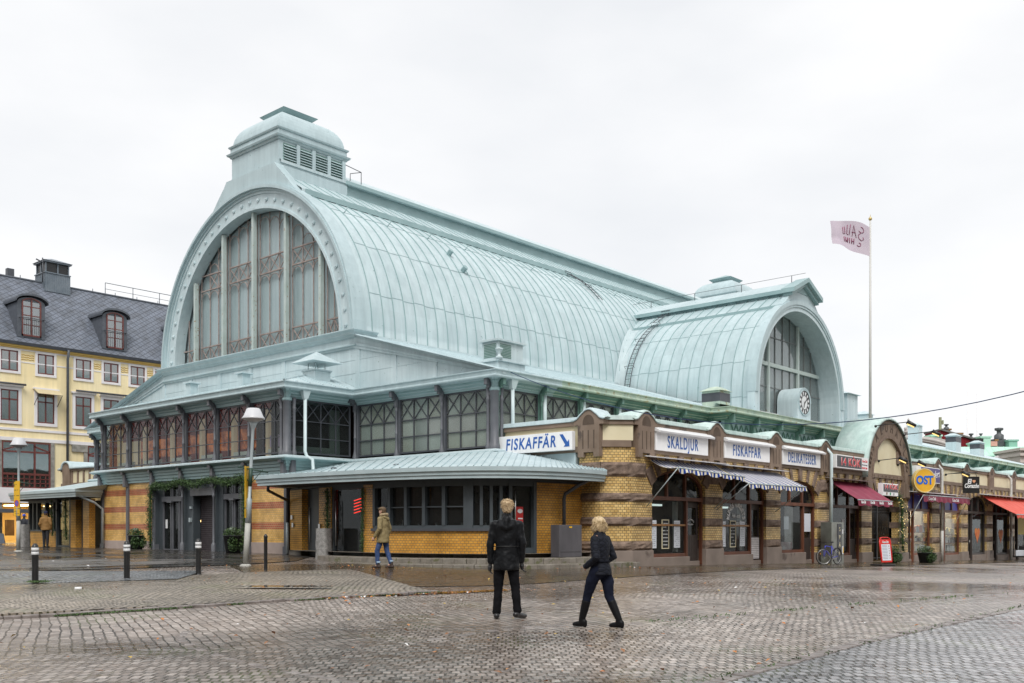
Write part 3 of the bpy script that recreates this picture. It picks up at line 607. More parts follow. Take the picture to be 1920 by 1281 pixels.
b.build('corbel',IRONL,H,bevel=.01)
corn=[(-.15,6.50),(.04,6.50),(.05,6.56),(.12,6.60),(.14,6.66),(.24,6.70),(.26,6.74),(.40,6.76),(.46,6.72),(.50,6.76),(.50,6.80),(.47,6.83),(.49,6.95),(.53,6.97),(.53,7.0),(.35,7.0),(.33,6.88),(-.15,7.0)]
b=MB(); b.sweep(loop[:7]+[(30.2,YS)] if False else loop[:6]+[(29.6,YS)],corn); b.build('gutter',COP,H)
b=MB(); b.sweep([(29.6,YS)]+loop[6:],corn); b.build('weathered_gutter',GRN,H)
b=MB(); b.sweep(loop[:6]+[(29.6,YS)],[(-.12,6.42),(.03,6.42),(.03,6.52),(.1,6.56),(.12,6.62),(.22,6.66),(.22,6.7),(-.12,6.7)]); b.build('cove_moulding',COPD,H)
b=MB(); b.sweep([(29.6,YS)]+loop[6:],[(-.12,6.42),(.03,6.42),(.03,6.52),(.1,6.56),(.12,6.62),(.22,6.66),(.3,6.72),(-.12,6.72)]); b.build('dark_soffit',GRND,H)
# -- upper glazed storey
def lattice(mb,fr,a0,a1,z0,z1,zl,cols,rows,w=.035,d0=-.04,d1=0.0,frame=.06,xs=True):
    """window grid: cols x rows of panes under a band of crosses from zl to z1"""
    mb.fb(fr,a0,a0+frame,z0,z1,d0,d1); mb.fb(fr,a1-frame,a1,z0,z1,d0,d1); mb.fb(fr,a0+frame,a1-frame,z0,z0+frame,d0,d1); mb.fb(fr,a0+frame,a1-frame,z1-frame,z1,d0,d1)
    for i in range(1,cols): x=a0+(a1-a0)*i/cols; mb.fb(fr,x-w/2,x+w/2,z0+frame,z1-frame,d0,d1-.004)
    for j in range(1,rows+1): z=z0+(zl-z0)*j/rows; mb.fb(fr,a0+frame,a1-frame,z-w/2,z+w/2,d0,d1-.008)
    if xs:
        for i in range(cols):
            l=a0+(a1-a0)*i/cols; r=a0+(a1-a0)*(i+1)/cols
            mb.fbar(fr,(l,zl),(r,z1),w*.8,d0+.005,d1-.012); mb.fbar(fr,(l,z1),(r,zl),w*.8,d0+.008,d1-.015)
def bays(fr,n,w,off,frame,glass,col,post=IRONL,zt=6.42,cols=3,bracket=True,ends=(True,True)):
    for k in range(n):
        a0=off+k*w+.09; a1=off+(k+1)*w-.09
        m=MB(); lattice(m,fr,a0,a1,4.28,zt,5.58 if zt>6.3 else 5.5,cols,2,d0=-.08,d1=-.02)
        wdw=m.build('window',frame,H)
        q=MB(); q.fb(fr,a0+.02,a1-.02,4.3,zt-.02,-.065,-.06); q.build('pane',glass,wdw)
    for k in range(n+1):
        if (k==0 and not ends[0]) or (k==n and not ends[1]): continue
        x=off+k*w; m=MB(); p=fr.p(x,4.18,.07)
        m.fb(fr,x-.1,x+.1,4.18,6.5,-.12,-.0)
        m.lathe([(.11,0),(.11,.1),(.075,.2),(.06,.3),(.05,.35),(.05,.85),(.062,.87),(.062,.92),(.048,.94),(.046,1.75),(.06,1.77),(.06,1.84),(.048,1.87),(.07,2.05),(.09,2.2),(.09,2.26)],(p.x,p.y,p.z),12)
        if bracket:
            m.fb(fr,x-.06,x+.06,6.15,6.62,.02,.14); m.fb(fr,x-.06,x+.06,6.4,6.7,.12,.28); m.fb(fr,x-.07,x+.07,6.5,6.72,.28,.4)
        m.build('iron_post',post,H)
bays(fW,6,XC,0,IRON,GLB,0)
bays(fX,1,3.2,0.05,IRON,GLD,0,cols=4,ends=(False,False))
fA=Fr((X0,32.05),(0,-1)); bays(fA,3,2.56,.12,IRON,GLU,0)
fS=Fr((X0,YS),(1,0)); bays(fS,6,2.46,.1,IRON,GLU,0,post=GRND)
fL=Fr((X0,55.0),(0,-1)); bays(fL,3,2.55,.1,IRON,GLD,0)
fB=Fr((41.2,23.1),(1,0)); 
b=MB(); b.fb(fB,0,17.6,3.0,6.5,-.3,-.12); b.build('rear_wall',COPD,H)
b=MB()
for k in range(36):
    x=.1+k*.49; b.fbar(fB,(x,5.5),(x+.49,6.3),.03,-.11,-.06); b.fbar(fB,(x+.49,5.5),(x,6.3),.03,-.11,-.055)
    if k%5==0: b.fb(fB,x-.1,x+.1,4,6.5,-.12,.1); b.fb(fB,x-.08,x+.08,6.3,6.7,.1,.36)
b.build('iron_lattice',GRND,H)
fR=Fr((58.8,YS),(1,0)); b=MB(); b.fb(fR,0,47.2,3.0,6.5,-.3,-.12); b.build('rear_wall',COPD,H)
b=MB()
for k in range(19): x=.3+k*2.5; b.fb(fR,x-.1,x+.1,4,6.5,-.12,.1); b.fb(fR,x-.08,x+.08,6.25,6.7,.1,.36); b.fb(fR,x-.07,x+.07,6.5,6.72,.34,.44)
b.build('iron_bracket',GRND,H)
# corner columns
for (x,y) in ((22.95,32.05),(X0,YS)):
    m=MB(); 
    for dx,dy in ((-.05,-.05),):
        m.lathe([(.19,0),(.19,.15),(.15,.2),(.15,2.05),(.17,2.07),(.17,2.12)],(x+dx,y+dy,4.18),20)
    for dx,dy in ((-.12,.22),(.24,-.12)): m.lathe([(.1,0),(.1,.15),(.065,.22),(.06,1.75),(.08,1.8),(.08,1.86),(.06,1.9),(.09,2.25)],(x+dx,y+dy,4.18),12)
    m.build('corner_column',IRONL,H)
    m=MB(); m.lathe([(.16,0),(.2,.04),(.19,.12),(.15,.16),(.15,.3),(.2,.42),(.26,.5),(.27,.6)],(x-.05,y-.05,6.28),8,smooth=False); m.build('column_capital',COPD,H)
    m=MB(); px,py=x+.62,y-.32
    m.hexa([(px-.2,py-.14,6.78),(px+.2,py-.14,6.78),(px+.2,py+.14,6.78),(px-.2,py+.14,6.78)][::1]+[(px-.2,py-.14,6.8),(px+.2,py-.14,6.8),(px+.2,py+.14,6.8),(px-.2,py+.14,6.8)])
    m.hexa([(px-.09,py-.07,6.4),(px+.09,py-.07,6.4),(px+.09,py+.07,6.4),(px-.09,py+.07,6.4),(px-.2,py-.14,6.78),(px+.2,py-.14,6.78),(px+.2,py+.14,6.78),(px-.2,py+.14,6.78)])
    if y>30: m.tube([(px,py,6.42),(px-.02,py-.02,4.35),(px+.0,py-.1,4.15),(px+.14,py-.28,4.02),(px+.16,py-.3,3.65),(px+.12,py-.38,3.5)],.07,10)
    else: m.tube([(px,py,6.42),(px,py,5.15),(px+.25,py-.1,4.85),(px+1.5,py-.5,4.7)],.07,10)
    m.build('downpipe',PIPE,H)
for x in (29.0,31.45,33.9):
    m=MB(); m.tube([(x,YS-.12,6.4),(x,YS-.12,4.6)],.075,10); m.build('downpipe',PIPE,H)
# things seen inside the glazed storey
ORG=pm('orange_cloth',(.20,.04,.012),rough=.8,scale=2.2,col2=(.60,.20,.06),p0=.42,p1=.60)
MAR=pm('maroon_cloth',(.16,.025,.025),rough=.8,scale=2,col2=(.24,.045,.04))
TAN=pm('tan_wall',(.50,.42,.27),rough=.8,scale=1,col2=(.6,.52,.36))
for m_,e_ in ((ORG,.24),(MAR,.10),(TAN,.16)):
    P_=m_.node_tree.nodes['Principled BSDF']; m_.node_tree.links.new(P_.inputs['Base Color'].links[0].from_socket,P_.inputs['Emission Color']); P_.inputs['Emission Strength'].default_value=e_   # cloth and wall colours glow faintly, standing in for room lamps
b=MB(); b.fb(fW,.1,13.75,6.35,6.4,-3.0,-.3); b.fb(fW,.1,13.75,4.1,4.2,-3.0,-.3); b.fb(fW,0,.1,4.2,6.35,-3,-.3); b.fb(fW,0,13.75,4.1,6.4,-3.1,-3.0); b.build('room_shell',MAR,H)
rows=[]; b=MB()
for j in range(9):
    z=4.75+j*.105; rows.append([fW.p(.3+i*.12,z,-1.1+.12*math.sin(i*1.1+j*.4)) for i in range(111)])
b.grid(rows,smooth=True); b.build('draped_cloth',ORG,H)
b=MB(); 
for k in range(6):
    b.fb(fW,k*XC+.2,k*XC+.38,4.2,6.2,-.8,-.6)
b.fb(fW,.25,2.0,4.2,5.6,-.9,-.85)
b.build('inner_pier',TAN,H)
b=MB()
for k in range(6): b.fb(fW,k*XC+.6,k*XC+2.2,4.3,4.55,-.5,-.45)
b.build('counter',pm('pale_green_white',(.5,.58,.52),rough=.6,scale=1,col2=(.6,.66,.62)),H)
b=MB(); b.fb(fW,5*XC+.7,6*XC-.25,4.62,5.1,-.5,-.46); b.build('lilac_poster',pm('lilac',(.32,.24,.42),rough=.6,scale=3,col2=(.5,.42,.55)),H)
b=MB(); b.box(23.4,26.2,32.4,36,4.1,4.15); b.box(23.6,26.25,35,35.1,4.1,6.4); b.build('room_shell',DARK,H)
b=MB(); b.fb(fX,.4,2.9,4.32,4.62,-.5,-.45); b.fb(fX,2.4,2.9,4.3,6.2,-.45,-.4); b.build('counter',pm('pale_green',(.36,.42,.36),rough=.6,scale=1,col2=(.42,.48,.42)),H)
PANES=[pm('cloudy_pane_%d'%i,c,rough=.35,scale=.9,col2=tuple(k*1.25 for k in c)) for i,c in enumerate([(.40,.44,.45),(.48,.49,.49),(.38,.39,.36),(.46,.44,.47),(.29,.32,.33)])]
b=MB()
for fr,n,w,o0 in ((fA,3,2.56,.12),(fS,6,2.46,.1)):
    for k in range(n):
        for i in range(3):
            for j in range(3):
                b.m=random.randrange(5); c0=o0+k*w+.2+i*(w-.4)/3; z0=(4.3,4.93,5.58)[j]; z1=(4.93,5.58,6.4)[j]
                b.fb(fr,c0,c0+(w-.4)/3,z0,z1,-.11,-.1)
b.build('cloudy_glazing',PANES,H)
for fr,n,w,o0 in ((fL,3,2.55,.1),):
    b=MB(); b.fb(fr,0,7.8,4.1,6.4,-1.5,-1.4); b.build('room_shell',DARK,H)

# -- aisle roofs
def seamed(mb,rows,r=.018):
    pass
def seam(mb,pts,w=.028,h=.04,nrm=None):
    P=[Vector(p) for p in pts]
    for i in range(len(P)-1):
        t=(P[i+1]-P[i]).normalized(); n=nrm(i) if nrm else Vector((0,0,1)); s=t.cross(n).normalized()*w/2
        n2=nrm(i+1) if nrm else n
        a,b_=P[i],P[i+1]
        mb.add([a-s,a+s,a+s*.7+n*h,a-s*.7+n*h,b_-s,b_+s,b_+s*.7+n2*h,b_-s*.7+n2*h],[(0,1,5,4)[::-1],(1,5,6,2)[::-1],(2,6,7,3)[::-1],(3,7,4,0)[::-1]])
b=MB()
def q4(mb,a,b_,c,d): mb.add([a,b_,c,d],[(0,1,2,3)])
ZE=7.0
q4(b,(25.8,23.62,ZE),(44.3,23.62,ZE),(44.3,31.95,9.38),(25.8,31.95,9.38))
q4(b,(55.6,23.62,ZE),(106,23.62,ZE),(106,31.95,9.38),(55.6,31.95,9.38))
q4(b,(40.7,22.58,ZE),(59.3,22.58,ZE),(59.3,23.64,7.25),(40.7,23.64,7.25)); 
q4(b,(25.8,47.15,9.38),(106,47.15,9.38),(106,55.48,ZE),(25.8,55.48,ZE))
q4(b,(73,31.95,9.38),(106,31.95,9.38),(106,47.15,9.38),(73,47.15,9.38))
for k in range(75):
    x=26.5+k*.64
    if not 40.5<x<59.5: seam(b,[(x,23.64,ZE+.005),(x,31.9,9.37)])
b.build('aisle_roof',COPL,H)
# panelled front wall under the great gable
fG=Fr((26.25,55.4),(0,-1)); A=lambda y:55.4-y
b=MB(); b.fpoly(fG,[(A(55.4),6.9),(A(23.7),6.9),(A(23.7),7.0),(A(31.9),8.95),(A(47.2),8.95),(A(55.4),7.0)],-.25,0)
for y in (24.9,27.2,29.5,31.75,34.3,36.9,39.5,42.1,44.7,47.3,49.8,52.3):
    zt=8.9 if 31.9<y<47.2 else 7.0+1.9*((y-23.7)/8.2 if y<32 else (55.4-y)/8.2)
    b.fb(fG,A(y)-.13,A(y)+.13,6.95,zt-.1,0,.035)
for z in (7.75,8.3):
    b.fb(fG,A(49.5 if z<8 else 47.2),A(28.0 if z<8 else 30.0),z,z+.025,0,.012)
b.build('panelled_wall',COPL,H)
b=MB()
rk=[(-.3,-.02),(-.3,.05)]
def rake(y0,z0,y1,z1,h0,h1):
    b.prism([(26.35,y0,z0),(26.35,y1,z1),(26.35,y1,z1-h1),(26.35,y0,z0-h0)],(-.17,0,0))
    b.prism([(26.2,y0,z0+.01),(26.2,y1,z1+.01),(26.2,y1,z1-.1),(26.2,y0,z0-.1)],(-.14,0,0))
    b.prism([(26.2,y0,z0-h0*.62),(26.2,y1,z1-h1*.62),(26.2,y1,z1-h1*.78),(26.2,y0,z0-h0*.78)],(-.07,0,0))
rake(31.95,9.40,23.66,7.02,.6,.16); rake(47.15,9.40,55.45,7.02,.6,.16)
b.build('raking_cornice',COPL,H)
b=MB(); b.sweep([(27.2,47.2),(26.22,47.2),(26.22,31.9),(27.2,31.9)],[(-.1,8.80),(.03,8.80),(.05,8.88),(.12,8.9),(.12,8.96),(.04,9.0),(.03,9.2),(.1,9.24),(.14,9.3),(.2,9.33),(.24,9.42),(.34,9.5),(.34,9.54),(-.1,9.58)]); b.build('window_cornice',COP,H)
# hipped lean-to roof over the entrance block
b=MB(); e=.53; xa,ya,yb=22.95-e,32.05-e,47.15+e; xw=26.24; zr=7.0+.27*(xw-xa); ryd=(zr-7.0)/.38
q4(b,(xa,ya,ZE),(xw,ya,ZE),(xw,ya+ryd,zr),(xw,ya+ryd,zr)) if False else b.add([(xa,ya,ZE),(xw,ya,ZE),(xw,ya+ryd,zr)],[(0,1,2)])
b.add([(xa,ya,ZE),(xw,ya+ryd,zr),(xw,yb-ryd,zr),(xa,yb,ZE)],[(0,1,2,3)]); b.add([(xa,yb,ZE),(xw,yb-ryd,zr),(xw,yb,ZE)],[(0,1,2)])
seam(b,[(xa,ya,ZE),(xw,ya+ryd,zr)],.06,.05); 
for k in range(1,22):
    y=ya+ryd+k*.55
    if y<yb-ryd: seam(b,[(xa+.02,y,ZE+.005),(xw,y,zr)])
for k in range(1,6):
    x=xa+k*.62; seam(b,[(x,ya,ZE),(x,ya+ryd*(x-xa)/(xw-xa),ZE+(zr-ZE)*(x-xa)/(xw-xa))])
b.build('entrance_roof',COPL,H)
# vents standing on it
def capvent(x,y,z,w,h,cap=True):
    m=MB(); m.box(x-w/2,x+w/2,y-w/2,y+w/2,z-.9,z+h)
    if cap:
        m.box(x-w*.56,x+w*.56,y-w*.56,y+w*.56,z+h,z+h+.06)
        for dx in(-.3,.3):
            for dy in(-.3,.3): m.tube([(x+dx*w,y+dy*w,z+h),(x+dx*w,y+dy*w,z+h+.36)],.02,6)
        c=w*.95; zz=z+h+.34; m.add([(x-c,y-c,zz),(x+c,y-c,zz),(x+c,y+c,zz),(x-c,y+c,zz),(x,y,zz+.5)],[(0,1,4),(1,2,4),(2,3,4),(3,0,4),(3,2,1,0)])
    else: m.box(x-w*.75,x+w*.75,y-w*.75,y+w*.75,z+h,z+h+.07)
    m.build('roof_vent',COPL,H,bevel=.01)
capvent(24.9,32.75,7.3,.8,.42); capvent(25.5,43.35,7.8,.42,.55,False); capvent(25.5,38.9,7.8,.42,.55,False)
# louvred box at the near corner of the aisle roof
b=MB(); b.box(26.65,28.15,24.3,25.2,6.9,7.45); b.box(26.58,28.22,24.22,25.28,7.45,7.52); b.box(26.7,28.1,24.36,25.15,7.52,8.2); b.box(26.6,28.2,24.26,25.25,8.2,8.28)
b.build('vent_box',COPL,H,bevel=.008)
b=MB()
for i in range(9): z=7.62+i*.058; b.box(26.685,26.7,24.45,25.05,z,z+.03); b.box(26.82,27.42,24.345,24.36,z,z+.03)
b.build('louvre',GRND,H)
b=MB(); b.lathe([(.05,0),(.13,.03),(.13,.1),(.06,.14),(.06,.2),(.13,.34),(.15,.36),(.15,.4),(.02,.4)],(26.66,24.26,7.5),12); b.build('urn_finial',COPL,H)
# -- the long vault
R=7.62; ZC=9.46; VE=71.9
def vprof(R,ZC,d_lip,zlip,dm,zm0,zm1,dr,ze,zr,flare):
    """half profile from ridge to springing: list of (offset,z)"""
    pts=[(0,zr),(dr,ze),(dr,ze-.13),(dm,ze-.13),(dm,zm0),(d_lip,zlip),(d_lip,zlip-.2)]
    a0=math.asin(min(1,(d_lip-.03)/R))
    for i in range(0,23):
        a=a0+(PI/2-a0)*i/22; pts.append((R*math.sin(a),ZC+R*math.cos(a)))
    pts+=flare; return pts
prof=vprof(R,ZC,3.55,16.45,1.75,17.55,0,2.0,18.12,19.2,[(R+.02,ZC-.0),(R+.12,ZC-.06),(R+.1,ZC-.12)])
b=MB(); full=[(-d,z) for d,z in prof[::-1]]+prof[1:]
b.grid([[ (x,YC-d,z) for d,z in full] for x in (26.55,VE)],smooth=False)
b.f=[f[::-1] for f in b.f]
def smooth_arc(b,nprof,k=6):
    n=nprof-1
    for i in range(len(b.sm)):
        j=i%n; j=min(j,n-1-j); b.sm[i]=(j<nprof//2-k-0)
smooth_arc(b,len(full))
ln=b.build('vault_roof',COPV,H)
b=MB(); a0=math.asin(3.5/R)
nn=int((VE-27.15)/.64)
for sgn in (1,-1):
    for k in range(nn):
        x=27.15+k*.64; P=[]; NN=[]
        for i in range(17):
            a=a0+(PI/2-a0)*i/16; P.append((x,YC-sgn*R*math.sin(a),ZC+R*math.cos(a))); NN.append(Vector((0,-sgn*math.sin(a),math.cos(a))))
        if sgn==1: P.append((x+.0,YC-(R+.12),ZC-.06)); NN.append(Vector((0,-1,.1)))
        seam(b,P,nrm=lambda i:NN[i])
        if sgn==1: seam(b,[(x,YC-1.78,17.53),(x,YC-3.52,16.46)])
    if sgn==1:
        for ang in (38,57,76):
            a=math.radians(ang)
            for k in range(nn):
                x=27.15+k*.64; aa=a+math.radians(.35*(k%2)); n=Vector((0,-math.sin(aa),math.cos(aa)))
                c=Vector((x,YC-R*math.sin(aa),ZC+R*math.cos(aa)))
                seam(b,[c,c+Vector((.64,0,0))],.02,.014,nrm=lambda i:n)
        for k in range(0,nn,4):
            a=math.radians(40); x=27.8+k*.64; c=Vector((x,YC-R*math.sin(a),ZC+R*math.cos(a))); b.tube([c,c+Vector((.05,-.25,.25))],.02,5)
b.build('roof_seams',pm('seam_metal',(.25,.37,.375),rough=.5,scale=2,col2=(.33,.45,.455)),H)
b=MB()
for x,ang in ((33.6,48),(33.9,56)):
    a=math.radians(ang); c=Vector((x,YC-R*math.sin(a),ZC+R*math.cos(a))); n=Vector((0,-math.sin(a),math.cos(a)))
    b.tube([c-n*.05,c+n*.28],.13,6,smooth=False)
b.build('roof_hatch',COPD,H)
# dark lips of the monitor and the pent roof
b=MB()
for sgn in (1,-1):
    for (d,z,h,w) in ((2.0,18.13,.17,.05),(3.56,16.46,.24,.04)):
        y=YC-sgn*d; b.box(26.75 if d>3 else 30.3,VE,min(y,y-sgn*w),max(y,y-sgn*w),z-h,z)
    y=YC-sgn*1.77; b.box(30.3,VE,min(y,y-sgn*.03),max(y,y-sgn*.03),17.5,18.0)
b.build('roof_lip',COPD,H)
b=MB(); 
q4(b,(26.0,23.6,7.02),(44.3,23.6,7.02),(44.3,31.85,9.40),(26.0,31.85,9.40)) if False else None
b.box(26.75,44.6,31.72,31.95,9.28,9.42); b.box(55.4,74,31.72,31.95,9.28,9.42); b.build('base_flashing',COPL,H)
# -- the great gable: ring, mouldings and window
fV=Fr((26.25,YC),(0,-1))        # a = YC - y
b=MB(); b.ring(fV,0,ZC,6.62,7.42,-.5,0,n=48); b.ring(fV,0,ZC,6.62,6.74,0,.06,n=48); b.ring(fV,0,ZC,7.3,7.42,0,.05,n=48)
b.fb(fV,-7.42,-6.62,ZC-.02,ZC+.001,-.5,0)
b.build('gable_arch',COPL,H)
b=MB(); b.ring(fV,0,ZC,7.42,7.5,-.5,.14,n=48); b.ring(fV,0,ZC,7.5,7.62,-.5,.26,n=48); b.ring(fV,0,ZC,7.62,7.70,-.5,.2,n=48); b.build('gable_moulding',COP,H)
b=MB()
for k in range(33):
    a=math.radians(3+k*174/32); p=fV.p(7.02*math.cos(a),ZC+7.02*math.sin(a),.0)
    b.tube([p,p+fV.ed*.06],.085,10); b.tube([p+fV.ed*.05,p+fV.ed*.09],.035,8)
b.build('rosette_studs',COPL,H)
def half(a,r): return math.sqrt(max(0,r*r-a*a))
b=MB(); WR=6.62; n=40
b.fpoly(fV,[(-WR,ZC)]+[( -WR*math.cos(PI*i/n),ZC+WR*math.sin(PI*i/n)) for i in range(1,n)]+[(WR,ZC)],-.66,-.62)
win=b.build('window',FROST,H)
b=MB(); b.fpoly(fV,[(-WR,ZC)]+[( -WR*math.cos(PI*i/n),ZC+WR*math.sin(PI*i/n)) for i in range(1,n)]+[(WR,ZC)],-.52,-.515); b.build('pane',glassm('gable_glass',(.93,.95,.95),.0,.97,.08),win)
b=MB(); posts=[-5.05,-2.53,0,2.53,5.05]
for a in posts:
    b.fb(fV,a-.08,a+.08,ZC,ZC+half(abs(a)+.11,WR),-.32,-.12)
b.build('mullion',PALEI,win,bevel=.01)
b=MB(); edges=[-WR]+posts+[WR]; zb=[(ZC+.1,ZC+.92),(13.2,13.95)]
for i in range(6):
    l=edges[i]+(.11 if i else 0); r=edges[i+1]-(.11 if i<5 else 0); w=(r-l)/3
    for k in range(0,4):
        a=l+w*k; 
        top=ZC+half(a,WR)-.02
        if top>ZC+.1: b.fb(fV,a-.018,a+.018,ZC+.05,top,-.5,-.46)
    for (z0,z1) in zb:
        aa=max(abs(l),abs(r)); lim=half(aa,WR)+ZC
        for z in (z0,z1):
            hw=half(z-ZC,WR); a0=max(l,-hw); a1=min(r,hw)
            if a1>a0: b.fb(fV,a0,a1,z-.028,z+.028,-.5,-.43)
        for k in range(3):
            a0=l+w*k; a1=a0+w
            if half(max(abs(a0),abs(a1)),WR)+ZC>z1-.05:
                b.fbar(fV,(a0,z0),(a1,z1),.032,-.49,-.455); b.fbar(fV,(a0,z1),(a1,z0),.032,-.487,-.45)
    for k in range(3):
        a0=l+w*k; mid=a0+w/2
        tops=[13.2-.1]
        t2=ZC+half(max(abs(a0),abs(a0+w)),WR)-.18
        if t2>14.4: tops.append(t2)
        if t2<13.1 and t2>10.8: tops=[]
        for tz in tops:
            if tz<t2+.2:
                P=[fV.p(mid+w/2*math.cos(math.radians(q)),tz-w*.52+w*.52*math.sin(math.radians(q)),-.46) for q in range(0,181,20)]
                b.tube(P,.022,5)
b.fb(fV,-WR,WR,ZC,ZC+.07,-.5,-.42)
b.build('glazing_bars',RUST,win)
# pediment of sheet metal over the ring, flaring down from the turret
def gable_face(fr,R,ZC,hw,ztop,dlip,zlip,mat,d0,d1,name):
    m=MB(); P=[]
    left=[(-dlip-.0,zlip-.05),(-hw,ztop-.0)]
    poly=[]
    a1=math.acos(min(1,(dlip+.45)/R))
    # flare polyline from the arc up to the turret base
    def fl(s): return [(s*(dlip+.45),ZC+R*math.sin(a1)),(s*(dlip-.1),ZC+math.sqrt(R*R-(dlip-.1)**2)+.06),(s*(hw+.75),ztop-.75),(s*(hw+.2),ztop-.25),(s*hw,ztop)]
    L_=fl(-1); R_=fl(1)
    arc=[(R*math.cos(a1+(PI-2*a1)*i/16),ZC+R*math.sin(a1+(PI-2*a1)*i/16)) for i in range(17)]
    poly=L_+R_[::-1]+arc[1:-1]
    m.fpoly(fr,poly,d0,d1); return m.build(name,mat,H)
gable_face(fV,7.68,ZC,1.95,17.9,3.56,16.45,COP,-.45,.02,'gable_face')
# -- louvred turret on the ridge
def turret(cx,cy,z0,hx,hy,louv=True):
    m=MB(); sc=lambda k:(hx*k,hy*k)
    def fr_(e0,z0_,e1,z1_):
        a=[(cx-hx-e0,cy-hy-e0,z0_),(cx+hx+e0,cy-hy-e0,z0_),(cx+hx+e0,cy+hy+e0,z0_),(cx-hx-e0,cy+hy+e0,z0_)]
        c=[(cx-hx-e1,cy-hy-e1,z1_),(cx+hx+e1,cy-hy-e1,z1_),(cx+hx+e1,cy+hy+e1,z1_),(cx-hx-e1,cy+hy+e1,z1_)]
        m.hexa(a+c)
    fr_(.06,z0-1.2,.06,z0); fr_(.0,z0,.0,z0+1.15); fr_(.04,z0-.0,.04,z0+.12); fr_(.05,z0+1.15,.1,z0+1.25); fr_(.16,z0+1.25,.2,z0+1.34); fr_(.05,z0+1.34,.05,z0+1.62); fr_(.1,z0+1.62,.14,z0+1.7)
    t=m.build('turret',COP,H,bevel=.01)
    m=MB(); rows=[]
    zz=z0+1.7; Hh=1.22; N_=9
    def sq(k,z): return [(cx-hx*k,cy-hy*k,z),(cx+hx*k,cy-hy*k,z),(cx+hx*k,cy+hy*k,z),(cx-hx*k,cy+hy*k,z)]
    for i in range(N_+1):
        a=PI/2*i/N_*.93; rows.append(sq(.98*(.36+.64*math.cos(a)) ,zz+Hh*math.sin(a)))
    for i in range(N_):
        for k in range(4):
            A_,B_,C_,D_=rows[i][k],rows[i][(k+1)%4],rows[i+1][(k+1)%4],rows[i+1][k]; m.add([A_,B_,C_,D_],[(0,1,2,3)],smooth=False)
    m.add(rows[-1],[(0,1,2,3)])
    k=rows[-1]; 
    m.build('turret_dome',COP,t)
    m=MB(); z1=zz+Hh
    m.box(cx-hx*.4,cx+hx*.4,cy-hy*.4,cy+hy*.4,z1-.35,z1+.12)
    a=[(cx-hx*.42,cy-hy*.42,z1+.1),(cx+hx*.42,cy-hy*.42,z1+.1),(cx+hx*.42,cy+hy*.42,z1+.1),(cx-hx*.42,cy+hy*.42,z1+.1)]
    c=[(cx-hx*.52,cy-hy*.52,z1+.27),(cx+hx*.52,cy-hy*.52,z1+.27),(cx+hx*.52,cy+hy*.52,z1+.27),(cx-hx*.52,cy+hy*.52,z1+.27)]
    m.hexa(a+c); m.add(c+[(cx,cy,z1+.68)],[(0,1,4),(1,2,4),(2,3,4),(3,0,4)])
    m.build('turret_cap',COPD,t)
    if louv:
        fr=Fr((cx-hx,cy-hy),(1,0)); m=MB(); g=MB(); wv=(2*hx-.3)/4
        for k in range(4):
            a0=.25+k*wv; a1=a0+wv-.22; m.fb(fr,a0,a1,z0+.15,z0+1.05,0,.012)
            for i in range(7):
                z=z0+.2+i*.12; g.hexa([fr.p(a0,z-.02,.1),fr.p(a1,z-.02,.1),fr.p(a1,z+.05,.012),fr.p(a0,z+.05,.012),fr.p(a0,z,.1),fr.p(a1,z,.1),fr.p(a1,z+.07,.012),fr.p(a0,z+.07,.012)])
            g.fb(fr,a1+.02,a1+.2,z0+.12,z0+1.12,0,.1)
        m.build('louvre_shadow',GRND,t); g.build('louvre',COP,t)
    return t
turret(28.42,YC,17.9,1.92,1.9); turret(70.4,YC,18.1,1.92,1.9,False)
b=MB(); y=YC-1.2; b.tube([(30.4,y,19.3),(31.9,y,19.15)],.02,5); b.tube([(31.9,y,19.15),(31.9,y,18.5)],.02,5); b.tube([(31.2,y,18.5),(31.2,y,18.9),(31.9,y,19.15)],.02,5); b.build('roof_rail',IRON,H)
# -- the crossing vault
TC,RT,TZ,TV=50.0,5.26,8.19,23.5
tp=vprof(RT,TZ,2.35,13.0,1.15,13.75,0,1.35,14.02,14.68,[(RT,7.3),(RT+.05,7.25),(RT+.05,7.0)])
full=[(-d,z) for d,z in tp[::-1]]+tp[1:]
b=MB(); b.grid([[(TC+d,y,z) for d,z in full] for y in (TV+.02,38.5)]); b.f=[f[::-1] for f in b.f]; smooth_arc(b,len(full))
b.build('crossing_vault_roof',COPT,H)
b=MB(); a0=math.asin(2.3/RT)
for sgn in (-1,1):
    for k in range(20):
        y=24.2+k*.64; P=[];NN=[]
        for i in range(13):
            a=a0+(PI/2-a0)*i/12; P.append((TC+sgn*RT*math.sin(a),y,TZ+RT*math.cos(a))); NN.append(Vector((sgn*math.sin(a),0,math.cos(a))))
        P.append((TC+sgn*RT,y,7.3)); NN.append(Vector((sgn,0,0)))
        if y<32.0: seam(b,P,nrm=lambda i:NN[i])
        else:
            P2=[(p,q) for p,q in zip(P,NN) if (p[1]<YC-math.sqrt(max(0,R*R-max(0,p[2]-ZC)**2)) )]
            if len(P2)>1: NN=[q for _,q in P2]; seam(b,[p for p,_ in P2],nrm=lambda i:NN[i])
        seam(b,[(TC+sgn*1.18,y,13.74),(TC+sgn*2.32,y,13.02)])
    for ang,zz in ((48,0),(72,0),(0,7.95)):
        a=math.radians(ang) if not zz else PI/2
        for k in range(14):
            y=24.2+(k-1)*.64; aa=a+math.radians(.5*(k%2)) if not zz else PI/2; n=Vector((sgn*math.sin(aa),0,math.cos(aa)))
            c=Vector((TC+sgn*RT*math.sin(aa),y,(TZ+RT*math.cos(aa)) if not zz else zz+.05*(k%2)))
            if y>23.5: seam(b,[c,c+Vector((0,.64,0))],.02,.014,nrm=lambda i:n)
b.build('crossing_roof_seams',MT['seam_metal'],H)
b=MB()
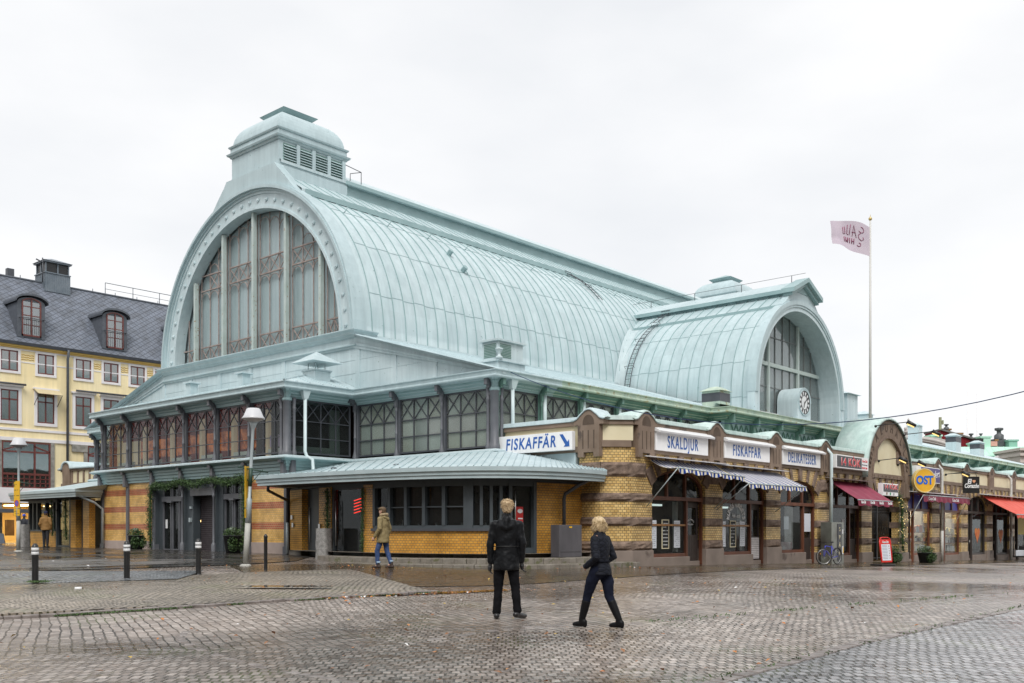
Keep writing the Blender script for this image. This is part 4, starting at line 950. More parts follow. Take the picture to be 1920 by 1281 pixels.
for sgn in (1,-1):
    for (d,z,h,w) in ((1.35,14.03,.2,.05),(2.36,13.01,.2,.04)):
        x=TC+sgn*d; b.box(min(x,x+sgn*w),max(x,x+sgn*w),TV+.0,35.5,z-h,z)
    x=TC+sgn*1.13; b.box(min(x,x+sgn*.03),max(x,x+sgn*.03),TV,36,13.7,13.9)
b.build('crossing_roof_lip',COPD,H)
# valley flashing where the two vaults meet
for sgn in (-1,1):
    b=MB(); rows=[]
    for i in range(30):
        a=math.radians(28+62*i/29); x=TC+sgn*RT*math.sin(a); z=TZ+RT*math.cos(a)
        if i==29: z=8.0
        y=YC-math.sqrt(max(.1,R*R-max(0,z-ZC)**2))
        n=Vector((sgn*math.sin(a),0,math.cos(a)))
        rows.append([Vector((x,y-.42,z))+n*.02,Vector((x,y-.0,z))+n*.05,Vector((x+sgn*.34,y-.03,z+.14))+Vector((0,-.02,.0))])
    b.grid(rows,smooth=True); o=b.build('valley_flashing',COPL,H)
    s=o.modifiers.new('solid','SOLIDIFY'); s.thickness=.02
# crossing gable: ring, soffit, recessed window
fT=Fr((TC,TV),(1,0))
b=MB(); b.ring(fT,0,TZ,4.78,5.12,-1.25,0,n=40); b.fb(fT,-5.12,-4.78,6.6,TZ,-1.25,0); b.fb(fT,4.78,5.12,6.6,TZ,-1.25,0)
b.fb(fT,-5.32,-5.12,6.6,TZ,-.4,.04); b.fb(fT,5.12,5.32,6.6,TZ,-.4,.04)
b.build('crossing_gable_arch',COPL,H)
b=MB(); b.ring(fT,0,TZ,5.12,5.34,-.4,.09,n=40); b.ring(fT,0,TZ,5.0,5.12,0,.05,n=40); b.build('crossing_gable_moulding',COP,H)
b=MB()
for k in range(30):
    a=math.radians(2+k*176/29); b.fpoly(fT,[(4.99*math.cos(a),TZ+4.99*math.sin(a)),(5.36*math.cos(a),TZ+5.36*math.sin(a)),(5.36*math.cos(a+.006),TZ+5.36*math.sin(a+.006)),(4.99*math.cos(a+.006),TZ+4.99*math.sin(a+.006))],0,.1)
False and b.build('ring_joints',MT['seam_metal'],H)
gable_face(fT,5.33,TZ,1.2,14.0,2.36,13.0,COP,-.35,.02,'crossing_gable_face')
m=MB(); m.fpoly(fT,[(-1.75,13.75),(0,14.55),(1.75,13.75),(1.75,13.98),(0,14.78),(-1.75,13.98)],-.35,.4); m.fpoly(fT,[(-1.6,13.6),(0,14.35),(1.6,13.6),(1.6,13.8),(0,14.6),(-1.6,13.8)],-.3,.22)
m.fpoly(fT,[(-1.2,13.95),(1.2,13.95),(0,14.4)],-.3,.05); m.build('crossing_gable_cap',COPD,H)
WT=4.78; b=MB(); n=30
poly=[(-WT,6.9)]+[(-WT*math.cos(PI*i/n),TZ+WT*math.sin(PI*i/n)) for i in range(0,n+1)]+[(WT,6.9)]
b.fpoly(fT,poly,-1.35,-1.3); wt=b.build('window',pm('pale_blind',(.44,.48,.475),rough=.5,scale=.5,col2=(.62,.64,.63)),H)
b=MB(); b.fpoly(fT,poly,-1.16,-1.155); b.build('pane',glassm('crossing_glass',(.8,.84,.84),.08,.85,.06),wt)
b=MB()
for a in (-1.75,1.75): b.fb(fT,a-.09,a+.09,7.5,TZ+half(abs(a)+.09,WT),-1.14,-1.02)
b.fb(fT,-WT,WT,10.0,10.2,-1.14,-1.04); b.fb(fT,-WT,WT,6.9,7.5,-1.2,-1.05)
b.build('mullion',PALEI,wt)
b=MB()
for i in range(-4,5):
    a=i*1.17-.58
    for a in (i*.88+.0,):
        if abs(a)<4.5: b.fb(fT,a-.02,a+.02,7.5,TZ+half(abs(a)+.02,WT),-1.15,-1.11)
for z in (8.9,11.6): b.fb(fT,-half(max(0,z-TZ),WT),half(max(0,z-TZ),WT),z-.02,z+.02,-1.15,-1.11)
b.build('glazing_bars',pm('grey_bar',(.14,.15,.15),rough=.5,scale=2,col2=(.18,.19,.19)),wt)
b=MB()
for a in (-4.6,-3.7,-2.8,2.0,2.9,3.8): b.fb(fT,a,a+.12,6.9,7.5,-1.05,-1.01)
b.fb(fT,-WT,WT,7.42,7.52,-1.05,-.98); b.build('dado_panel',WHITE,wt)
# clock in its round topped box
b=MB(); cw=.80; cz=8.12
poly=[(-cw,6.9),(cw,6.9)]+[(cw*math.cos(PI*i/20),cz+cw*math.sin(PI*i/20)) for i in range(21)]
b.fpoly(fT,poly,-1.05,.12); ck=b.build('clock_box',COPL,H)
b=MB(); b.ring(fT,0,cz,.64,.70,.12,.17,0,360,36); b.ring(fT,0,cz,.74,.80,.12,.15,0,180,24); b.build('clock_rim',COP,ck)
b=MB(); b.ring(fT,0,cz,.0001,.64,.12,.135,0,360,36); b.build('clock_face',WHITE,ck)
b=MB(); b.ring(fT,0,cz,.59,.64,.135,.145,0,360,36); b.ring(fT,0,cz,.36,.385,.135,.145,0,360,36)
for k in range(12):
    a=math.radians(k*30); b.fbar(fT,(.38*math.cos(a),cz+.38*math.sin(a)),(.61*math.cos(a),cz+.61*math.sin(a)),.115,.135,.147)
b.fbar(fT,(-.04,cz-.08),(.34,cz+.27),.055,.15,.16); b.fbar(fT,(.0,cz+.04),(-.10,cz-.28),.05,.15,.165)
b.build('clock_numerals',BLACK,ck)
# roof ladder, rails
def ladder(pts,wv,name='roof_ladder'):
    m=MB(); w=Vector(wv)*.17; P=[Vector(p) for p in pts]
    for s in (-1,1): m.tube([p+w*s for p in P],.022,5)
    for a,c in zip(P,P[1:]):
        k=max(1,int((c-a).length/.28))
        for i in range(k): q=a+(c-a)*i/k; m.tube([q-w,q+w],.014,4)
    for i in range(0,len(P),3):
        q=P[i]; m.tube([q-w*1.7,q-w*1.7+Vector((-.12,0,.12)),q+w*1.7+Vector((-.12,0,.12)),q+w*1.7],.016,4)
    m.build(name,IRON,H)
lp=[(TC-RT*math.sin(a)-.1*math.sin(a),31.2,TZ+RT*math.cos(a)+.12) for a in [math.radians(27+63*i/9) for i in range(10)]]+[(TC-RT-.1,31.2,7.5)]
ladder(lp,(0,1,0)); ladder([(TC-1.3,31.2,13.85),(TC-2.45,31.2,13.15)],(0,1,0))
ladder([(45.6,YC-R*math.sin(a)-.08,ZC+R*math.cos(a)+.12) for a in [math.radians(14+36*i/8) for i in range(9)]],(1,0,0))
b=MB(); b.tube([(TC-.2,23.2,15.0),(TC-.2,36,15.0)],.012,5)
for y in range(24,36,3): b.tube([(TC-.2,y,14.6),(TC-.2,y,15.0)],.02,5)
b.build('ridge_rail',IRON,H)
# small stacks on the low roofs
def stack(x,y,z0,z1,w,mat,cap=True,lou=True,wy=None):
    wy=wy or w; m=MB(); m.box(x-w/2,x+w/2,y-wy/2,y+wy/2,z0,z1)
    if cap: m.hexa([(x-w*.62,y-wy*.62,z1),(x+w*.62,y-wy*.62,z1),(x+w*.62,y+wy*.62,z1),(x-w*.62,y+wy*.62,z1),(x-w*.2,y-wy*.2,z1+.22),(x+w*.2,y-wy*.2,z1+.22),(x+w*.2,y+wy*.2,z1+.22),(x-w*.2,y+wy*.2,z1+.22)])
    if lou: m.m=1; m.box(x-w/2-.01,x+w/2+.01,y-wy/2-.01,y+wy/2+.01,z1-.5,z1-.1)
    m.build('roof_stack',[mat,IRON],H)
stack(41.6,23.9,7.0,7.85,.95,GRN)
stack(57.3,24.5,7.0,9.35,1.5,COPL,True,False); stack(62.5,25.2,7,8.7,.9,COPL,True,False)
stack(70.5,26.5,7,8.9,.75,COPL,True,False); stack(75.8,26.6,7,9.15,.8,COPL,True,False); stack(83.3,26.2,7,8.9,1.25,COPL,wy=.8); stack(89.5,26.2,7,8.75,1.25,COPL,wy=.8)
# flat roof between the hall and the shops
b=MB(); b.box(27.2,106,19.3,24.1,4.55,4.6); b.build('shop_flat_roof',GRN,H)

# solid heart of the building, so nothing is seen through it
b=MB(); b.box(29.3,104,24.5,54.5,0,4.2); b.box(27.3,104,25.3,54.2,4.2,6.9); b.box(23.3,29.3,32.3,34.3,0,3.45); b.box(23.3,29.3,43.3,46.9,0,3.45); b.box(26.5,29.4,24.5,32.3,0,4.2); b.box(26.5,29.4,46.9,54.5,0,4.2); b.box(26.6,27.3,25.3,54.2,4.1,4.25)
b.build('inner_core',DARK,H)

b=MB(); b.box(23.15,26.2,33.3,33.4,4.15,6.4); b.build('partition',DARK,H)
# ---------------- the row of market shops ----------------
shops=thing('shop_row','long low row of yellow brick market shops along the right side of the hall','shop row',(66,19,-.3))
S=shops; SY=19.0
fQ=Fr((0,SY),(1,0))        # a = x, outward = -y
fC=Fr((26.72,19.72),(27.5-26.72,SY-19.72)); CL=math.hypot(27.5-26.72,SY-19.72)
fN=Fr((26.7,24.1),(0,-1))  # front end wall: a = 24.1-y
PX=[28.1,32.93,37.75,42.55,47.55]; PR=[52.45,57.4,62.45,67.5,72.5,77.5,82.5,87.5,92.5,97.5,102.5]
BANDS=[(.56,.87),(1.39,1.70),(2.22,2.51)]
def rough_block(mb,fr,a0,a1,z0,z1,d0,d1,n=6,m=4):
    """quarry faced block: bulging uneven face"""
    rows=[]
    for j in range(m+1):
        r=[]
        for i in range(n+1):
            a=a0+(a1-a0)*i/n; z=z0+(z1-z0)*j/m; e=min(i,n-i,j*1.5,(m-j)*1.5)
            d=d1 if e<=0 else d1+.03+.055*min(1,e/1.5)+.045*noise.noise(Vector((a*7,z*9,fr.o.x*3)))
            r.append(fr.p(a,z,d))
        rows.append(r)
    mb.grid(rows); 
    mb.add([fr.p(a0,z0,d0),fr.p(a1,z0,d0),fr.p(a1,z1,d0),fr.p(a0,z1,d0),fr.p(a0,z0,d1),fr.p(a1,z0,d1),fr.p(a1,z1,d1),fr.p(a0,z1,d1)],[(0,1,5,4),(1,2,6,5),(2,3,7,6),(3,0,4,7)])
def pier(fr,a0,a1,g,dep=.55,cap=True,top=2.6):
    r=MB(); s=MB(); y=MB()
    s.fb(fr,a0-.03,a1+.03,g-.1,max(g+.5,.0)+.0 if g<-.2 else .56,-dep,.06)
    zb=(max(g+.5,0) if g<-.2 else .56)
    if zb<.56: y.fb(fr,a0,a1,zb,.56,-dep,0)
    for z0,z1 in BANDS: rough_block(r,fr,a0-.02,a1+.02,z0,z1,-dep,.01,5,4)
    y.fb(fr,a0,a1,.87,1.39,-dep,0); y.fb(fr,a0,a1,1.70,2.22,-dep,0); y.fb(fr,a0,a1,2.51,top,-dep,0)
    return r,s,y
def join(bs,name,mat,par,**k):
    m=MB()
    for b_ in bs:
        o=len(m.v); m.v+=b_.v; m.f+=[tuple(i+o for i in f) for f in b_.f]; m.uv+=b_.uv; m.sm+=b_.sm; m.mi+=b_.mi
    return m.build(name,mat,par,**k)
def gz(x): return G(x,SY-.2)
# piers
for x in PX[1:]+PR:
    w=.63; r,s,y=pier(fQ,x-w,x+w,gz(x))
    if x<62: 
        rough_block(r,fQ,x-w*.55,x+w*.55,2.98,3.55,-.3,.01,5,5)
    else: r.fb(fQ,x-w*.5,x+w*.5,2.95,3.55,-.3,.02)
    p=y.build('pier',YB2,S); r.build('stone_band',STON,p); s.build('pier_base',STONP,p,bevel=.02)
# corner pier: front stub, chamfer and side stub
r1,s1,y1=pier(fQ,27.5,28.72,0); r2,s2,y2=pier(fC,0,CL,.1,.4); r3,s3,y3=pier(fN,24.1-20.75,24.1-19.72,.2,.5)
for rr,fr,a0,a1 in ((r1,fQ,27.5,28.36),(r2,fC,0,CL),(r3,fN,3.5,4.38)): rough_block(rr,fr,a0,a1,3.05,3.54,-.3,.01,5,5)
for yy,fr,a0,a1 in ((y1,fQ,27.5,28.36),(y2,fC,0,CL),(y3,fN,3.5,4.38)): yy.fb(fr,a0,a1,3.54,4.04,-.3,0); yy.fb(fr,a0,a1,2.6,3.54,-.3,0)
p=join([y1,y2,y3],'corner_pier',YB2,S); join([r1,r2,r3],'stone_band',STON,p); join([s1,s2,s3],'pier_base',STONP,p,bevel=.015)
# arches, friezes and parapets
def bay_wall(fr,a0,a1,zt=3.9,eL=.63,eR=.63,detail=True):
    """a0,a1: opening edges. brick with an arched opening and fanned stone voussoirs"""
    c=(a0+a1)/2; hw=(a1-a0)/2; zs=2.6; rise=.80; n=16
    arc=[(c-hw*math.cos(PI*i/n),zs+rise*math.sin(PI*i/n)**.85) for i in range(n+1)]
    y=MB()
    poly=[(a0-eL,zs),(a0,zs)]+arc[1:-1]+[(a1,zs),(a1+eR,zs),(a1+eR,zt),(a0-eL,zt)]
    y.fpoly(fr,poly,-.4,0)
    s=MB()
    for k in range(7):
        if k in (3,): w0=.12
        a=math.radians(18+144*k/6); ca=c-hw*math.cos(a); za=zs+rise*math.sin(a)**.85
        ux,uz=-math.cos(a)*.75,1.0; l=math.hypot(ux,uz); ux/=l; uz/=l
        L_=min((zt-za)/uz, .95 if k!=3 else .6); w=.13 if k%2 else .10
        if k in(0,6): L_=min(L_,.6); w=.2
        px,pz=-uz*w,ux*w
        P=[(ca-px,za-pz),(ca+px,za+pz),(ca+px*1.25+ux*L_,min(zt-.005,za+pz+uz*L_)),(ca-px*1.25+ux*L_,min(zt-.005,za-pz+uz*L_))]
        s.fpoly(fr,P,-.05,.05 if k!=3 else .09)
    o=y.build('arch_wall',YB2,S); s.build('voussoirs',STON,o,bevel=.015)
    return arc
def frieze(fr,a0,a1,fill=CREAM,cop=True,zt=4.80):
    s=MB(); s.fb(fr,a0,a1,3.9,4.10,-.3,.06); s.fb(fr,a0,a1,4.80,4.95,-.35,.08)
    n=max(1,int((a1-a0)/.55))
    o=s.build('frieze_band',STONS,S,bevel=.01)
    c=MB(); c.fb(fr,a0,a1,4.10,4.80,-.3,.0); c.build('frieze_panel',fill,S)
def coping(fr,a0,a1):
    m=MB(); m.hexa([fr.p(a0,4.95,.13),fr.p(a1,4.95,.13),fr.p(a1,4.95,-.5),fr.p(a0,4.95,-.5),fr.p(a0,5.10,.10),fr.p(a1,5.10,.10),fr.p(a1,5.16,-.5),fr.p(a0,5.16,-.5)])
    m.build('parapet_coping',VERD if fr is fQ else COPL,S,bevel=.02)
def peak(fr,c,w=.5,hi=5.27,mat=None,deep=1.3,flutes=True,z0=3.72,full=True):
    """fluted pilaster with a round headed stone and its bell shaped sheet-metal hood"""
    s=MB(); n=14
    bell=[(c-w*1.35,4.95),(c-w*1.05,4.99),(c-w*.75,5.12)]+[(c-w*.62*math.cos(PI*i/n),5.0+(hi-5.0)*math.sin(PI*i/n)**.8) for i in range(3,n-2)]+[(c+w*.75,5.12),(c+w*1.05,4.99),(c+w*1.35,4.95)]
    poly=[(c-w*.98,z0+.18),(c-w*.98,z0),(c-w*.45,z0),(c-w*.45,z0+.16),(c+w*.45,z0+.16),(c+w*.45,z0),(c+w*.98,z0),(c+w*.98,4.80),(c+w*1.35,4.80)]+bell[::-1]+[(c-w*1.35,4.80),(c-w*.98,4.80)]
    s.fpoly(fr,poly,-.3,.13); p=s.build('parapet_pilaster',STONS,S)
    d=MB()
    for k in (-.5,0,.5): d.fb(fr,c+k*w-.025,c+k*w+.025,4.0,4.62,.128,.133)
    d.fpoly(fr,[(c-w*.52,4.80)]+[(c-w*.52*math.cos(PI*i/10),4.87+.27*math.sin(PI*i/10)) for i in range(11)]+[(c+w*.52,4.80)],.128,.134)
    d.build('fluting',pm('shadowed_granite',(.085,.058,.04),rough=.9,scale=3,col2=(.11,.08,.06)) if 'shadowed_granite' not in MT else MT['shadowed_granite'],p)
    rows=[]; 
    top=[(c-w*1.5,4.96)]+[(a,z+.0) for a,z in bell]+[(c+w*1.5,4.96)]
    def sc(k,dd,o): return [fr.p(c+(a-c)*k,4.96+(z-4.96)*(k if dd<-1 else 1)+o,dd) for a,z in top]
    m=MB(); m.grid([sc(1.0,.17,.008),sc(1.03,.16,.06),sc(1.05,.05,.09),sc(.98,-.35,.09),sc(.7,-deep*.7,.06),sc(.35,-deep,.03)],smooth=True)
    o=m.build('metal_hood',mat or VERD,p); sm=o.modifiers.new('s','SOLIDIFY'); sm.thickness=.03; sm.offset=-1
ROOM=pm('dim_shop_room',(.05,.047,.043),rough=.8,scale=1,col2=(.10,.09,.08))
def opening(a0,a1,arc,fr,g,door='R',frame=WOODD,doorm=WOODG,fan=GL,kind='shop'):
    """timber shopfront inside an arch: fanlight, transom, window, door"""
    zs=2.6; zt=2.38; w=a1-a0; dw=w*.30
    if door=='R': d0,d1,w0,w1=a1-dw,a1-.09,a0+.07,a1-dw-.10
    else: d0,d1,w0,w1=a0+.09,a0+dw,a0+dw+.10,a1-.07
    f=MB(); D0,D1=-.24,-.12
    f.fb(fr,a0,a0+.08,g,zs,D0,D1); f.fb(fr,a1-.08,a1,g,zs,D0,D1); f.fb(fr,a0,a1,zt-.07,zt+.07,D0,D1+.03)
    mid=(d0-.10 if door=='R' else d1)
    f.fb(fr,mid,mid+.10,g,zt-.07,D0,D1+.02)
    sill=g+.34 if g<-.2 else .3
    f.fb(fr,w0-.02,w1+.02,sill,sill+.12,D0,D1)
    n=16; c=(a0+a1)/2; hw=(a1-a0)/2
    for i in range(n): f.fpoly(fr,[arc[i],arc[i+1],(c+(arc[i+1][0]-c)*.93,zs+(arc[i+1][1]-zs)*.88),(c+(arc[i][0]-c)*.93,zs+(arc[i][1]-zs)*.88)],D0,D1)
    for k in (.33,.67):
        x=a0+w*k; zz=zs+.80*math.sin(math.acos(max(-1,min(1,(x-c)/hw))))**.85; f.fb(fr,x-.05,x+.05,zt+.07,zz,D0,D1)
    o=f.build('shopfront_frame',frame,S,bevel=.008)
    q=MB(); q.fb(fr,w0,w1,sill+.12,zt-.07,-.19,-.186); q.build('pane',GL if kind!='dark' else GLD,o)
    q=MB(); q.fpoly(fr,[(c+(a-c)*.95,zs+(z-zs)*.92) for a,z in arc]+[(a1-.08,zt+.05),(a0+.08,zt+.05)],-.19,-.186); q.build('fanlight',fan,o)
    d=MB(); dz=g+.16
    d.fb(fr,d0,d1,dz,dz+.95,-.32,-.27); d.fb(fr,d0,d0+.12,dz+.95,zt-.3,-.32,-.27); d.fb(fr,d1-.12,d1,dz+.95,zt-.3,-.32,-.27); d.fb(fr,d0,d1,zt-.3,zt-.07,-.32,-.27)
    nb=8
    for i in range(nb): x=d0+(d1-d0)*(i+.5)/nb; d.fb(fr,x-.035,x+.035,dz+.08,dz+.9,-.27,-.262)
    dd=d.build('door',doorm,S,bevel=.004)
    q=MB(); q.fb(fr,d0+.12,d1-.12,dz+.95,zt-.3,-.30,-.297); q.build('pane',GLD,dd)
    h=MB(); x=(d0+.06 if door=='R' else d1-.06); h.tube([fr.p(x,dz+.9,-.27),fr.p(x,dz+.9,-.22),fr.p(x,dz+1.1,-.22)],.012,6); h.build('handle',STEEL,dd)
    s=MB(); s.fb(fr,w0-.07,w1+.12,g-.12,sill,-.45,-.02); s.fb(fr,d0-.05,d1+.05,g-.12,g+.14,-.55,-.2); s.build('sill_stone',STONP,S,bevel=.02)
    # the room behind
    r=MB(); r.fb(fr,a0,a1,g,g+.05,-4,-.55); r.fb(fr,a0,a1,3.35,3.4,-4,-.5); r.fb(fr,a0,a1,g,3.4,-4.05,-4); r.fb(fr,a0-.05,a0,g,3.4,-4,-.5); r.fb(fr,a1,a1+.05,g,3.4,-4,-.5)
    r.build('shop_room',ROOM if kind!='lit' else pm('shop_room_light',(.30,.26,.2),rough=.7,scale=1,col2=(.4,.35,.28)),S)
    return w0,w1,sill,d0,d1
PAPER=pm('menu_paper',(.62,.66,.72),rough=.6,scale=30,col2=(.72,.75,.8)); INK=pm('ink',(.05,.06,.1),rough=.6,scale=5,col2=(.08,.09,.14)); BOARD=pm('chalk_board',(.01,.01,.01),rough=.7,scale=5,col2=(.02,.02,.02)); CHALK=pm('chalk',(.6,.65,.65),rough=.8,scale=5,col2=(.8,.8,.8))
def scribble(mb,fr,a0,a1,z0,z1,d,n,h=.018):
    for i in range(n):
        z=z1-(i+.5)*(z1-z0)/n; a=a0
        while a<a1-.02:
            l=random.uniform(.02,.07); 
            if random.random()<.75: mb.fb(fr,a,min(a1,a+l),z-h/2,z+h/2,d,d+.003)
            a+=l+.015
def menus(w0,w1,sill):
    wd=w1-w0; z0=sill+.32; z1=z0+.98
    b=MB(); b.fb(fQ,w0,w1,1.40,1.47,-.18,-.13); b.build('window_rail',WOODV,S)
    for k,(q,ww) in enumerate(((.03,.17),(.36,.17),(.69,.17))):
        a0=w0+q*wd; a1=a0+ww*wd
        m=MB(); m.fb(fQ,a0,a1,z0,z1,-.18,-.165)
        o=m.build('menu_sheet' if k!=1 else 'chalk_board',PAPER if k!=1 else BOARD,S)
        t=MB(); 
        if k==1:
            fr_=MB(); 
            for c in ((a0-.03,a0,z0,z1),(a1,a1+.03,z0,z1),(a0-.03,a1+.03,z1,z1+.03),(a0-.03,a1+.03,z0-.03,z0)): fr_.fb(fQ,*c,-.18,-.155)
            fr_.build('board_frame',CREAM,o)
        scribble(t,fQ,a0+.04,a1-.04,z0+.05,z1-.05,-.164,7 if k==1 else 12,.03 if k==1 else .012); t.build('writing',CHALK if k==1 else INK,o)
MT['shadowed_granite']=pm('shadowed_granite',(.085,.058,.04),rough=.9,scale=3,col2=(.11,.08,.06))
BLUF=pm('blue_fanlight_cloth',(.05,.05,.36),rough=.4,scale=1,col2=(.09,.10,.5))
lefts=[(PX[i]+.63 if i else 28.72,PX[i+1]-.63) for i in range(4)]
info=[]
for i,(a0,a1) in enumerate(lefts):
    arc=bay_wall(fQ,a0,a1,eL=.35 if i==0 else .63); g=gz((a0+a1)/2)
    info.append(opening(a0,a1,arc,fQ,g,'R',WOODD,WOODG))
    frieze(fQ,(a0-.63+.49) if i else 28.7,a1+.63-.49+(.0))
menus(*info[0][:3]); menus(*info[1][:3])
for i in range(len(PR)-1):
    a0,a1=PR[i]+.63,PR[i+1]-.63; arc=bay_wall(fQ,a0,a1,detail=i<4); g=gz((a0+a1)/2)
    kd='lit' if i<2 else 'dark'
    info.append(opening(a0,a1,arc,fQ,g,'L',pm('red_brown_wood',(.14,.05,.028),rough=.45,scale=3,col2=(.22,.085,.045),streak=.2) if i<2 else WOODG,WOODG,BLUF if i<2 else GLD,kd))
    frieze(fQ,PR[i]+.49,PR[i+1]-.49)
for x in [28.2]+PX[1:4]+PR[1:]: peak(fQ,x,deep=1.3)
peak(fN,24.1-20.12,.46,5.3,COPL,1.2)
frieze(fN,.1,24.1-20.58)
for a0,a1 in ((28.75,32.35),(33.5,37.15),(38.35,41.95),(43.15,46.9),(53.05,56.8),(58,61.85),(63.05,66.9),(68.1,71.9),(73.1,76.9),(78.1,81.9),(83.1,86.9),(88.1,91.9),(93.1,96.9),(98.1,101.9)): coping(fQ,a0-.12,a1+.12)
coping(fN,0,24.1-20.7)
# chamfer top: cream panel, ledge and coping
b=MB(); b.fb(fC,.02,CL-.02,4.04,4.27,-.25,.07); b.fb(fC,-.05,CL+.05,4.80,4.95,-.25,.06); b.build('frieze_band',STONS,S,bevel=.012)
b=MB(); b.fb(fC,-.05,CL+.05,4.27,4.80,-.2,0); b.build('frieze_panel',CREAM,S)
b=MB(); b.sweep([(26.7,19.95),(26.72,19.72),(27.5,19.0),(27.7,19.0)],[(-.5,4.95),(.12,4.95),(.1,5.1),(-.5,5.16)]); b.build('parapet_coping',VERD,S,bevel=.01)
b=MB(); b.fb(fN,0,3.35,3.5,3.95,-.2,.02); b.build('apron_flashing',COPL,S)
# shop window contents
def goods(w0,w1,sill,rows,cols):
    for j,(z,mats) in enumerate(rows):
        m=MB(); m.fb(fQ,w0+.03,w1-.03,z-.04,z,-.60,-.22); m.build('shelf',WOODV,S)
        m=MB()
        a=w0+.15
        while a<w1-.25:
            w=random.uniform(.12,.3); h=random.uniform(.15,.42); m.m=random.randrange(len(mats)); m.fb(fQ,a,a+w,z,z+h,-.55,-.26-random.random()*.08); a+=w+.03
        m.build('goods',mats,S,bevel=.02)
gd=[pm('cheese',(.75,.6,.3),rough=.5,scale=5,col2=(.85,.75,.5)),pm('white_pack',(.75,.75,.7),rough=.5,scale=8,col2=(.85,.85,.85)),pm('orange_pack',(.75,.2,.05),rough=.5,scale=5,col2=(.8,.3,.12)),pm('dark_jar',(.06,.04,.03),rough=.3,scale=5,col2=(.1,.07,.05))]
w0,w1,sl=info[4][:3]; goods(w0,w1,sl,[(sl+.2,gd[:2]),(sl+.75,gd),(sl+1.25,[gd[2],gd[1]])],0)
w0,w1,sl=info[5][:3]; goods(w0,w1,sl,[(sl+.2,[gd[1]]),(sl+.7,[gd[1],gd[3]]),(sl+1.2,[gd[0]])],0)
for k in (4,5):
    w0,w1,sl=info[k][:3]; m=MB(); m.fb(fQ,w0+.2,w1-.2,3.25,3.3,-2.2,-1.0); m.build('shop_ceiling_lamp',emit('shop_lamp_%d'%k,(1,.93,.78),14),S)  # glowing panel added out of sight to brighten the goods
# glowing strips added to brighten the near shops, and white posts
for k in (0,1):
    w0,w1,sl=info[k][:3]
    m=MB(); m.fb(fQ,w0+.3,w1-.6,2.13,2.2,-.9,-.75); m.build('strip_light',emit('strip_%d'%k,(.8,.95,.9),.7),S)
    m=MB(); m.fb(fQ,w1-.16,w1-.02,.45,2.3,-.6,-.45); m.build('white_post',pm('grey_white_post',(.4,.42,.4),rough=.5,scale=2,col2=(.5,.52,.5)),S)
# hearts painted on the panes of the far shops
for k,cc in ((6,0),(7,1)):
    w0,w1,sl=info[k][:3]; c=(w0+w1)/2; zc=sl+1.35
    P=[]
    for i in range(40):
        t=2*PI*i/40; xx=.52*math.sin(t)**3; zz=.026*(13*math.cos(t)-5*math.cos(2*t)-2*math.cos(3*t)-math.cos(4*t)); P.append((c+xx,zc+(zz*1.0 if zz>0 else zz*1.5)))
    m=MB(); m.fpoly(fQ,P,-.183,-.178); m.build('painted_heart',pm('heart_%d'%k,(.62,.05,.03),rough=.6,scale=9,col2=(.75,.35,.08)),S)
    m=MB(); m.fb(fQ,w0,w1,sl+.12,2.3,-.26,-.24); m.build('drawn_blind',pm('dark_blind_%d'%k,(.035,.04,.035),rough=.6,scale=2,col2=(.05,.055,.05)),S)
w0,w1,sl=info[8][:3]; m=MB(); m.fb(fQ,w0,w1,1.0,2.25,-.18,-.17); m.build('yellow_poster',pm('yellow_poster',(.75,.6,.02),rough=.5,scale=2,col2=(.8,.66,.05)),S)
# shutter on the second shop's door, papers in the third and fourth windows
_,_,sl,d0,d1=info[1]; m=MB(); m.fb(fQ,d0+.05,d1-.05,gz(35)+.2,gz(35)+1.05,-.262,-.25); m.build('white_shutter',stripem('white_slats',(.75,.72,.72),(.3,.28,.28),.075,.75,.5,1),S)
w0,w1,sl,d0,d1=info[2]
for a0,a1,z0,z1,mt in ((w0+.65,w0+1.1,1.3,1.85,PAPER),(d0+.14,d1-.14,1.2,2.0,PAPER),(w0+1.5,w1,.45,2.3,pm('pale_curtain',(.35,.36,.35),rough=.8,scale=2,col2=(.45,.46,.45)))):
    m=MB(); m.fb(fQ,a0,a1,z0,z1,-.20 if mt is PAPER else -.6,-.195 if mt is PAPER else -.58); m.build('paper_notice' if mt is PAPER else 'curtain',mt,S)
m=MB(); m.fb(fQ,w0+.2,w1-.1,.35,.75,-1.2,-.55); m.build('display_counter',pm('dark_red_counter',(.18,.03,.03),rough=.5,scale=2,col2=(.5,.5,.5)),S,bevel=.05)
w0,w1,sl,d0,d1=info[3]
m=MB(); m.fb(fQ,w1-.75,w1-.45,.25,1.1,-.18,-.175); m.fb(fQ,w1-.7,w1-.4,1.25,1.8,-.18,-.175); o=m.build('paper_notice',PAPER,S); t=MB(); scribble(t,fQ,w1-.72,w1-.5,0.35,1.0,-.175,8,.03); t.build('writing',INK,o)
# the arched gateway
GX=50.0
po=thing('market_gateway','round arched stone gateway with carved lettering and a cream tympanum','gateway',(GX,SY,-.4)); fP=Fr((GX,SY),(1,0))
b=MB(); RZ=3.83; b.ring(fP,0,RZ,2.08,2.98,-.5,.16,n=40)
for s in (-1,1): b.fb(fP,min(s*2.08,s*2.98),max(s*2.08,s*2.98),2.95,RZ,-.5,.16); b.fb(fP,min(s*2.3,s*2.8),max(s*2.3,s*2.8),3.0,3.7,.16,.2)
b.build('stone_arch',STONS,po)
b=MB(); b.ring(fP,0,RZ,2.08,2.2,.16,.2,n=40); b.build('arch_roll',STON,po)
b=MB(); b.fpoly(fP,[(-2.08,4.1)]+[(-2.08*math.cos(PI*i/24),RZ+2.08*math.sin(PI*i/24)) for i in range(24+1) if RZ+2.08*math.sin(PI*i/24)>4.12]+[(2.08,4.1)],-.3,.03); b.build('tympanum',CREAM,po)
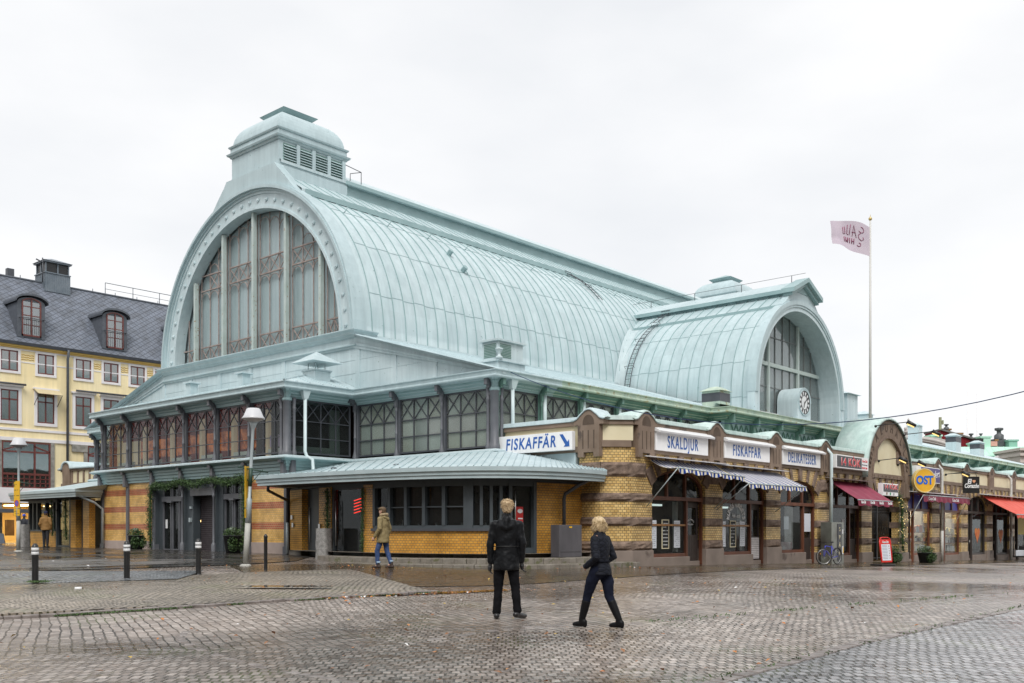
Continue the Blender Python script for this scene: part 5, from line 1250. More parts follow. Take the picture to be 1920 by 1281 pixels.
b=MB(); b.fb(fP,-2.08,2.08,3.88,4.1,-.3,.1)
for k in range(8): a=-1.8+k*.51; b.fb(fP,a,a+.05,3.96,4.02,.1,.14)
for s in (-1.5,1.5): b.fb(fP,s-.2,s+.2,4.7,5.35,.02,.10)
b.build('stone_string',STONS,po)
b=MB(); rows=[]
prof2=[(3.0,3.3)]+[(3.0,RZ)]+[(3.0*math.cos(math.radians(q)),RZ+3.0*math.sin(math.radians(q))) for q in range(6,175,6)]+[(-3.0,RZ),(-3.0,4.6)]
for d,k in ((.24,0),(.22,.08),(.05,.11),(-1.5,.11)):
    rows.append([fP.p(a*(1+k/3),RZ+(z-RZ)*(1+k/3) if z>RZ else z,d) for a,z in prof2])
b.grid(rows,smooth=True); o=b.build('arch_hood',VERD,po); sm=o.modifiers.new('s','SOLIDIFY'); sm.thickness=.05; sm.offset=-1
word='SALUHALL'
for i,ch in enumerate('*'+word+'*'):
    a=math.radians(160-140*i/9); 
    if ch=='*':
        m=MB(); 
        for q in range(3): 
            p=fP.p(2.58*math.cos(a+(q-1)*.09),RZ+2.58*math.sin(a+(q-1)*.09),.165); m.tube([p+Vector((.12*math.cos(t),0,.16*math.sin(t))) for t in [k*.7 for k in range(9)]],.03,5)
        m.build('carved_scroll',MT['shadowed_granite'],po); continue
    text(ch,.62,MT['shadowed_granite'],po,fP.p(2.6*math.cos(a),RZ+2.6*math.sin(a),.17),-90,rot=math.degrees(a)-90,name='carved_letter',sx=.75,bold=.01)
a0,a1=-1.82,1.82; c=0; zs=2.6; arc=[(c-1.82*math.cos(PI*i/16),zs+.85*math.sin(PI*i/16)**.85) for i in range(17)]
y=MB(); y.fpoly(fP,[(-2.1,zs),(-1.82,zs)]+arc[1:-1]+[(1.82,zs),(2.1,zs),(2.1,3.88),(-2.1,3.88)],-.4,.012); y.build('arch_wall',YB2,po)
s=MB()
for k in range(7):
    a=math.radians(18+24*k); ca=-1.82*math.cos(a); za=zs+.85*math.sin(a)**.85; ux=-math.cos(a)*.7; uz=1; l=math.hypot(ux,uz); ux/=l; uz/=l; L_=min((3.87-za)/uz,.9); w=.14
    s.fpoly(fP,[(ca-uz*w*-1,za-ux*w),(ca-uz*w,za+ux*w),(ca-uz*w+ux*L_,min(3.87,za+ux*w+uz*L_)),(ca+uz*w+ux*L_,min(3.87,za-ux*w+uz*L_))],-.04,.06)
s.build('voussoirs',STON,po)
gg=gz(50); b=MB()
for k in range(24): a=-1.75+k*3.5/23; b.tube([fP.p(a,gg+.12,-.5),fP.p(a,2.95 if abs(a)<1.5 else 2.65,-.5)],.014,5)
for z in (gg+.2,gg+1.0,gg+1.15,2.2,2.35): b.fb(fP,-1.8,1.8,z-.02,z+.02,-.53,-.47)
b.fb(fP,-.06,.06,gg+.1,2.7,-.55,-.44)
for s_ in (-1,1):
    for q in range(5):
        cx=s_*(.25+.32*q); b.tube([fP.p(cx+.13*math.cos(t),gg+1.6+.2*math.sin(t),-.48) for t in [i*PI/4 for i in range(9)]],.012,4)
b.build('iron_gate',BLACK,po)
b=MB(); b.fb(fP,-1.82,1.82,gg,gg+.05,-9,-.3); b.fb(fP,-1.82,1.82,gg,3.5,-9.1,-9); b.fb(fP,-1.9,-1.82,gg,3.5,-9,-.4); b.fb(fP,1.82,1.9,gg,3.5,-9,-.4); b.fb(fP,-1.82,1.82,3.46,3.5,-9,-.4)
b.build('passage',brickm('passage_tiles',(.20,.13,.05),(.15,.09,.035),(.05,.04,.03)),po)
b=MB(); b.fb(fP,-.55,.55,gg+.9,gg+1.3,-8.9,-8.8); b.build('passage_lamp',emit('dim_lamp',(1,.6,.3),.6),po)
# rear part of the row on the far left of the hall
ls=thing('left_shop_row','low shop wing with cream and brown timbered parapet on the left of the hall','shop row',(40,60,.4))
f2=Fr((26.7,60.2),(0,-1)); b=MB(); b.fb(f2,0,5.0,.3,4.0,-6,0); b.build('wall',YB2,ls)
b=MB(); b.fb(f2,0,5.0,4.1,4.8,-6,.0); b.build('frieze_panel',CREAM,ls)
b=MB(); b.fb(f2,0,5,3.85,4.1,-6,.06); b.fb(f2,0,5,4.8,4.95,-6,.08)
for k in range(6): b.fb(f2,1.35+k*.75,1.52+k*.75,4.1,4.8,-.1,.05)
b.fb(f2,.35,1.3,3.2,4.95,-.3,.12); b.fpoly(f2,[(.1,4.95)]+[(.83-.55*math.cos(PI*i/12),4.95+.36*math.sin(PI*i/12)) for i in range(13)]+[(1.6,4.95)],-.3,.12)
b.build('parapet',STONS,ls)
b=MB(); b.grid([[f2.p(a,z,d) for a,z in [(-.2,5.0),(.1,5.05)]+[(.83-.62*math.cos(PI*i/12),5.02+.42*math.sin(PI*i/12)) for i in range(13)]+[(1.6,5.06),(5,5.02)]] for d in (.18,-6)],smooth=True); o=b.build('metal_coping',COPL,ls); sm=o.modifiers.new('s','SOLIDIFY'); sm.thickness=.12

# ---------------- kiosks at the corners ----------------
def smooth_path(P,n):
    out=[]
    for i in range(len(P)-1):
        p0=P[max(i-1,0)];p1=P[i];p2=P[i+1];p3=P[min(i+2,len(P)-1)]
        for k in range(n):
            t=k/n; out.append(tuple(.5*((2*p1[j])+(-p0[j]+p2[j])*t+(2*p0[j]-5*p1[j]+4*p2[j]-p3[j])*t*t+(-p0[j]+3*p1[j]-3*p2[j]+p3[j])*t**3) for j in (0,1)))
    out.append(P[-1]); return out
kio=thing('corner_kiosk','curved yellow brick corner shop under a broad pale metal canopy roof','kiosk',(23.5,25,.2))
K=kio
# wall line from the entrance block round to the shops; pieces in metres along it
WP=[(22.85,31.75),(22.30,29.6),(21.98,27.6),(21.85,25.6),(21.9,24.0),(22.15,22.6),(22.55,21.6),(23.25,20.95),(24.3,20.6),(25.5,20.5),(26.7,20.5)]
WS=smooth_path(WP,5); 
LL=[0]
for a,c in zip(WS,WS[1:]): LL.append(LL[-1]+math.dist(a,c))
def wpt(s,d=0.):
    s=max(0,min(LL[-1]-1e-6,s))
    for i in range(len(WS)-1):
        if s<=LL[i+1]:
            k=(s-LL[i])/(LL[i+1]-LL[i]); dx,dy=WS[i+1][0]-WS[i][0],WS[i+1][1]-WS[i][1]; h=math.hypot(dx,dy)
            return (WS[i][0]+dx*k+dy/h*d,WS[i][1]+dy*k-dx/h*d)
def px_s(px):
    """distance along the wall whose direction from the origin matches a bearing"""
    best=None
    for i in range(600):
        s=LL[-1]*i/599; x,y=wpt(s); X=ST*x-CT*y; Yc=CT*x+ST*y; e=abs(X/Yc-(px-960)/1850)
        if best is None or e<best[0]: best=(e,s)
    return best[1]
def cwall(mb,s0,s1,z0,z1,d0,d1,step=.35):
    n=max(1,int(math.ceil((s1-s0)/step)))
    for i in range(n):
        a=s0+(s1-s0)*i/n; c=s0+(s1-s0)*(i+1)/n
        P=[wpt(a,d1),wpt(c,d1),wpt(c,d0),wpt(a,d0)]
        b0=len(mb.f); mb.hexa([(x,y,z0) for x,y in P]+[(x,y,z1) for x,y in P])
        mb.uv[b0+2]=[(a,z0),(c,z0),(c,z1),(a,z1)]
s545,s565,s598,s620,s634,s683,s700,s1000,s955,s1008=[px_s(q) for q in (545,566,598,620,634,681,698,1000,954,1006)]
zb,zt=.50,2.80
b=MB(); cwall(b,s545-.05,s565,zb,zt,-.3,0); cwall(b,s598,s620,zb,zt,-.3,0); cwall(b,s683,s700,zb,zt,-.3,0); cwall(b,s700,s955,zb,1.22,-.3,0); cwall(b,s1008,LL[-1],zb,zt,-.3,0)
b.build('brick_wall',YB,K)
b=MB(); cwall(b,0,s565,.15,zb,-.3,.03); cwall(b,s598,s620,.15,zb,-.3,.03); cwall(b,s683,LL[-1],.15,zb,-.3,.02); b.build('plinth',KERB,K)
b=MB(); cwall(b,s565,s598,.3,2.8,-.35,-.25); d=b.build('grey_door',DG,K); b=MB(); x,y=wpt(s565+.25,-.2); b.tube([(x,y,.8),(x,y,2.1)],.02,8); b.build('handle',STEEL,d)
b=MB(); cwall(b,s620,s620+.12,.35,2.8,-.2,-.05); cwall(b,s683-.12,s683,.35,2.8,-.2,-.05); cwall(b,s620,s683,.35,.48,-.2,-.05); cwall(b,s620,s683,2.68,2.8,-.2,-.05); d=b.build('glass_door',DG,K)
b=MB(); cwall(b,s620+.1,s683-.1,.45,2.7,-.14,-.13,9); b.build('pane',GLD,d)
b=MB()
for q in (.5,): x,y=wpt(s620+.35,.0); b.tube([(x,y,.7),(x,y,2.3)],.018,8)
b.build('handle',STEEL,d)
NEON=emit('red_neon',(1,.03,.01),2.5)
b=MB()
for i in range(5):
    P=[]
    for k in range(6): x,y=wpt(s620+.6+k*.18,-.6); P.append((x,y,2.30-i*.11+k*.028))
    b.tube(P,.016,6)
b.build('neon_lines',NEON,d)
# windows
b=MB(); cwall(b,s700,s955,1.22,1.30,-.25,.08); b.build('window_ledge',IRON,K)
b=MB(); nw=5; sm=px_s(868); edges=[s700+(sm-s700)*i/nw for i in range(nw+1)]+[sm+.22+(s955-sm-.22)*i/4 for i in range(5)]
cwall(b,s700,s955,1.30,1.40,-.22,-.02); cwall(b,s700,s955,2.66,2.9,-.22,-.02); cwall(b,0,LL[-1],2.8,2.95,-.3,-.05); cwall(b,s700,sm,1.98,2.02,-.2,-.06)
for i,e in enumerate(edges): cwall(b,e,e+(.12 if i<6 else .10),1.4,2.66,-.22,-.0)
cwall(b,sm,sm+.3,1.3,2.8,-.24,.0)
wk=b.build('window',DG,K); b=MB(); cwall(b,s700,s955,1.4,2.66,-.15,-.14,.4); b.build('pane',GLD,wk)
b=MB(); cwall(b,s955,s955+.12,.5,2.8,-.2,.0); cwall(b,s1008-.12,s1008,.5,2.8,-.2,.0); cwall(b,s955,s1008,.5,.68,-.2,-.02); cwall(b,s955,s1008,2.66,2.8,-.2,-.02); d=b.build('entrance_door',DG,K)
b=MB(); cwall(b,s955,s1008,.65,2.7,-.14,-.13,9); b.build('pane',GLD,d)
b=MB(); x,y=wpt(s955+.2,.05); b.tube([(x,y,1.2),(x,y,2.5)],.02,8); b.build('handle',STEEL,d)
po_s=px_s(978); b=MB(); cwall(b,po_s-.13,po_s+.15,1.45,2.0,-.13,-.12,9); pst=b.build('door_poster',pm('red_poster',(.45,.02,.02),rough=.4,scale=5,col2=(.55,.03,.03)),K)
m=MB(); x,y=wpt(po_s,-.115); fk=Fr((x,y),(wpt(po_s+.1)[0]-wpt(po_s)[0],wpt(po_s+.1)[1]-wpt(po_s)[1])); m.fpoly(fk,[(.1*math.cos(t)+.02,1.86+.07*math.sin(t)) for t in [i*PI/8 for i in range(16)]],0,.004); m.fb(fk,-.06,.12,1.60,1.64,0,.004); m.fb(fk,-.13,.14,1.45,1.49,0,.004); m.build('speech_bubble',WHITE,pst)
# things inside the windows
b=MB(); 
for i in range(14):
    s_=s700+.5+i*(s955-s700-.6)/14; x,y=wpt(s_,-.5-random.random()*.3); 
    if i%3==0: b.lathe([(.04,0),(.045,.1),(.05,.1),(.0,.1)],(x,y,1.4),8)
    elif i%3==1: b.lathe([(.03,0),(.03,.12),(.012,.17),(.012,.2)],(x,y,1.4),8)
b.build('window_things',WHITE,K)
b=MB(); x,y=wpt(s955-1.2,-1.2)
for i in range(7): b.sphere((x+random.uniform(-.45,.45),y+random.uniform(-.3,.3),2.35+random.uniform(-.2,.2)),.17,10,8)
b.build('paper_globe_lamps',pm('paper_globe',(.25,.26,.26),rough=.5,scale=2,col2=(.32,.33,.33)),K)
b=MB(); P=[wpt(LL[-1]*i/20,-.35) for i in range(21)]; c=(25.2,25.5)
b.grid([[(x,y,z) for x,y in P] for z in (.5,)]+[[(24.8,c[1]+(1-i/10)*5,.5) for i in range(21)]]); b.build('floor',DARK,K)
b=MB(); b.box(24.9,25,20.9,31.5,.5,2.8); b.box(23.2,26.6,31.5,31.6,.5,2.8); b.build('inner_wall',pm('inner_dark_green',(.035,.04,.038),rough=.7,scale=1,col2=(.05,.055,.05)),K)
# canopy
EP=[(20.6,30.35),(20.6,28.6),(20.72,26.6),(21.0,24.2),(21.45,22.3),(22.15,20.9),(23.2,19.95),(24.4,19.48),(25.6,19.36),(26.72,19.45)]
ES=smooth_path(EP,6)
LE=[0]
for a,c in zip(ES,ES[1:]): LE.append(LE[-1]+math.dist(a,c))
def inner(t):
    Q=[(22.6,31.9,3.32),(26.28,32.02,4.12),(26.28,28.0,4.14),(26.28,24.16,4.16),(26.66,22.3,3.86),(26.7,20.4,3.42),(26.7,19.6,3.3)]
    ks=[0,.30,.47,.66,.78,.92,1.0]
    for i in range(6):
        if t<=ks[i+1]+1e-9:
            k=(t-ks[i])/(ks[i+1]-ks[i]); return tuple(Q[i][j]+(Q[i+1][j]-Q[i][j])*k for j in range(3))
    return Q[-1]
rows=[]; M_=6
for i,(x,y) in enumerate(ES):
    t=LE[i]/LE[-1]; ix,iy,iz=inner(t); rows.append([(x+(ix-x)*j/M_,y+(iy-y)*j/M_,3.22+(iz-3.22)*(j/M_)**1.0) for j in range(M_+1)])
b=MB(); b.grid(rows,smooth=True); b.f=[f[::-1] for f in b.f] ; cr_=b.build('canopy_roof',COPL,K)
b=MB()
for i in range(0,len(ES),1):
    r=rows[i]; seam(b,[r[0],r[3],r[-1]],.025,.03)
    if False:
        r2=rows[i+1]; seam(b,[tuple((r[0][k]+r2[0][k])/2 for k in range(3)),tuple((r[-1][k]+r2[-1][k])/2 for k in range(3))],.025,.03)
b.build('canopy_seams',COP,K)
for px_,py_ in ((21.6,28.2),(21.9,25.2),(22.6,22.6)):
    m=MB(); m.sphere((px_+.6,py_,3.45),.12,10,6,(1,1,.5)); m.build('roof_cowl',IRON,K)
fpro=[(-.28,2.86),(.0-.1,2.86),(-.1,2.97),(-.06,2.97),(-.06,3.07),(0,3.09),(0,3.22),(-.03,3.235),(-.28,3.24)]
b=MB(); b.sweep([(22.7,31.3),(20.6,30.8)]+ES,fpro); b.build('canopy_fascia',FASC,K)
b=MB(); q=[(x+.12*(24.5-x)/4,y) for x,y in ES]
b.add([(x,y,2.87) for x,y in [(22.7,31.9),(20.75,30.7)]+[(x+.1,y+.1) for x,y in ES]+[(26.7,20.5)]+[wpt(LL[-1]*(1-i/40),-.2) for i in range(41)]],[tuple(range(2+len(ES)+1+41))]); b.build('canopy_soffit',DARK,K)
# downpipes of the kiosk
b=MB(); b.tube([(21.1,30.6,2.95),(21.2,30.8,2.72),(22.75,31.75,2.4),(22.82,31.85,2.25),(22.82,31.85,1.5)],.055,8); b.build('downpipe',IRON,K)
b=MB(); b.tube([(22.82,31.85,1.55),(22.82,31.85,.35)],.062,8); b.build('downpipe_foot',SILV,K)
b=MB(); b.tube([(25.9,19.6,2.9),(25.7,19.8,2.75),(25.55,20.3,2.45),(25.55,20.35,2.3),(25.55,20.35,1.35)],.06,8); b.build('downpipe',IRON,K)
b=MB(); b.tube([(25.55,20.35,1.4),(25.55,20.35,.45)],.066,8); b.sphere((25.5,20.27,.95),.05,8,6); b.build('downpipe_foot',SILV,K)
for s_,z in ((s545+.25,1.75),(s545+.35,1.45),(s598+.12,1.4)):
    x,y=wpt(s_,.02); m=MB(); m.box(x-.05,x+.03,y-.05,y+.05,z-.08,z+.08); m.build('wall_switch',STEEL,K)
# steps round the kiosk
def stepband(P,z,wid,name,label,zg=None):
    Q=smooth_path(P,6); b=MB(); L_=[0]
    for a,c in zip(Q,Q[1:]): L_.append(L_[-1]+math.dist(a,c))
    def at(s):
        for i in range(len(Q)-1):
            if s<=L_[i+1]: 
                k=(s-L_[i])/(L_[i+1]-L_[i]); dx,dy=Q[i+1][0]-Q[i][0],Q[i+1][1]-Q[i][1]; h=math.hypot(dx,dy); return Q[i][0]+dx*k,Q[i][1]+dy*k,-dy/h,dx/h
        return Q[-1][0],Q[-1][1],-dy/h,dx/h
    s=0; 
    while s<L_[-1]-.2:
        l=random.uniform(1.1,1.7); e=min(L_[-1]-1e-3,s+l); n=4; j=random.uniform(-.008,.008)
        for k in range(n):
            a=at(s+.008+(e-s-.012)*k/n); c=at(s+.008+(e-s-.012)*(k+1)/n)
            P4=[(a[0],a[1]),(c[0],c[1]),(c[0]+c[2]*wid,c[1]+c[3]*wid),(a[0]+a[2]*wid,a[1]+a[3]*wid)]
            b.hexa([(x,y,-.3) for x,y in P4]+[(x,y,z+j) for x,y in P4])
        s=e
    o=b.build(name,KERB,bevel=.02); tag(o,label,'steps'); return o
stepband([(21.1,28.1),(20.55,26.6),(20.38,24.4),(20.55,22.4),(21.2,20.7),(22.4,19.5),(24.0,18.85),(25.8,18.6),(27.2,18.45)],.20,1.2,'stone_step','lower mossy granite step curving round the corner kiosk')
stepband([(21.3,28.0),(21.0,26.6),(20.85,24.5),(21.0,22.7),(21.6,21.1),(22.7,20.0),(24.1,19.3),(25.6,19.05),(26.6,18.98)],.37,1.0,'stone_step','upper mossy granite step at the foot of the kiosk wall')
b=MB(); b.add([(x,y,.50) for x,y in [wpt(LL[-1]*i/40,.45 if 2<i else .1) for i in range(41)]]+[(x,y,.50) for x,y in [wpt(LL[-1]*(40-i)/40,-.3) for i in range(41)]],[tuple(range(82))]); 
o=b.build('stone_landing',KERB,K)
# left kiosk
k2=thing('left_kiosk','small brick kiosk with a pale flat canopy at the left end of the hall','kiosk',(23,51,.4))
b=MB(); 
f3=Fr((22.3,54.3),(0,-1))
b.fb(f3,0,3.35,.35,1.25,-.3,0); b.fb(f3,5.0,5.55,.35,2.8,-.3,0); b.fb(f3,6.35,7.0,.35,2.8,-.3,0); b.build('brick_wall',YB,k2)
b=MB(); b.fb(f3,0,3.4,1.22,1.3,-.3,.06); b.fb(f3,0,3.4,2.7,2.85,-.3,0)
for a in (0,.5,1.0,2.0,2.95): b.fb(f3,a,a+.13,1.3,2.7,-.2,0)
b.fb(f3,3.3,3.45,.35,2.85,-.2,0); b.fb(f3,4.85,5.0,.35,2.85,-.2,0); b.fb(f3,3.4,4.9,.35,.5,-.2,-.03); w=b.build('window',DG,k2)
b=MB(); b.fb(f3,.1,3.3,1.3,2.7,-.13,-.12); b.fb(f3,3.4,4.9,.5,2.8,-.13,-.12); b.build('pane',GLD,w)
b=MB(); b.fb(f3,5.55,6.35,.35,2.85,-.4,-.3); b.build('grey_door',DG,k2)
b=MB(); b.fb(f3,1.1,2.0,1.3,1.95,-1.2,-1.1); b.fb(f3,2.15,2.9,1.3,2.0,-1.2,-1.1); b.build('lit_display',emit('display_glow',(.9,.6,.25),.55),k2)
b=MB(); b.fb(f3,0,7,.35,2.85,-2.5,-2.4); b.build('inner_wall',MT['inner_dark_green'],k2)
EP2=[(24.5,57.2),(22.6,56.4),(21.4,54.6),(21.1,52.0),(21.1,49.0),(21.15,46.3),(22.8,46.9)]
b=MB(); b.sweep(smooth_path(EP2[:6],4)+[EP2[6]],fpro); b.build('canopy_fascia',FASC,k2)
E2=smooth_path(EP2[:6],4); rows=[[(x,y,3.22),(x+(26.3-x)*.5,y+(min(54.8,max(47.3,y))-y)*.5,3.62),(26.3,min(54.8,max(47.3,y)),4.1)] for x,y in E2]
b=MB(); b.grid(rows,smooth=False); b.f=[f[::-1] for f in b.f]; b.add([(21.15,46.3,3.22),(22.8,46.9,3.24),(22.95,47.2,3.5),(26.3,47.3,4.1)],[(0,1,2,3)]); b.build('canopy_roof',COPL,k2)
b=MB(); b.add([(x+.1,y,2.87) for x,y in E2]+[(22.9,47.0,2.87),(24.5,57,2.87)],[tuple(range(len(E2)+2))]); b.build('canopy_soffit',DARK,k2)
b=MB(); b.tube([(21.5,46.6,2.9),(22.3,46.75,2.6),(22.75,46.85,2.3),(22.75,46.85,.4)],.06,8); b.build('downpipe',SILV,k2)
b=MB()
for a in (3.6,4.8): b.tube([f3.p(a,2.2,0),f3.p(a,2.85,.7)],.02,5)
b.build('canopy_bracket',IRON,k2)
# ---------------- signs ----------------
def sign_box(name,label,fr,a0,a1,z0,z1,d0,d1,mat,cat='sign',hood=False,group=None):
    b=MB(); b.fb(fr,a0,a1,z0,z1,d0,d1); t=thing(name,label,cat,tuple(fr.p((a0+a1)/2,z0,(d0+d1)/2)),group)
    b.build('board',mat,t,bevel=.01)
    if hood:
        h=MB(); h.hexa([fr.p(a0-.05,z1-.12,d1+.17),fr.p(a1+.2,z1-.12,d1+.17),fr.p(a1+.2,z1-.06,d0),fr.p(a0-.05,z1-.06,d0),fr.p(a0-.05,z1-.05,d1+.19),fr.p(a1+.2,z1-.05,d1+.19),fr.p(a1+.2,z1+.10,d0),fr.p(a0-.05,z1+.10,d0)]); h.build('lamp_hood',WHITE,t,bevel=.01)
    return t
t=sign_box('shop_sign','tilted white sign reading FISKAFFÄR with a blue arrow above the kiosk canopy',Fr((26.7,24.1),(0,-1)),-.15,3.42,3.98,4.62,.12,.30,SIGNW)
fk=Fr((26.7,24.1),(0,-1)); text('FISKAFFÄR',.56,BLUE,t,fk.p(1.55,4.29,.305),180,width=2.3,shear=.12,bold=.009,sp=1.18)
m=MB(); m.fpoly(fk,[(2.88,4.53),(3.02,4.53),(3.22,4.26),(3.29,4.34),(3.31,4.10),(3.06,4.10),(3.13,4.17)],.30,.31); m.build('arrow',BLUE,t)
for lab,a0,a1,s,w in (('white sign reading SKALDJUR under a white lamp hood',28.78,32.28,'SKALDJUR',2.05),('white sign reading FISKAFFAR without dots on the long shop row',33.52,37.18,'FISKAFFAR',2.25),('white sign reading DELIKATESSER beside the white downpipe',38.35,42.0,'DELIKATESSER',2.7)):
    t=sign_box('shop_sign',lab,fQ,a0,a1,4.02,4.74,.06,.13,SIGNW,hood=True,group='white shop signs with blue letters')
    text(s,.60,BLUE,t,fQ.p((a0+a1)/2+(.0 if s!='FISKAFFAR' else -.1),4.33,.135),-90,width=w,bold=.005,sp=1.22)
RED=pm('red_letters',(.62,.02,.03),rough=.4,scale=3,col2=(.7,.03,.04)); CHAR=pm('charcoal_panel',(.03,.032,.038),rough=.4,scale=3,col2=(.045,.047,.055))
def kok(fr,a0,a1,z0,z1,d,t,facing,panel=True):
    w=a1-a0; m=MB(); m.fb(fr,a0+.08,a0+w*(.78 if panel else .97),z0+.05+(0 if panel else .14),z1-.05,d,d+.006); m.build('dark_panel',CHAR,t)
    c=a0+w*(.42 if panel else .5); zc=(z0+z1)/2+(-.02 if panel else .12); h=(z1-z0)*(.62 if panel else .4)
    text('14 KOK',h*1.3,WHITE,t,fr.p(c,zc,d+.01),facing,width=w*(.60 if panel else .84),bold=.018,sp=1.12)
    text('14 KOK',h*1.3,RED,t,fr.p(c,zc,d+.016),facing,width=w*(.59 if panel else .83),bold=.008,sp=1.12)
    m=MB(); m.fpoly(fr,[(c+w*.10-.05,zc+h*.52),(c+w*.10+.05,zc+h*.52),(c+w*.10+.012,zc+h*.9),(c+w*.10-.012,zc+h*.9)],d+.01,d+.016); m.build('flame_mark',RED,t)
t=sign_box('shop_sign','long black and white sign reading 14 KÖK in red letters above the maroon awning',fQ,43.2,46.9,4.11,4.72,.06,.34,SIGNW)
kok(fQ,43.2,46.9,4.11,4.72,.34,t,-90)
text('Coca-Cola',.16,RED,t,fQ.p(46.45,4.55,.345),-90,width=.6,shear=.25); text('Restaurang',.08,INK,t,fQ.p(46.45,4.38,.345),-90,width=.6); text('031-711 12 06',.13,RED,t,fQ.p(46.45,4.22,.345),-90,width=.6)
fH=Fr((48.0,18.1),(1,0)); fHp=Fr((47.2,18.2),(1,0))
t=sign_box('shop_sign','small boxed 14 KÖK sign with bottle emblems hanging beside the gateway',fHp,0,2.0,2.94,3.54,-.12,.12,SIGNW)
kok(fHp,0,2.0,2.94,3.54,.125,t,-90,False)
m=MB(); 
for k,c in enumerate((.5,.95,1.4)): m.m=k; m.ring(fHp,c,3.04,.001,.07,.125,.132,0,360,14)
m.build('emblems',[LV[2],pm('emblem_green',(.02,.3,.12),rough=.5,scale=3,col2=(.03,.36,.15)),pm('emblem_grey',(.3,.3,.3),rough=.5,scale=3,col2=(.4,.4,.4))],t)
# cheese shop disc and purple board
PURP=pm('purple_board',(.045,.03,.17),rough=.4,scale=3,col2=(.06,.04,.21)); YEL=pm('yellow_disc',(.78,.42,.03),rough=.4,scale=2,col2=(.85,.5,.05)); BLU2=pm('bright_blue',(.01,.14,.62),rough=.4,scale=3,col2=(.015,.16,.68))
t=sign_box('shop_sign','purple sign with white script lettering behind the round OST disc',fQ,53.2,56.9,3.86,4.7,.06,.4,SIGNW)
m=MB(); m.fb(fQ,53.9,56.85,3.9,4.66,.4,.41); m.build('purple_panel',PURP,t); text("Ostanders",.56,WHITE,t,fQ.p(55.6,4.27,.415),-90,width=2.3,shear=.4,rot=6)
t=thing('round_sign','round yellow sign reading OST in blue letters on a bracket by the gateway','sign',(53.3,18.1,3.0)); fO=Fr((53.1,18.2),(.80,-.60))
m=MB(); m.ring(fO,0,3.88,.001,.62,-.1,.1,0,360,40); m.build('disc',YEL,t); m=MB(); m.ring(fO,0,3.88,.585,.635,-.115,.115,0,360,40); m.build('rim',pm('cream_rim',(.75,.6,.25),rough=.4,scale=3,col2=(.8,.66,.3)),t)
text('OST',.60,BLU2,t,fO.p(0,3.88,.11),math.degrees(math.atan2(fO.ed.y,fO.ed.x)),width=1.0,bold=.022)
m=MB(); 
for z in (3.6,4.15): m.tube([(52.7,18.95,z),(52.85,18.4,z)],.03,8)
m.build('bracket',IRON,t)
t=thing('hanging_sign','square black hanging sign with white script El Corazón and an orange heart','sign',(60.4,17.9,2.9)); fE=Fr((59.75,18.25),(.78,-.62))
m=MB(); m.fb(fE,0,1.02,3.42,4.38,-.04,.04); m.build('board',BLACK,t,bevel=.01)
fa=math.degrees(math.atan2(fE.ed.y,fE.ed.x)); text('El',.38,WHITE,t,fE.p(.36,4.08,.045),fa,width=.27,shear=.2,bold=.012); text('Corazón',.34,WHITE,t,fE.p(.51,3.83,.045),fa,width=.92,shear=.2,bold=.010)
P=[]
for i in range(30):
    q=2*PI*i/30; P.append((.66+.10*math.sin(q)**3,4.10+.0065*(13*math.cos(q)-5*math.cos(2*q)-2*math.cos(3*q)-math.cos(4*q))))
m=MB(); m.fpoly(fE,P,.04,.05); m.build('heart',pm('peach_heart',(.7,.32,.18),rough=.5,scale=3,col2=(.75,.38,.22)),t)
m=MB(); m.tube([(60.2,18.95,4.6),(60.2,17.6,4.6)],.03,6)
for a in (.15,.85): q=fE.p(a,4.38,0); m.tube([q,(q.x,q.y+.05,4.6)],.015,5)
m.build('bracket',BLACK,t)
# lettering on the second fish shop's window
kw=D.objects.new('k',None) if False else None
w0,w1=info[1][0],info[1][1]; c=(w0+w1)/2+.12; zc=1.62; lt=thing('window_lettering','white arched KUNGSTORGETS lettering on the second fish shop window','lettering',(c,SY+.3,1.2))
for i,ch in enumerate('KUNGSTORGETS'):
    a=math.radians(172-164*i/11); text(ch,.28,WHITE,lt,fQ.p(c+.62*math.cos(a),zc+.04+.60*math.sin(a),-.172),-90,rot=math.degrees(a)-90,name='letter',bold=.010,sx=.85)
text('Fisk- och',.25,WHITE,lt,fQ.p(c+.0,zc+.2,-.172),-90,width=.62,shear=.25,name='letter'); text('Delikatessaffär',.25,WHITE,lt,fQ.p(c,zc-.08,-.172),-90,width=.95,shear=.25,name='letter')
d0,d1=info[0][3],info[0][4]; lt=thing('window_lettering','small arched white lettering on the first fish shop door','lettering',(d0+.5,SY+.4,1.5))
for i,ch in enumerate('KUNGSTORGETS'):
    a=math.radians(150-120*i/11); text(ch,.075,WHITE,lt,fQ.p((d0+d1)/2+.26*math.cos(a),1.45+.2*math.sin(a),-.29),-90,rot=math.degrees(a)-90,name='letter')
text('Fiskaffär',.08,WHITE,lt,fQ.p((d0+d1)/2,1.47,-.29),-90,width=.4,name='letter')
m=MB(); b0=info[2][3]
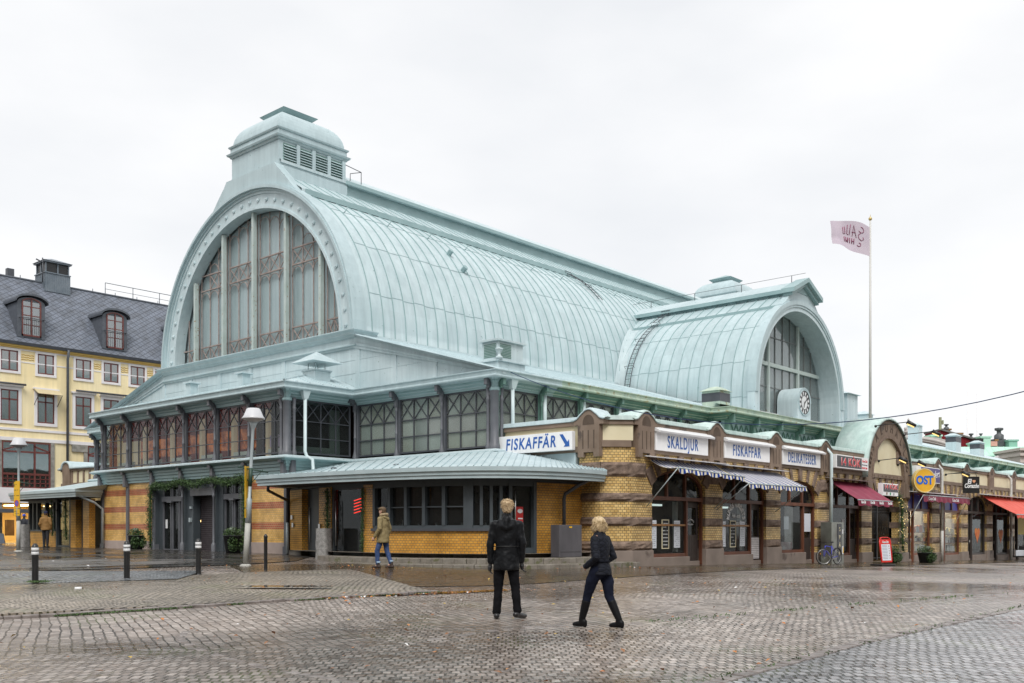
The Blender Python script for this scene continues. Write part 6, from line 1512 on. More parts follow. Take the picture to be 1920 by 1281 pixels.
# ---------------- awnings ----------------
STR=stripem('blue_white_stripes',(.02,.06,.30),(.80,.76,.62),.25,.5,.75)
MARO=pm('maroon_canvas',(.19,.018,.045),rough=.6,scale=2.5,col2=(.27,.03,.07),bump=.1,bscale=2); REDC=pm('faded_red_canvas',(.58,.07,.045),rough=.7,scale=2.2,col2=(.68,.13,.09))
def awning(label,a0,a1,z1,z0,out,mat,val=.22,hood=True,sag=.05,rods=True,skew=0,name='awning',wave=.12,rodm=SILV,scallop=True):
    t=thing(name,label,'awning',tuple(fQ.p((a0+a1)/2,z1,.1)),'awnings over the shop windows')
    n=int((a1-a0)/.08); rows=[];uvs=[]
    for j in range(9):
        k=j/8; r=[]
        for i in range(n+1):
            a=a0+(a1-a0)*i/n; zz0=z0+skew*(1-i/n)
            d=.08+out*k; z=z1+(zz0-z1)*k-sag*math.sin(PI*k)-.03*math.sin(i*.5)*k
            r.append(fQ.p(a,z,d))
        rows.append(r)
    b=MB(); b.grid(rows); 
    for f_ in range(len(b.f)): 
        i=f_%n; j=f_//n; b.uv[f_]=[(a0+(a1-a0)*q/n,w_) for q,w_ in ((i,j),(i+1,j),(i+1,j+1),(i,j+1))]
    o=b.build('canvas',mat,t); sm=o.modifiers.new('s','SOLIDIFY'); sm.thickness=.012
    if val:
        last=rows[-1]; b=MB(); r2=[last,[p+Vector((0,-.02+.03*math.sin(i*.7),-val*(.8+(.25*abs(math.sin(i*.55)) if scallop else .1)))) for i,p in enumerate(last)]]; b.grid(r2)
        for f_ in range(len(b.f)): b.uv[f_]=[(a0+(a1-a0)*q/n,w_) for q,w_ in ((f_,0),(f_+1,0),(f_+1,1),(f_,1))]
        o=b.build('valance',mat,t); sm=o.modifiers.new('s','SOLIDIFY'); sm.thickness=.01
    b=MB(); b.tube([rows[-1][0],rows[-1][-1]],.028,8); b.build('front_bar',rodm,t)
    if hood:
        b=MB(); b.hexa([fQ.p(a0-.25,z1+.05,.55),fQ.p(a1+.1,z1+.05,.55),fQ.p(a1+.1,z1+.12,.0),fQ.p(a0-.25,z1+.12,.0),fQ.p(a0-.25,z1+.08,.56),fQ.p(a1+.1,z1+.08,.56),fQ.p(a1+.1,z1+.16,.0),fQ.p(a0-.25,z1+.16,.0)]); b.build('cover_strip',WHITE if hood==1 else pm('old_tin',(.16,.13,.12),rough=.6,scale=5,col2=(.3,.25,.23)),t)
    if rods:
        for a in (a0,a1):
            q=rows[-1][0] if a==a0 else rows[-1][-1]; b=MB(); b.tube([q,fQ.p(a-.1,z1-1.6,.03)],.018,6); b.build('support_rod',rodm,t)
    return t
awning('sagging blue and white striped awning over the first fish shop',28.45,33.0,3.66,3.23,1.15,STR,.16,True,.12,True,.12)
awning('taut blue and white striped awning over the second fish shop',33.15,37.95,3.62,2.98,1.25,STR,.16,True,.02)
mt=awning('dark maroon awning with white lettering on its valance',43.0,47.05,3.52,2.62,1.35,MARO,.27,2,.02,False,scallop=False)
for k in range(4): text('Coca-Cola',.17,WHITE,mt,fQ.p(43.5+k*1.05,2.52,1.475),-90,width=.5,shear=.2,bold=.006)
mt=awning('narrow burgundy awning folded over the cheese shop windows',53.0,60.6,3.22,3.12,.75,MARO,.36,True,.0,True,scallop=False)
for a in (54.2,58.0): text('Coca-Cola',.26,WHITE,mt,fQ.p(a,2.95,.88),-90,width=1.1,shear=.2)
awning('faded red awning at the far right end of the shops',65.6,72.3,3.42,2.25,2.0,REDC,.2,True,.05,False)
awning('second faded red awning beyond the first at the right edge',72.4,79.6,3.42,2.25,2.0,REDC,.2,True,.05,False)
b=MB(); b.tube([(65.6,17.0,2.2),(65.6,17.0,-.3)],.02,5)
# shop row downpipes (parts of the row) and lights
for x,top in ((42.75,'w'),(57.55,'w'),(71.2,'w')):
    m=MB(); g=gz(x); m.tube([(x-.3,21.5,5.2),(x-.1,19.6,5.15),(x,19.0,5.05),(x+.05,18.72,4.7),(x+.05,18.72,1.2)],.075,10); m.tube([(x+.05,18.72,1.25),(x+.05,18.72,g)],.085,10); m.build('downpipe',PIPE if x<50 else pm('spotted_pipe',(.5,.5,.47),rough=.6,scale=3,col2=(.58,.58,.55),speck=(14,.62,(.1,.1,.09))),S)
def arm_lamp(x,z,y0=18.95,l=1.0,lab=''):
    t=thing('arm_lamp',lab,'lamp',(x,y0,z),'black arm lamps on the shop fronts'); m=MB(); m.tube([(x,y0,z-.06),(x,y0-.06,z),(x+.15,y0-l,z+.08)],.022,6); m.sphere((x,y0-.02,z-.03),.07,8,6); m.build('arm',BLACK,t)
    m=MB(); c=Vector((x+.2,y0-l-.05,z)); m.tube([c+Vector((0,.1,.1)),c+Vector((.12,-.28,-.12))],[.11,.07],8); m.build('lamp_head',BLACK,t)
    m=MB(); m.tube([c+Vector((.0,.08,.02)),c+Vector((.1,-.2,-.17))],[.07,.04],6); m.build('lamp_glass',emit('arm_glow',(1,.7,.25),.8) if 'arm_glow' not in MT else MT['arm_glow'],t)
arm_lamp(48.9,4.75,18.95,1.0,'black arm lamp at left on the gateway tympanum'); arm_lamp(51.5,4.7,18.95,1.0,'black arm lamp at right on the gateway tympanum'); arm_lamp(58.9,4.5,18.95,.9,'black arm lamp on the cream frieze right of the purple sign')
arm_lamp(47.6,6.35,18.6,1.5,'black arm lamp reaching over the carved crown of the gateway'); arm_lamp(51.4,6.2,18.6,1.4,'black arm lamp projecting high on the right of the gateway')
# ---------------- street things ----------------
def ip(x,y,dz=0): return (x,y,G(x,y)+dz)
# bollards
bol=thing('bollard','black bollard with two white bands nearest the left edge','bollard',(0,0,0),'black bollards along the walk')
m=MB(); m.lathe([(.085,0),(.075,.02),(.07,.05),(.07,.60)],(0,0,0),16); m.lathe([(.07,.60),(.074,.62),(.074,.86),(.07,.875),(.055,.92),(.03,.945),(.005,.95)],(0,0,0),16); m.build('post',BLACK,bol)
for z in (.70,.79): m=MB(); m.lathe([(.0745,z),(.078,z+.005),(.078,z+.06),(.0745,z+.065)],(0,0,0),16); m.build('white_band',WHITE,bol)
bol.location=ip(9.45,22.65,-.02)
for x,y,l in ((11.63,22.71,'black bollard with two white bands in front of the striped brick wall'),(13.87,23.26,'black bollard with two white bands in front of the roller shutter')):
    copy_tree(bol,loc=ip(x,y,.0),label=l)
t=thing('bollard','thin plain black bollard without bands beside the leaning lamp post','bollard',ip(16.14,23.55,0)); x,y,z=ip(16.14,23.55)
m=MB(); m.lathe([(.055,0),(.05,.02),(.05,.93),(.06,.94),(.055,.98),(.02,1.02),(.003,1.03)],(x,y,z),12); m.build('post',BLACK,t)
# granite posts
for x,y,h,l in ((21.6,28.0,1.12,'rough pale granite post at the corner of the kiosk steps'),(20.9,51.4,1.2,'rough granite post at far left beside the small kiosk')):
    m=MB(); rows=[]; n=20
    for j in range(13):
        z=h*j/12; r=[]
        for k in range(n+1):
            a=2*PI*(k%n)/n; w=.245-.02*j/12; c_=1/max(abs(math.cos(a-.3)),abs(math.sin(a-.3))); rr=w*min(c_,1.22)*(1+.06*noise.noise(Vector((math.cos(a)*3,math.sin(a)*3,z*5+x))))
            r.append((x+rr*math.cos(a),y+rr*math.sin(a),G(x,y)-.05+z))
        rows.append(r)
    m.grid(rows,smooth=True); m.add([Vector(p) for p in rows[-1][:-1]],[tuple(range(n))]); m.f[:-1]=[f for f in m.f[:-1]]
    o=m.build('granite_post',GRAN); tag(o,l,'post','granite posts by the kiosks')
# lamp posts
def lamp(x,y,lab,lean,head=True):
    t=thing('street_lamp',lab,'street lamp',ip(x,y),'grey street lamps'); z=G(x,y); L_=Vector(lean)
    def P(h): return Vector((x,y,z+h))+L_*(h/4.75)
    m=MB(); m.lathe([(.17,0),(.17,.04),(.1,.07)],(x,y,z),12); m.tube([P(0),P(1.35)],[.085,.08],12); m.build('pole_foot',pm('worn_pole',(.36,.36,.33),rough=.6,scale=3,col2=(.46,.46,.42)) if 'worn_pole' not in MT else MT['worn_pole'],t)
    m=MB(); m.tube([P(1.3),P(2.0),P(2.06),P(4.1),P(4.15),P(4.35)],[.085,.085,.05,.045,.06,.13],12); m.build('pole',SILV,t)
    m=MB(); c=P(4.32); m.lathe([(.10,0),(.30,.09),(.34,.10),(.34,.125),(.29,.19),(.20,.40),(.17,.42),(.005,.43)],tuple(c),20); m.build('lamp_shade',pm('lamp_shade_grey',(.55,.56,.58),rough=.4,scale=3,col2=(.62,.63,.65)) if 'lamp_shade_grey' not in MT else MT['lamp_shade_grey'],t)
    m=MB(); a=Vector((.36,-.36,0)); c=P(2.9); m.tube([c-a*.75+Vector((0,0,.08)),c+a+Vector((0,0,-.08))],.025,6); m.tube([c-a*.5,P(2.45)],.012,5); m.tube([c+a*.7,P(2.45)],.012,5); m.tube([P(2.4),P(2.95)],.06,8); m.build('bracket_arm',pm('dark_green_paint',(.02,.05,.035),rough=.5,scale=3,col2=(.03,.07,.05)) if 'dark_green_paint' not in MT else MT['dark_green_paint'],t)
    return t,P
YP=pm('yellow_plate',(.8,.45,.01),rough=.4,scale=3,col2=(.85,.5,.02))
def plate(P,ax,lab,h0=1.75,h1=2.75):
    s=thing('parking_sign',lab,'sign',tuple(P(h0))); c=P((h0+h1)/2); ax=Vector(ax).normalized()
    fr=Fr((c.x,c.y),(ax.x,ax.y)); d=.07
    m=MB(); m.fb(fr,-.19,.19,P(h0).z,P(h0).z+.28,d,d+.012); m.fb(fr,-.19,.19,P(h0).z+.31,P(h1).z,d,d+.012); m.build('plate',YP,s)
    m=MB(); zc=P(h0).z+.52; m.ring(fr,0,zc,.001,.13,d+.012,d+.016,0,360,20); m.build('blue_disc',BLU2,s); m=MB(); m.ring(fr,0,zc,.11,.14,d+.016,d+.02,0,360,20); m.fbar(fr,(-.09,zc+.09),(.09,zc-.09),.03,d+.016,d+.02); m.build('red_ring',RED,s)
    m=MB(); scribble(m,fr,-.15,.15,P(h0).z+.72,P(h1).z-.03,d+.012,3,.03); scribble(m,fr,-.15,.15,P(h0).z+.04,P(h0).z+.24,d+.012,2,.03); m.build('small_print',BLACK,s)
_,P=lamp(16.84,25.61,'leaning grey street lamp in front of the hall entrance',(.19,-.17,0)); plate(P,(-.80,-.60,0),'narrow yellow parking plate seen nearly edge on, on the leaning lamp post',1.45,3.0)
_,P=lamp(17.08,42.58,'upright grey street lamp by the left kiosk',(.02,-.02,0)); plate(P,(.22,-.975,0),'yellow parking plate with a blue disc on the upright lamp post',1.5,2.95)
lamp(14.6,43.8,'street lamp cut by the left edge of the photo',(0,0,0))
# utility cabinet on the kiosk steps
t=thing('utility_cabinet','dark grey metal utility cabinet standing on the kiosk steps','cabinet',(25.1,19.9,.40)); fr=Fr((24.55,19.75),(.985,-.17))
m=MB(); m.fb(fr,0,.98,.38,1.42,-.42,0); m.build('body',pm('cabinet_grey',(.075,.072,.08),rough=.5,scale=3,col2=(.11,.105,.115),streak=.4),t,bevel=.012)
m=MB(); m.fb(fr,.03,.95,.55,1.38,.0,.012); m.build('door',MT['cabinet_grey'],t,bevel=.004); m=MB(); m.fb(fr,.42,.54,1.32,1.37,.012,.016); m.build('warning_label',YP,t)
# steel cabinet with vertical lettering
t=thing('steel_cabinet','tall brushed steel cabinet with vertical lettering beside the bicycle','cabinet',(42.4,18.3,-.1)); g=G(42.4,18.3)
m=MB(); m.box(41.75,43.05,18.25,18.75,g,1.62); m.build('body',pm('stained_steel',(.14,.13,.11),rough=.3,metal=.6,scale=1.2,col2=(.3,.32,.28)),t,bevel=.01)
m=MB(); m.box(42.35,42.8,18.235,18.25,g+.1,1.55); m.build('dark_front',CHAR,t)
for i,ch in enumerate('SPÅR'): text(ch,.26,CREAM,t,(42.58,18.23,1.30-i*.36),-90,name='letter')
m=MB(); m.box(42.86,43.0,18.24,18.25,.2,.55); m.box(42.87,42.98,18.24,18.25,1.1,1.3); m.build('sticker',WHITE,t); m=MB(); m.box(42.93,43.01,18.236,18.24,.25,.5); m.build('yellow_sticker',YP,t)
# planters
def leafball(mb,c,r,n,sz=.07,mats=2):
    for i in range(n):
        v=Vector((random.gauss(0,1),random.gauss(0,1),random.gauss(0,1))).normalized()*(random.random()**.4)
        mb.m=random.randrange(mats); mb.leaf((c[0]+v.x*r[0],c[1]+v.y*r[1],c[2]+v.z*r[2]),sz*random.uniform(.6,1.4),sz*.6)
def planter(x,y,lab,r=.36,h=.6,tr=1,cone=True):
    t=thing('planter',lab,'planter',ip(x,y),'planters with trailing ivy'); z=G(x,y)
    m=MB(); m.lathe([(.02,0),(r*.75,0),(r,h),(r*1.04,h),(r*1.04,h+.02),(r*.9,h+.02),(r*.88,h-.08),(.02,h-.08)],(x,y,z),24); m.build('pot',pm('pot_charcoal',(.03,.032,.036),rough=.6,scale=3,col2=(.045,.047,.052)) if 'pot_charcoal' not in MT else MT['pot_charcoal'],t)
    m=MB(); leafball(m,(x,y,z+h+.12),(r*1.1,r*1.1,.24),700); 
    for k in range(tr):
        a=-2.2+k*1.2; leafball(m,(x+r*.9*math.cos(a),y+r*.9*math.sin(a),z+h*.55),(.2,.2,h*.5),500)
    m.build('foliage',[LEAF,LEAF2],t); m=MB(); leafball(m,(x-.1,y-.12,z+h+.26),(.14,.14,.10),120,.05,1); m.build('silver_plant',LEAF3,t)
planter(22.05,42.2,'round dark planter with ivy at left of the hall entrance',.34,.62,2); planter(21.9,34.15,'round dark planter with trailing ivy between lamp post and entrance',.38,.68,3)
planter(47.7,17.9,'bushy green planter behind the red menu board',.4,.5,3); planter(51.4,17.5,'bushy ivy planter right of the red menu board',.4,.5,3)
# garlands
def garland(name,lab,P,r,dens,lights=False,mats=(LEAF,LEAF2),cat='garland'):
    t=thing(name,lab,cat,tuple(P[0])); m=MB(); lt=MB()
    for a,c in zip(P,P[1:]):
        a=Vector(a);c=Vector(c); n=int((c-a).length*dens)
        for i in range(n):
            q=a+(c-a)*random.random(); q+=Vector((random.gauss(0,r),random.gauss(0,r),random.gauss(0,r)-.02)); m.m=random.randrange(2); m.leaf(q,random.uniform(.06,.17),.022)
            if lights and random.random()<.03: lt.sphere(q+Vector((0,-.06,0)),.014,6,4)
    m.tube([Vector(p)+Vector((0,0,0)) for p in P],r*.5,6); m.m=0
    m.build('fir_sprigs',list(mats),t)
    if lights: lt.build('fairy_lights',emit('fairy_glow',(1,.75,.3),1.6),t)
gw=[fW.p(2*XC-.05,.5,.22),fW.p(2*XC-.08,1.6,.24),fW.p(2*XC-.05,2.7,.24),fW.p(2*XC+.1,3.25,.26)]
for k in range(1,13): gw.append(fW.p(2*XC+.1+3*XC*k/12*.99,3.32+.10*math.cos(k*PI/2),.3))
gw+=[fW.p(5*XC+.02,2.9,.26),fW.p(5*XC,1.9,.24),fW.p(5*XC,1.2,.22)]
garland('entrance_garland','dark green fir garland framing the three entrance bays',gw,.085,620)
x1,y1=wpt(s620-.06,.1); garland('door_garland','thin dark garland hanging beside the glass kiosk door',[(x1,y1,2.75),(x1,y1,1.9),(x1,y1,.95)],.06,420)
x1,y1=wpt(s683+.02,.06); garland('door_garland','sparse garland strip down the right jamb of the kiosk door',[(x1,y1,2.7),(x1,y1,1.6),(x1,y1,.5)],.035,220)
garland('door_garland','garland beside the left kiosk door',[(22.1,51.0,2.8),(22.05,50.9,1.9),(22.1,50.9,1.0)],.07,300); garland('door_garland','garland at right of the left kiosk door',[(22.1,49.4,2.8),(22.05,49.3,1.6),(22.1,49.3,.8)],.07,300)
garland('gateway_garland','lit green garland with fairy lights around the gateway opening',[fP.p(.9,3.25,.12),fP.p(1.35,3.05,.15),fP.p(1.72,2.5,.18),fP.p(1.85,1.6,.16),fP.p(1.8,.9,.18),fP.p(1.85,.2,.2)],.12,420,True)
# folding menu board
t=thing('menu_board','red framed pavement menu board with white menu sheet','menu board',ip(41.3,15.6)); x,y,z=ip(41.3,15.6); fM=Fr((x-.38,y+.12),(.97,-.24),z)
m=MB(); R_=[(0,.18),(.0,1.05),(.08,1.16),(.2,1.2),(.62,1.2),(.74,1.16),(.8,1.05),(.8,.18)]
def tl(a,z_,d=0): return fM.p(a*.95+ .10*(z_-.2),z_,d-.22*(z_/1.2))
m.tube([tl(a,zz,.02) for a,zz in [(.0,.2)]+R_[1:-1]+[(.8,.2)]],.022,8); m.tube([fM.p(.9,0,-.45),fM.p(.9,.9,-.3),fM.p(.8,1.18,-.24),fM.p(.2,1.18,-.24)],.022,8); m.build('frame',pm('gloss_red',(.62,.02,.015),rough=.3,scale=3,col2=(.68,.03,.02)),t)
m=MB(); m.hexa([tl(.0,.16,.02),tl(.8,.16,.02),tl(.8,.16,0),tl(.0,.16,0),tl(.02,1.12,.02),tl(.78,1.12,.02),tl(.78,1.12,0),tl(.02,1.12,0)]); m.build('red_panel',MT['gloss_red'],t,bevel=.01)
m=MB(); m.hexa([tl(.1,.24,.03),tl(.72,.24,.03),tl(.72,.24,.02),tl(.1,.24,.02),tl(.1,.92,.03),tl(.72,.92,.03),tl(.72,.92,.02),tl(.1,.92,.02)]); m.build('menu_sheet',PAPER,t)
m=MB()
for i in range(10):
    z_=.87-i*.062; m.hexa([tl(.14,z_,.034),tl(.14+random.uniform(.25,.38),z_,.034),tl(.5,z_,.03),tl(.14,z_,.03)]+[tl(.14,z_+.012,.034),tl(.14+.36,z_+.012,.034),tl(.5,z_+.012,.03),tl(.14,z_+.012,.03)])
m.build('writing',INK,t)
m=MB()
for i in range(6): q=tl(.63,.84-i*.10,.034); m.sphere(q,.03,8,5,(1,.2,1))
m.build('food_pictures',LV[2],t)
fa=math.degrees(math.atan2(fM.ed.y,fM.ed.x)); text('Coca-Cola',.13,WHITE,t,tl(.4,1.01,.035),fa,width=.42,shear=.25,bold=.004)
m=MB(); m.fb(fM,-.1,.85,.0,.08,-.5,.08); m.build('base',BLACK,t,bevel=.02)
# bicycle, leaning by the steel cabinet
def torus(mb,c,ex,ez,R_,r,n=28,k=6):
    c=Vector(c);ex=Vector(ex).normalized();ez=Vector(ez); nn=ex.cross(ez).normalized(); rows=[]
    for i in range(n+1):
        a=2*PI*i/n; rd=ex*math.cos(a)+ez*math.sin(a); rows.append([c+rd*(R_+r*math.cos(2*PI*j/k))+nn*r*math.sin(2*PI*j/k) for j in range(k+1)])
    mb.grid(rows,smooth=True)
bx,by,bz=ip(40.2,17.6); t=thing('bicycle','blue bicycle parked by the steel cabinet with its front wheel turned','bicycle',(bx,by,bz))
ex=Vector((.86,-.10,0)).normalized(); Z=Vector((0,0,1)); O=Vector((bx,by,bz)); lean=Vector((.0,.06,0))
def bp(a,z): return O+ex*a+Z*z+lean*z
FW=bp(-.52,.345); RW=bp(.53,.345); fex=Vector((.72,-.69,0)).normalized()
for c,e,nm in ((FW,fex,'front_wheel'),(RW,ex,'rear_wheel')):
    w=MB(); torus(w,c,e,Z,.325,.024); wh_=w.build(nm,BLACK,t)
    w=MB(); torus(w,c,e,Z,.295,.012); w.tube([c-e.cross(Z)*.04,c+e.cross(Z)*.04],.022,8)
    for i in range(18): a=2*PI*i/18; w.tube([c,c+(e*math.cos(a)+Z*math.sin(a))*.295],.002,3)
    w.build('rim',STEEL,wh_)
BB=bp(.08,.29); ST_=bp(.16,.80); HT=bp(-.36,.80); HB=bp(-.40,.68)
m=MB(); BLF=pm('violet_blue_frame',(.06,.07,.50),rough=.3,scale=3,col2=(.08,.10,.6))
for a,c,r in ((HT,ST_+(BB-ST_)*.12,.017),(HB,BB,.02),(BB,ST_,.017),(HT,HB,.021)): m.tube([a,c],r,8)
for s in (-1,1):
    o_=ex.cross(Z)*.045*s; m.tube([BB+o_*.5,RW+o_],.010,6); m.tube([ST_+(BB-ST_)*.1+o_*.3,RW+o_],.009,6); m.tube([HB+o_*.8,FW+fex.cross(Z)*.05*s],.014,6)
m.build('frame',BLF,t)
m=MB(); hb=bp(-.33,.93); m.tube([HT,hb],.014,6); pr=ex.cross(Z); m.tube([hb-pr*.28+ex*.04,hb-pr*.1,hb+pr*.1,hb+pr*.28+ex*.04],.013,6); m.tube([hb-pr*.28,hb-pr*.3+ex*.1],.018,6); m.build('handlebar',BLACK,t)
m=MB(); s0=bp(.19,.93); m.tube([ST_,s0],.013,6); m.build('seat_post',STEEL,t); m=MB(); m.sphere(s0+Z*.02,.1,12,8,(1.35,.7,.32)); m.build('saddle',BLACK,t)
m=MB(); torus(m,BB+pr*.05,ex,Z,.085,.008,18,4); m.tube([BB,BB+pr*.08,BB+pr*.08+ex*.1-Z*.13],.01,5); m.tube([BB,BB-pr*.08,BB-pr*.08-ex*.1+Z*.13],.01,5); m.tube([BB+pr*.05+Z*.085,RW+pr*.05+Z*.04],.004,4); m.tube([BB+pr*.05-Z*.085,RW+pr*.05-Z*.04],.004,4); m.build('crank',STEEL,t)
m=MB(); m.sphere(FW+fex*-.15+Z*.12,.035,8,6,(1,.3,1)); m.build('reflector',pm('orange_reflector',(.8,.25,.02),rough=.3,scale=3,col2=(.85,.3,.03)),t)
m=MB(); m.grid([[RW+ (ex*math.cos(a)+Z*math.sin(a))*.365+pr*w_ for w_ in (-.03,.03)] for a in [math.radians(10+i*12) for i in range(12)]]); o=m.build('mudguard',BLACK,t); sm=o.modifiers.new('s','SOLIDIFY'); sm.thickness=.006
# hand cart at right edge
cx_,cy_=66.2,16.6; g=G(cx_,cy_); t=thing('hand_cart','small dark market cart with boxes at the right edge','cart',(cx_,cy_,g))
m=MB(); m.box(cx_-1.1,cx_+1.1,cy_-.4,cy_+.4,g+.28,g+.36); 
for a in (-1.1,1.06):
    for q in (-.4,.36): m.box(cx_+a,cx_+a+.05,cy_+q,cy_+q+.05,g+.3,g+1.5 if a<0 else g+1.0)
m.build('cart_frame',BLACK,t)
for a in (-.9,.9):
    m=MB(); m.tube([(cx_+a,cy_-.42,g+.14),(cx_+a,cy_-.36,g+.14)],.14,14); m.build('wheel',STEEL,t)
m=MB(); m.box(cx_-.9,cx_-.3,cy_-.3,cy_+.3,g+.36,g+.7); m.build('paper_box',PAPER,t,bevel=.01); m=MB(); m.box(cx_-.2,cx_+.8,cy_-.3,cy_+.3,g+.36,g+.95); m.build('dark_box',BLACK,t,bevel=.02)
m=MB(); m.tube([(cx_-.2,cy_-.5,g+1.0),(cx_+.8,cy_-.5,g+1.15),(cx_+1.7,cy_-.5,g+1.45)],.06,8); m.build('rolled_canvas',WHITE,t)
m=MB(); m.box(cx_-.8,cx_-.3,cy_-.45,cy_-.4,g+.9,g+1.2); m.build('cardboard',pm('cardboard',(.3,.2,.1),rough=.8,scale=3,col2=(.36,.25,.13)),t)
# drink can
x,y,z=ip(8.9,19.35,.1); m=MB(); m.tube([(x-.05,y+.03,z+.035),(x+.06,y-.03,z+.035)],.035,10); o=m.build('drink_cup',[WHITE]); tag(o,'small white and dark crushed cup lying on the raised walk','cup')
# flagpole and flag
fx,fy=54.3,21.5; t=thing('flagpole','tall slender white flagpole rising behind the gateway','flagpole',(fx,fy,4.6))
m=MB(); m.tube([(fx,fy,4.6),(fx,fy,18.5)],[.085,.05],12); m.build('pole',pm('pole_white',(.5,.49,.46),rough=.5,scale=.6,col2=(.6,.59,.56)),t); m=MB(); m.sphere((fx,fy,18.6),.10,12,8); m.lathe([(.03,.08),(.01,.24)],(fx,fy,18.6),8); m.build('gilt_ball',pm('gilt',(.5,.38,.15),rough=.35,metal=.6,scale=3,col2=(.6,.46,.2)),t)
dl=Vector((-ST,CT,0))*-1; left=Vector((-.78,.42,0)).normalized()
rows=[];nI,nJ=36,16
for j in range(nJ+1):
    v=j/nJ; r=[]
    for i in range(nI+1):
        u=i/nI; L_=2.85*u
        top=18.12+.30*math.sin(u*3.0)*(1-u*.3)-.08*u**4
        bot=16.50+.42*u; z=top+(bot-top)*v-.05*math.sin(u*5+v*2)*u
        off=.26*math.sin(u*7.2+v*1.8)*u**.7+.2*max(0,v-.72)*u*3
        p=Vector((fx,fy,0))+left*(L_*(1-.04*v))+Vector((-.42,-.78,0))*off; p.z=z; r.append(p)
    rows.append(r)
m=MB(); m.grid(rows,smooth=True); o=m.build('flag',pm('pinkish_flag',(.50,.43,.50),rough=.8,scale=1.2,col2=(.58,.51,.57))); tag(o,'pale mauve flag with maroon lettering blowing from the white pole','flag')
MRN=pm('maroon_print',(.22,.03,.09),rough=.8,scale=3,col2=(.28,.05,.12))
def fpt(u,v):
    i=min(nI-1,int(u*nI)); j=min(nJ-1,int(v*nJ)); a=u*nI-i; b_=v*nJ-j; return rows[j][i]*(1-a)*(1-b_)+rows[j][i+1]*a*(1-b_)+rows[j+1][i]*(1-a)*b_+rows[j+1][i+1]*a*b_
nv=Vector((-.42,-.78,0)).normalized()*.015
def stroke(P,w=.017):
    for s_ in (nv,): m.tube([fpt(u,v)+s_ for u,v in P],w,5)
m=MB()
# SALUHALLEN-like scroll letters, mirrored as on the photographed flag's back
stroke([(.24+.06*math.cos(t),.24+.09*math.sin(t)) for t in [.5+.55*k for k in range(9)]]); stroke([(.25,.34),(.30,.42),(.29,.52),(.23,.58),(.18,.52),(.20,.46)]); 
stroke([(.34,.52),(.40,.14),(.42,.5)]); stroke([(.36,.36),(.43,.36)]); stroke([(.46,.12),(.48,.46)]); stroke([(.52,.14),(.53,.44),(.50,.46)]); stroke([(.58,.2),(.57,.44),(.62,.46),(.62,.22)])
stroke([(.28+.04*math.cos(t),.72+.06*math.sin(t)) for t in [.5+.6*k for k in range(8)]])
for k in range(6): u=.38+.045*k; stroke([(u,.56),(u+.005,.74)],.02)
stroke([(.38,.65),(.43,.65)],.02); stroke([(.5,.6),(.56,.72)],.02)
m.build('flag_print',MRN,o)
# cables
def cable(pts,r,lab,mat=BLACK,n=10):
    Q=[]
    for a,c in zip(pts,pts[1:]):
        for k in range(n):
            t=k/n; q=Vector(a)+(Vector(c)-Vector(a))*t; Q.append(q)
    Q.append(Vector(pts[-1])); m=MB(); m.tube(Q,r,6); o=m.build('overhead_cable',mat); tag(o,lab,'cable'); return o
def sagc(A,B,s,n=18): return [Vector(A)+(Vector(B)-Vector(A))*(k/n)-Vector((0,0,s*4*(k/n)*(1-k/n))) for k in range(n+1)]
P=sagc((26.6,24.1,7.15),(28,0,7),2.75,30); m=MB(); m.tube(P,.014,6); o=m.build('overhead_cable',[pm('cable_blue',(.012,.03,.09),rough=.5,scale=3,col2=(.02,.05,.13))]); tag(o,'sagging dark blue cable stretched from the hall corner past the shops','cable')
m=MB(); m.tube([P[0],(26.62,24.28,7.5)],.014,6)
# ---------------- yellow building at the left ----------------
YY=75.0
yb=thing('yellow_building','yellow rendered building with slate mansard roof and red brown windows','building',(36,80,.4)); fY=Fr((0,YY),(1,0))
YR=pm('yellow_render',(.86,.71,.40),rough=.8,scale=.35,col2=(.92,.80,.52),bump=.04,bscale=30,run=.10); WR_=pm('white_trim',(.74,.71,.72),rough=.6,scale=2,col2=(.8,.78,.78)); YT=pm('yellow_trim',(.66,.45,.12),rough=.7,scale=2,col2=(.72,.5,.16))
REDW=pm('red_brown_window',(.13,.035,.03),rough=.4,scale=3,col2=(.17,.05,.04)); SLATE=brickm('slate_tiles',(.14,.16,.20),(.165,.185,.23),(.095,.108,.135),bw=.30,bh=.30,ms=.025,rough=.35,bumpd=.03,rotuv=50)
GLY=glassm('reflecting_glass',(.45,.5,.5),.26,.9,.03)
b=MB(); b.fb(fY,8,64,4.4,14.7,-12,0); b.fb(fY,8,24,.2,4.4,-12,0); b.build('facade_wall',YR,yb)
b=MB(); b.fb(fY,8,64,14.62,14.72,-.3,.16); b.fb(fY,8,64,14.72,14.84,-.3,.28); b.build('cornice',YT,yb)
b=MB(); b.fb(fY,8,64,14.50,14.63,-.1,.05); b.fb(fY,8,64,8.6,8.78,-.1,.06); b.fb(fY,8,64,7.85,8.1,-.1,.10); b.fb(fY,8,64,13.62,13.7,-.1,.03); b.build('white_bands',WR_,yb)
b=MB(); b.hexa([(7.5,YY-.4,14.84),(64.5,YY-.4,14.84),(64.5,YY-.2,14.84),(7.5,YY-.2,14.84),(7.5,YY-.5,15.05),(64.5,YY-.5,15.05),(64.5,YY-.2,15.05),(7.5,YY-.2,15.05)])
b.build('eaves_gutter',pm('dark_slate_metal',(.07,.08,.095),rough=.4,scale=3,col2=(.1,.11,.13)),yb)
b=MB(); 
